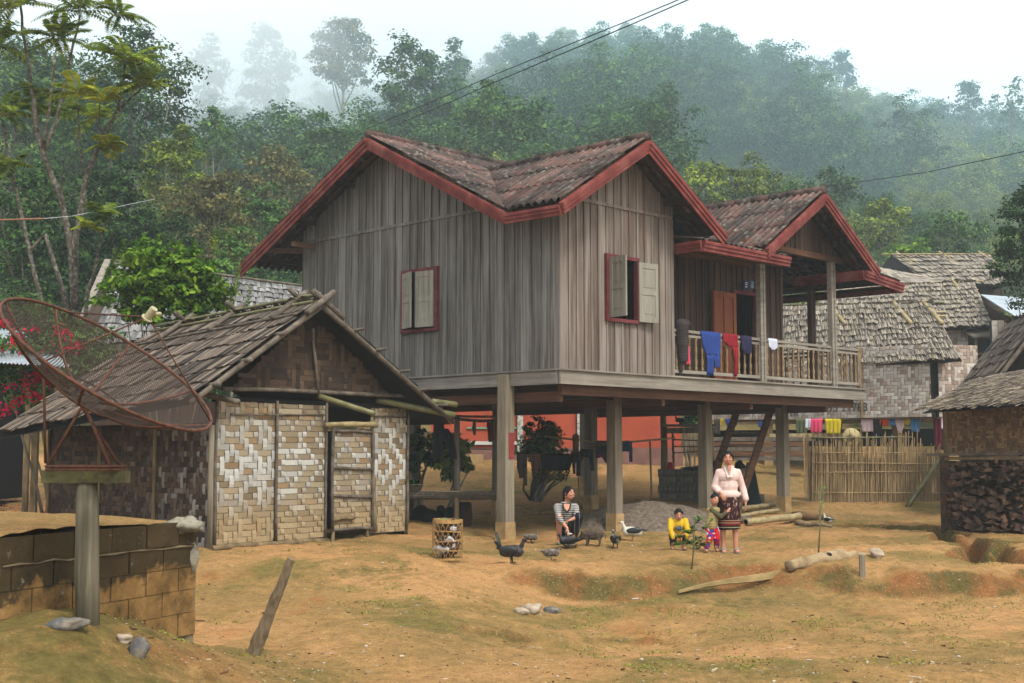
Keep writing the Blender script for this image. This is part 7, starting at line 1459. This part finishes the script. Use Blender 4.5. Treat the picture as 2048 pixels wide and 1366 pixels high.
# --- boy hugging the woman
hb0 = Vector((wp_.x - .27, wp_.y - .06, G(wp_.x - .27, wp_.y - .06))); k_ = Person('small smiling boy in striped top and red, blue and white trousers leaning on the woman', hb0, 0); b = k_.body
for (hx, kx, ax_, hy, ay) in ((-.04, -.03, -.09, 0, -.02), (.05, .07, .08, .03, .06)):
    b.cone((ax_, ay, .04), (kx, -.03, .20), .026, .034); b.cone((kx, -.03, .20), (hx, .02, .38), .036, .05); b.ell((ax_, ay - .03, .022), (.028, .065, .020))
b.cone((0, .02, .38), (.03, 0, .60), .08, .075); b.cone((.03, 0, .6), (.04, -.01, .69), .035, .03)
for sy, el, hn in ((-1, (.13, -.10, .52), (.22, -.10, .60)), (1, (.10, .10, .56), (.2, .10, .60))): b.cone((.03 + .03 * sy, .04 * sy, .62), el, .032, .027); b.cone(el, hn, .026, .018); hand(b, hn, (.6, .1, .8), (.3, -.8 * sy, 0), .55, .4)
ff = head(b, k_.t, k_.O, (.045, -.03, .775), .80, (.30, -1, -.05), up=(.28, 0, 1), smile=True, hair='short'); k_.finish(ff, .006)
m = MB(); m.cone((0, .02, .40), (.03, 0, .60), .10, .085); m.cone((-.03, 0, .62), (.09, 0, .62), .045, .045); k_.put(m, 'striped_top', stripes('top_stripes', [(0, rgb(176, 158, 104)), (.4, rgb(120, 120, 84)), (.6, rgb(196, 180, 130)), (.8, rgb(150, 90, 70))], 22)); m = MB(); m.cone((0, -.04, .62), (.12, -.10, .525), .044, .038); m.cone((.12, -.10, .525), (.20, -.10, .585), .036, .03); m.cone((.06, .04, .62), (.10, .10, .56), .044, .036); m.cone((.10, .10, .56), (.18, .10, .59), .034, .028); k_.put(m, 'sleeve', M('olive_sleeve', rgb(70, 66, 40), rgb(92, 86, 56), isl=0, bump=0))
m = MB(); m.ell((0, .02, .39), (.098, .085, .07))
for (hx, kx, ax_, ay) in ((-.04, -.03, -.085, -.02), (.05, .07, .08, .06)): m.cone((hx, .02, .36), (kx, -.03, .20), .06, .05); m.cone((kx, -.03, .20), (ax_, ay, .075), .05, .042)
k_.put(m, 'trousers', blobs('floral_trousers', [(0, rgb(190, 24, 44)), (.38, rgb(40, 62, 150)), (.62, rgb(206, 206, 214)), (.8, rgb(190, 24, 44))], 26))
# --- boy in yellow, squatting
y0 = onground(1357, 1101, 12, 30); y_ = Person('boy in a yellow long-sleeved top squatting with arms tucked between his knees', y0, 0); b = y_.body
for sx in (-1, 1):
    b.cone((sx * .085, .02, .05), (sx * .105, -.10, .25), .028, .036); b.cone((sx * .105, -.10, .25), (sx * .05, .10, .14), .038, .05); b.ell((sx * .09, -.03, .026), (.032, .075, .022))
    b.cone((sx * .10, .0, .42), (sx * .125, -.10, .30), .034, .028); b.cone((sx * .125, -.10, .30), (sx * .03, -.13, .20), .027, .02); hand(b, (sx * .03, -.13, .2), (0, -.2, -1), (sx * -1, .1, 0), .58, .4)
b.cone((0, .08, .16), (0, .01, .40), .085, .085); b.cone((0, .0, .42), (0, -.03, .47), .04, .036); ff = head(b, y_.t, y_.O, (0, -.05, .535), .80, (.05, -1, -.22), hair='short'); y_.finish(ff, .006)
YT = M('yellow_top', rgb(196, 156, 22), rgb(222, 184, 40), (7, 7, 7), isl=0, bump=.15); m = MB(); m.cone((0, .08, .2), (0, .01, .39), .11, .10); m.cone((-.09, .0, .43), (.09, .0, .43), .045, .045)
for sx in (-1, 1): m.cone((sx * .105, .0, .44), (sx * .13, -.10, .31), .05, .045); m.cone((sx * .13, -.10, .31), (sx * .10, -.14, .2), .042, .034)
yt = y_.put(m, 'yellow_top', YT); m = MB(); m.ell((0, -.085, .335), (.06, .012, .035)); m.v = [tuple(y_.O @ Vector(p)) for p in m.v]; m.build('chest_print', blobs('grey_print', [(0, rgb(90, 96, 90)), (.5, rgb(170, 166, 110)), (.75, rgb(60, 70, 90))], 40), yt, smooth=True)
m = MB(); m.ell((0, .09, .16), (.11, .09, .09))
for sx in (-1, 1): m.cone((sx * .05, .08, .15), (sx * .11, -.10, .25), .06, .05); m.cone((sx * .11, -.10, .25), (sx * .088, .02, .09), .05, .042)
y_.put(m, 'trousers', M('navy_trousers', rgb(24, 34, 50), rgb(40, 54, 70), isl=0, bump=0))
for sx in (-1, 1): m = MB().ell((sx * .09, -.035, .018), (.038, .085, .022)); m.v = [tuple(y_.O @ Vector(p)) for p in m.v]; m.build('shoe', M('grey_shoe', rgb(76, 66, 56), rgb(104, 92, 78), isl=0, bump=0), y_.t, smooth=True)
# --- squatting woman
s0 = onground(1132, 1087, 14, 32); s_ = Person('woman squatting in a black and white striped top, laughing and touching a black duck', s0, 0); b = s_.body
for (hx, kn, an) in ((-.07, (-.115, -.17, .42), (-.115, -.10, .06)), (.07, (.19, -.14, .42), (.10, -.08, .06))): b.cone(an, kn, .036, .052); b.cone(kn, (hx, .12, .20), .058, .085); b.ell((an[0], an[1] - .05, .032), (.04, .11, .028))
b.cone((0, .12, .22), (.0, .04, .52), .10, .09); b.cone((.0, .04, .52), (.01, .01, .62), .08, .05); b.cone((.01, .0, .62), (.03, -.03, .72), .046, .042)
b.cone((-.14, .0, .57), (-.11, -.20, .40), .042, .036); b.cone((-.11, -.20, .40), (.005, -.34, .26), .034, .024); hand(b, (.005, -.34, .26), (.3, -.3, -1), (-.6, .3, 0), .95, .5); b.cone((.15, .02, .57), (.16, -.14, .42), .042, .036); b.cone((.16, -.14, .42), (.06, -.22, .38), .034, .024); hand(b, (.06, -.22, .38), (-.8, -.3, -.3), (0, -.3, -1), .95, .5)
ff = head(b, s_.t, s_.O, (.045, -.045, .795), .98, (.80, -.62, .02), smile=True, hair='tail'); s_.finish(ff)
m = MB(); m.cone((0, .10, .30), (.0, .02, .54), .135, .135); m.cone((-.10, .01, .585), (.11, .01, .585), .062, .062); m.cone((-.145, .0, .575), (-.115, -.19, .41), .058, .05); m.cone((-.115, -.19, .41), (-.07, -.26, .35), .048, .042); m.cone((.155, .02, .575), (.165, -.13, .43), .058, .05); s_.put(m, 'striped_top', stripes('bw_stripes', [(0, rgb(190, 186, 180)), (.5, rgb(34, 32, 34))], 34), vox=.009)
m = MB(); m.tube([(-.05, -.085, .63), (-.04, -.125, .56), (.01, -.145, .51), (.06, -.125, .56), (.07, -.085, .63)], .013, 7); m.v = [tuple(s_.O @ Vector(p)) for p in m.v]; m.build('neck_trim', BLKC, s_.t, smooth=True); m = MB().add([(-.04, -.095, .63), (.06, -.095, .63), (.045, -.135, .56), (.01, -.15, .52), (-.025, -.135, .56)], [(0, 4, 3, 2, 1)]); m.v = [tuple(s_.O @ Vector(p)) for p in m.v]; m.build('neckline', SKIN, s_.t)
m = MB(); m.ell((.02, .13, .22), (.17, .15, .15)); m.cone((.06, .10, .24), (.195, -.15, .425), .11, .075); m.cone((-.05, .1, .2), (-.11, -.05, .33), .10, .07); m.cone((.195, -.15, .41), (.12, -.06, .14), .075, .07); m.cone((.0, .1, .2), (.08, 0, .14), .12, .08); s_.put(m, 'wrap_skirt', stripes('dark_skirt', [(0, rgb(28, 28, 32)), (.86, rgb(110, 106, 104))], 14, 'x'), vox=.009)
for an in ((-.115, -.10), (.10, -.08)): m = MB().ell((an[0], an[1] - .05, .012), (.046, .125, .014)); m.v = [tuple(s_.O @ Vector(p)) for p in m.v]; m.build('sandal', M('green_sandal', rgb(60, 130, 96), rgb(90, 160, 120), isl=0, bump=0), s_.t, smooth=True)
# ------------------------------------------------------------------ birds
BW = M('feather_black', rgb(12, 14, 16), rgb(34, 36, 36), (16, 16, 16), isl=0, bump=.3, rough=.5, spec=.4); WHF = M('feather_white', rgb(196, 190, 172), rgb(220, 216, 200), (16, 16, 16), isl=0, bump=.2); GRF = M('feather_grey', rgb(66, 58, 54), rgb(104, 94, 86), (22, 22, 22), rgb(160, 150, 138), isl=0, bump=.3); PIED = M('feather_pied', rgb(18, 20, 20), rgb(24, 25, 25), (11, 11, 11), rgb(200, 196, 186), isl=0, bump=.3, rough=.5); HEN = M('feather_hen', rgb(22, 20, 22), rgb(44, 40, 42), (20, 20, 20), rgb(92, 86, 84), isl=0, bump=.3, rough=.5)
BILL = M('bill_orange', rgb(176, 96, 50), rgb(200, 124, 70), isl=0, bump=0); LEGM = M('bird_leg', rgb(120, 86, 50), rgb(160, 116, 70), isl=0, bump=0); LEGD = M('bird_leg_dark', rgb(44, 38, 34), rgb(66, 56, 48), isl=0, bump=0); REDF = M('red_face_skin', rgb(160, 40, 40), rgb(184, 60, 56), isl=0, bump=0)
def duck(label, px, py, rz, s, body, wing, tailup=0, legs=LEGM, neckdown=0, face=None, name='duck', bill=BILL, p=None):
    p = p or onground(px, py, 12, 40); t = thing(name, label, name, p); s *= .68; O = Matrix.Translation(p) @ Matrix.Rotation(rz, 4, 'Z') @ Matrix.Scale(s, 4)
    def put(m, nm, mat, rem=None):
        m.v = [tuple(O @ Vector(q)) for q in m.v]; return remesh(m, nm, mat, t, rem * s, 3) if rem else m.build(nm, mat, t, smooth=True)
    m = MB(); Mt = Matrix.Rotation(-.18, 3, 'Y'); m.ell((0, 0, .155), (.165, .082, .078), Mt, n=16, m=10); m.ell((.09, 0, .15), (.085, .074, .075)); h = .30 - .07 * neckdown
    m.cone((.12, 0, .175), (.165, 0, h - .03), .042, .024); m.ell((.185, 0, h), (.040, .025, .028)); m.cone((-.12, 0, .165), (-.22, 0, .175 + .10 * tailup), .045, .016); put(m, 'plumage', body, .008)
    for sy in (-1, 1): m = MB(); m.ell((-.02, sy * .068, .175), (.13, .022, .052), Matrix.Rotation(.06, 3, 'Y'), n=12, m=8); m.cone((-.10, sy * .05, .185), (-.20, sy * .02, .19), .026, .008); put(m, 'wing', wing)
    if tailup > .5:
        m = MB()
        for k in range(7): a_ = -.3 + k * .1; m.beam((-.12, (k - 3) * .008, .17), (-.19 - .05 * math.sin(a_ + .3), (k - 3) * .016, .40 - abs(k - 3) * .016), .06, .008, up=(1, 0, 0))
        put(m, 'tail', wing)
    else: m = MB(); m.ell((-.20, 0, .175 + .06 * tailup), (.055, .038, .012), Matrix.Rotation(.2 + tailup * .5, 3, 'Y')); put(m, 'tail', wing)
    m = MB(); m.ell((.232, 0, h - .008), (.03, .013, .007)); put(m, 'bill', bill)
    for sy in (-1, 1): m = MB().ell((.20, sy * .022, h + .008), .005, n=6, m=4); put(m, 'eye', EYE_M)
    if face: m = MB().ell((.212, 0, h - .004), (.018, .02, .014)); put(m, 'face_patch', face)
    for sy in (-1, 1): m = MB(); m.cone((0, sy * .035, .10), (.01, sy * .04, .012), .013, .008, 7); m.ell((.035, sy * .042, .006), (.035, .022, .006), n=8, m=5); put(m, 'leg', legs)
    return t
duck('dark hen with its black tail held straight up, nearest the camera', 1022, 1126, -.25, 1.5, HEN, BW, 1, LEGD, 0, None, 'hen')
duck('grey duckling with white throat walking behind the black-tailed hen', 1062, 1087, .15, .98, GRF, GRF, .5, LEGD); duck('brownish grey duckling pecking right of the black-tailed hen', 1102, 1121, .1, 1.0, GRF, GRF, .2, LEGM, 1)
dp_ = Vector((s0.x + .01, s0.y - .52, 0)); dp_.z = G(dp_.x, dp_.y); dk = duck('glossy black duck with a small white wing mark, stroked by the squatting woman', 0, 0, 3.5, 1.25, BW, BW, 0, LEGD, .6, REDF, p=dp_); m = MB().ell(dp_ + Vector((.02, -.115, .235)), (.045, .01, .012)); m.build('wing_mark', WHF, dk)
duck('black and white mottled duck seen from behind between woman and white duck', 1231, 1096, 1.75, 1.25, PIED, BW, .4, LEGD); duck('white duck with black wings walking toward the squatting woman', 1266, 1082, 3.0, 1.45, WHF, BW, 0, LEGM, 0, REDF)
duck('pied duck half hidden behind the brown log at the mound', 1657, 1052, 2.0, 1.1, WHF, BW, 0); cpt = at(1362, 849, 31.7); duck('dark rooster perched on the coop roof under the porch', 0, 0, 3.3, 1.1, HEN, BW, 1, LEGD, 0, REDF, 'rooster', p=Vector((cpt.x, 31.8, cpt.z)))
# pig and its bowl
gp_ = onground(1186, 1092, 14, 32); pg = thing('piglet', 'small dark hairy piglet rooting beside the squatting woman', 'pig', gp_); O = Matrix.Translation(gp_) @ Matrix.Rotation(2.75, 4, 'Z') @ Matrix.Scale(.85, 4); PIGM = M('pig_hide', rgb(44, 36, 30), rgb(78, 66, 54), (9, 30, 30), rgb(112, 96, 78), isl=0, bump=.5)
m = MB(); m.ell((0, 0, .21), (.19, .10, .105)); m.ell((-.10, 0, .215), (.10, .095, .10)); m.ell((.12, 0, .20), (.10, .085, .095)); m.cone((.17, 0, .19), (.30, 0, .10), .075, .035); m.cone((.30, 0, .10), (.34, 0, .08), .03, .028)
for x, y, kx in ((-.12, .055, -.02), (-.12, -.055, .02), (.11, .05, 0), (.11, -.05, .01)): m.cone((x, y, .17), (x + kx - .015, y, .085), .042 if x < 0 else .036, .022); m.cone((x + kx - .015, y, .085), (x + kx, y, .015), .02, .017)
for sy in (-1, 1): m.cone((.19, sy * .05, .25), (.21, sy * .075, .28), .028, .01)
m.v = [tuple(O @ Vector(q)) for q in m.v]; remesh(m, 'body', PIGM, pg, .008, 3); m = MB(); m.tube([(-.19, 0, .25), (-.235, .01, .22), (-.24, .0, .16), (-.23, -.01, .13)], [.009, .007, .005, .007], 6); m.v = [tuple(O @ Vector(q)) for q in m.v]; m.build('tail', PIGM, pg, smooth=True)
bp_ = gp_ + Vector((-.36, -.04, 0)); bp_.z = G(bp_.x, bp_.y); lathe_thing('feed_bowl', 'shallow worn metal bowl on the ground before the piglet', 'bowl', bp_, [(.07, .0), (.12, .05), (.125, .055), (.11, .045), (.06, .012)], GALV)
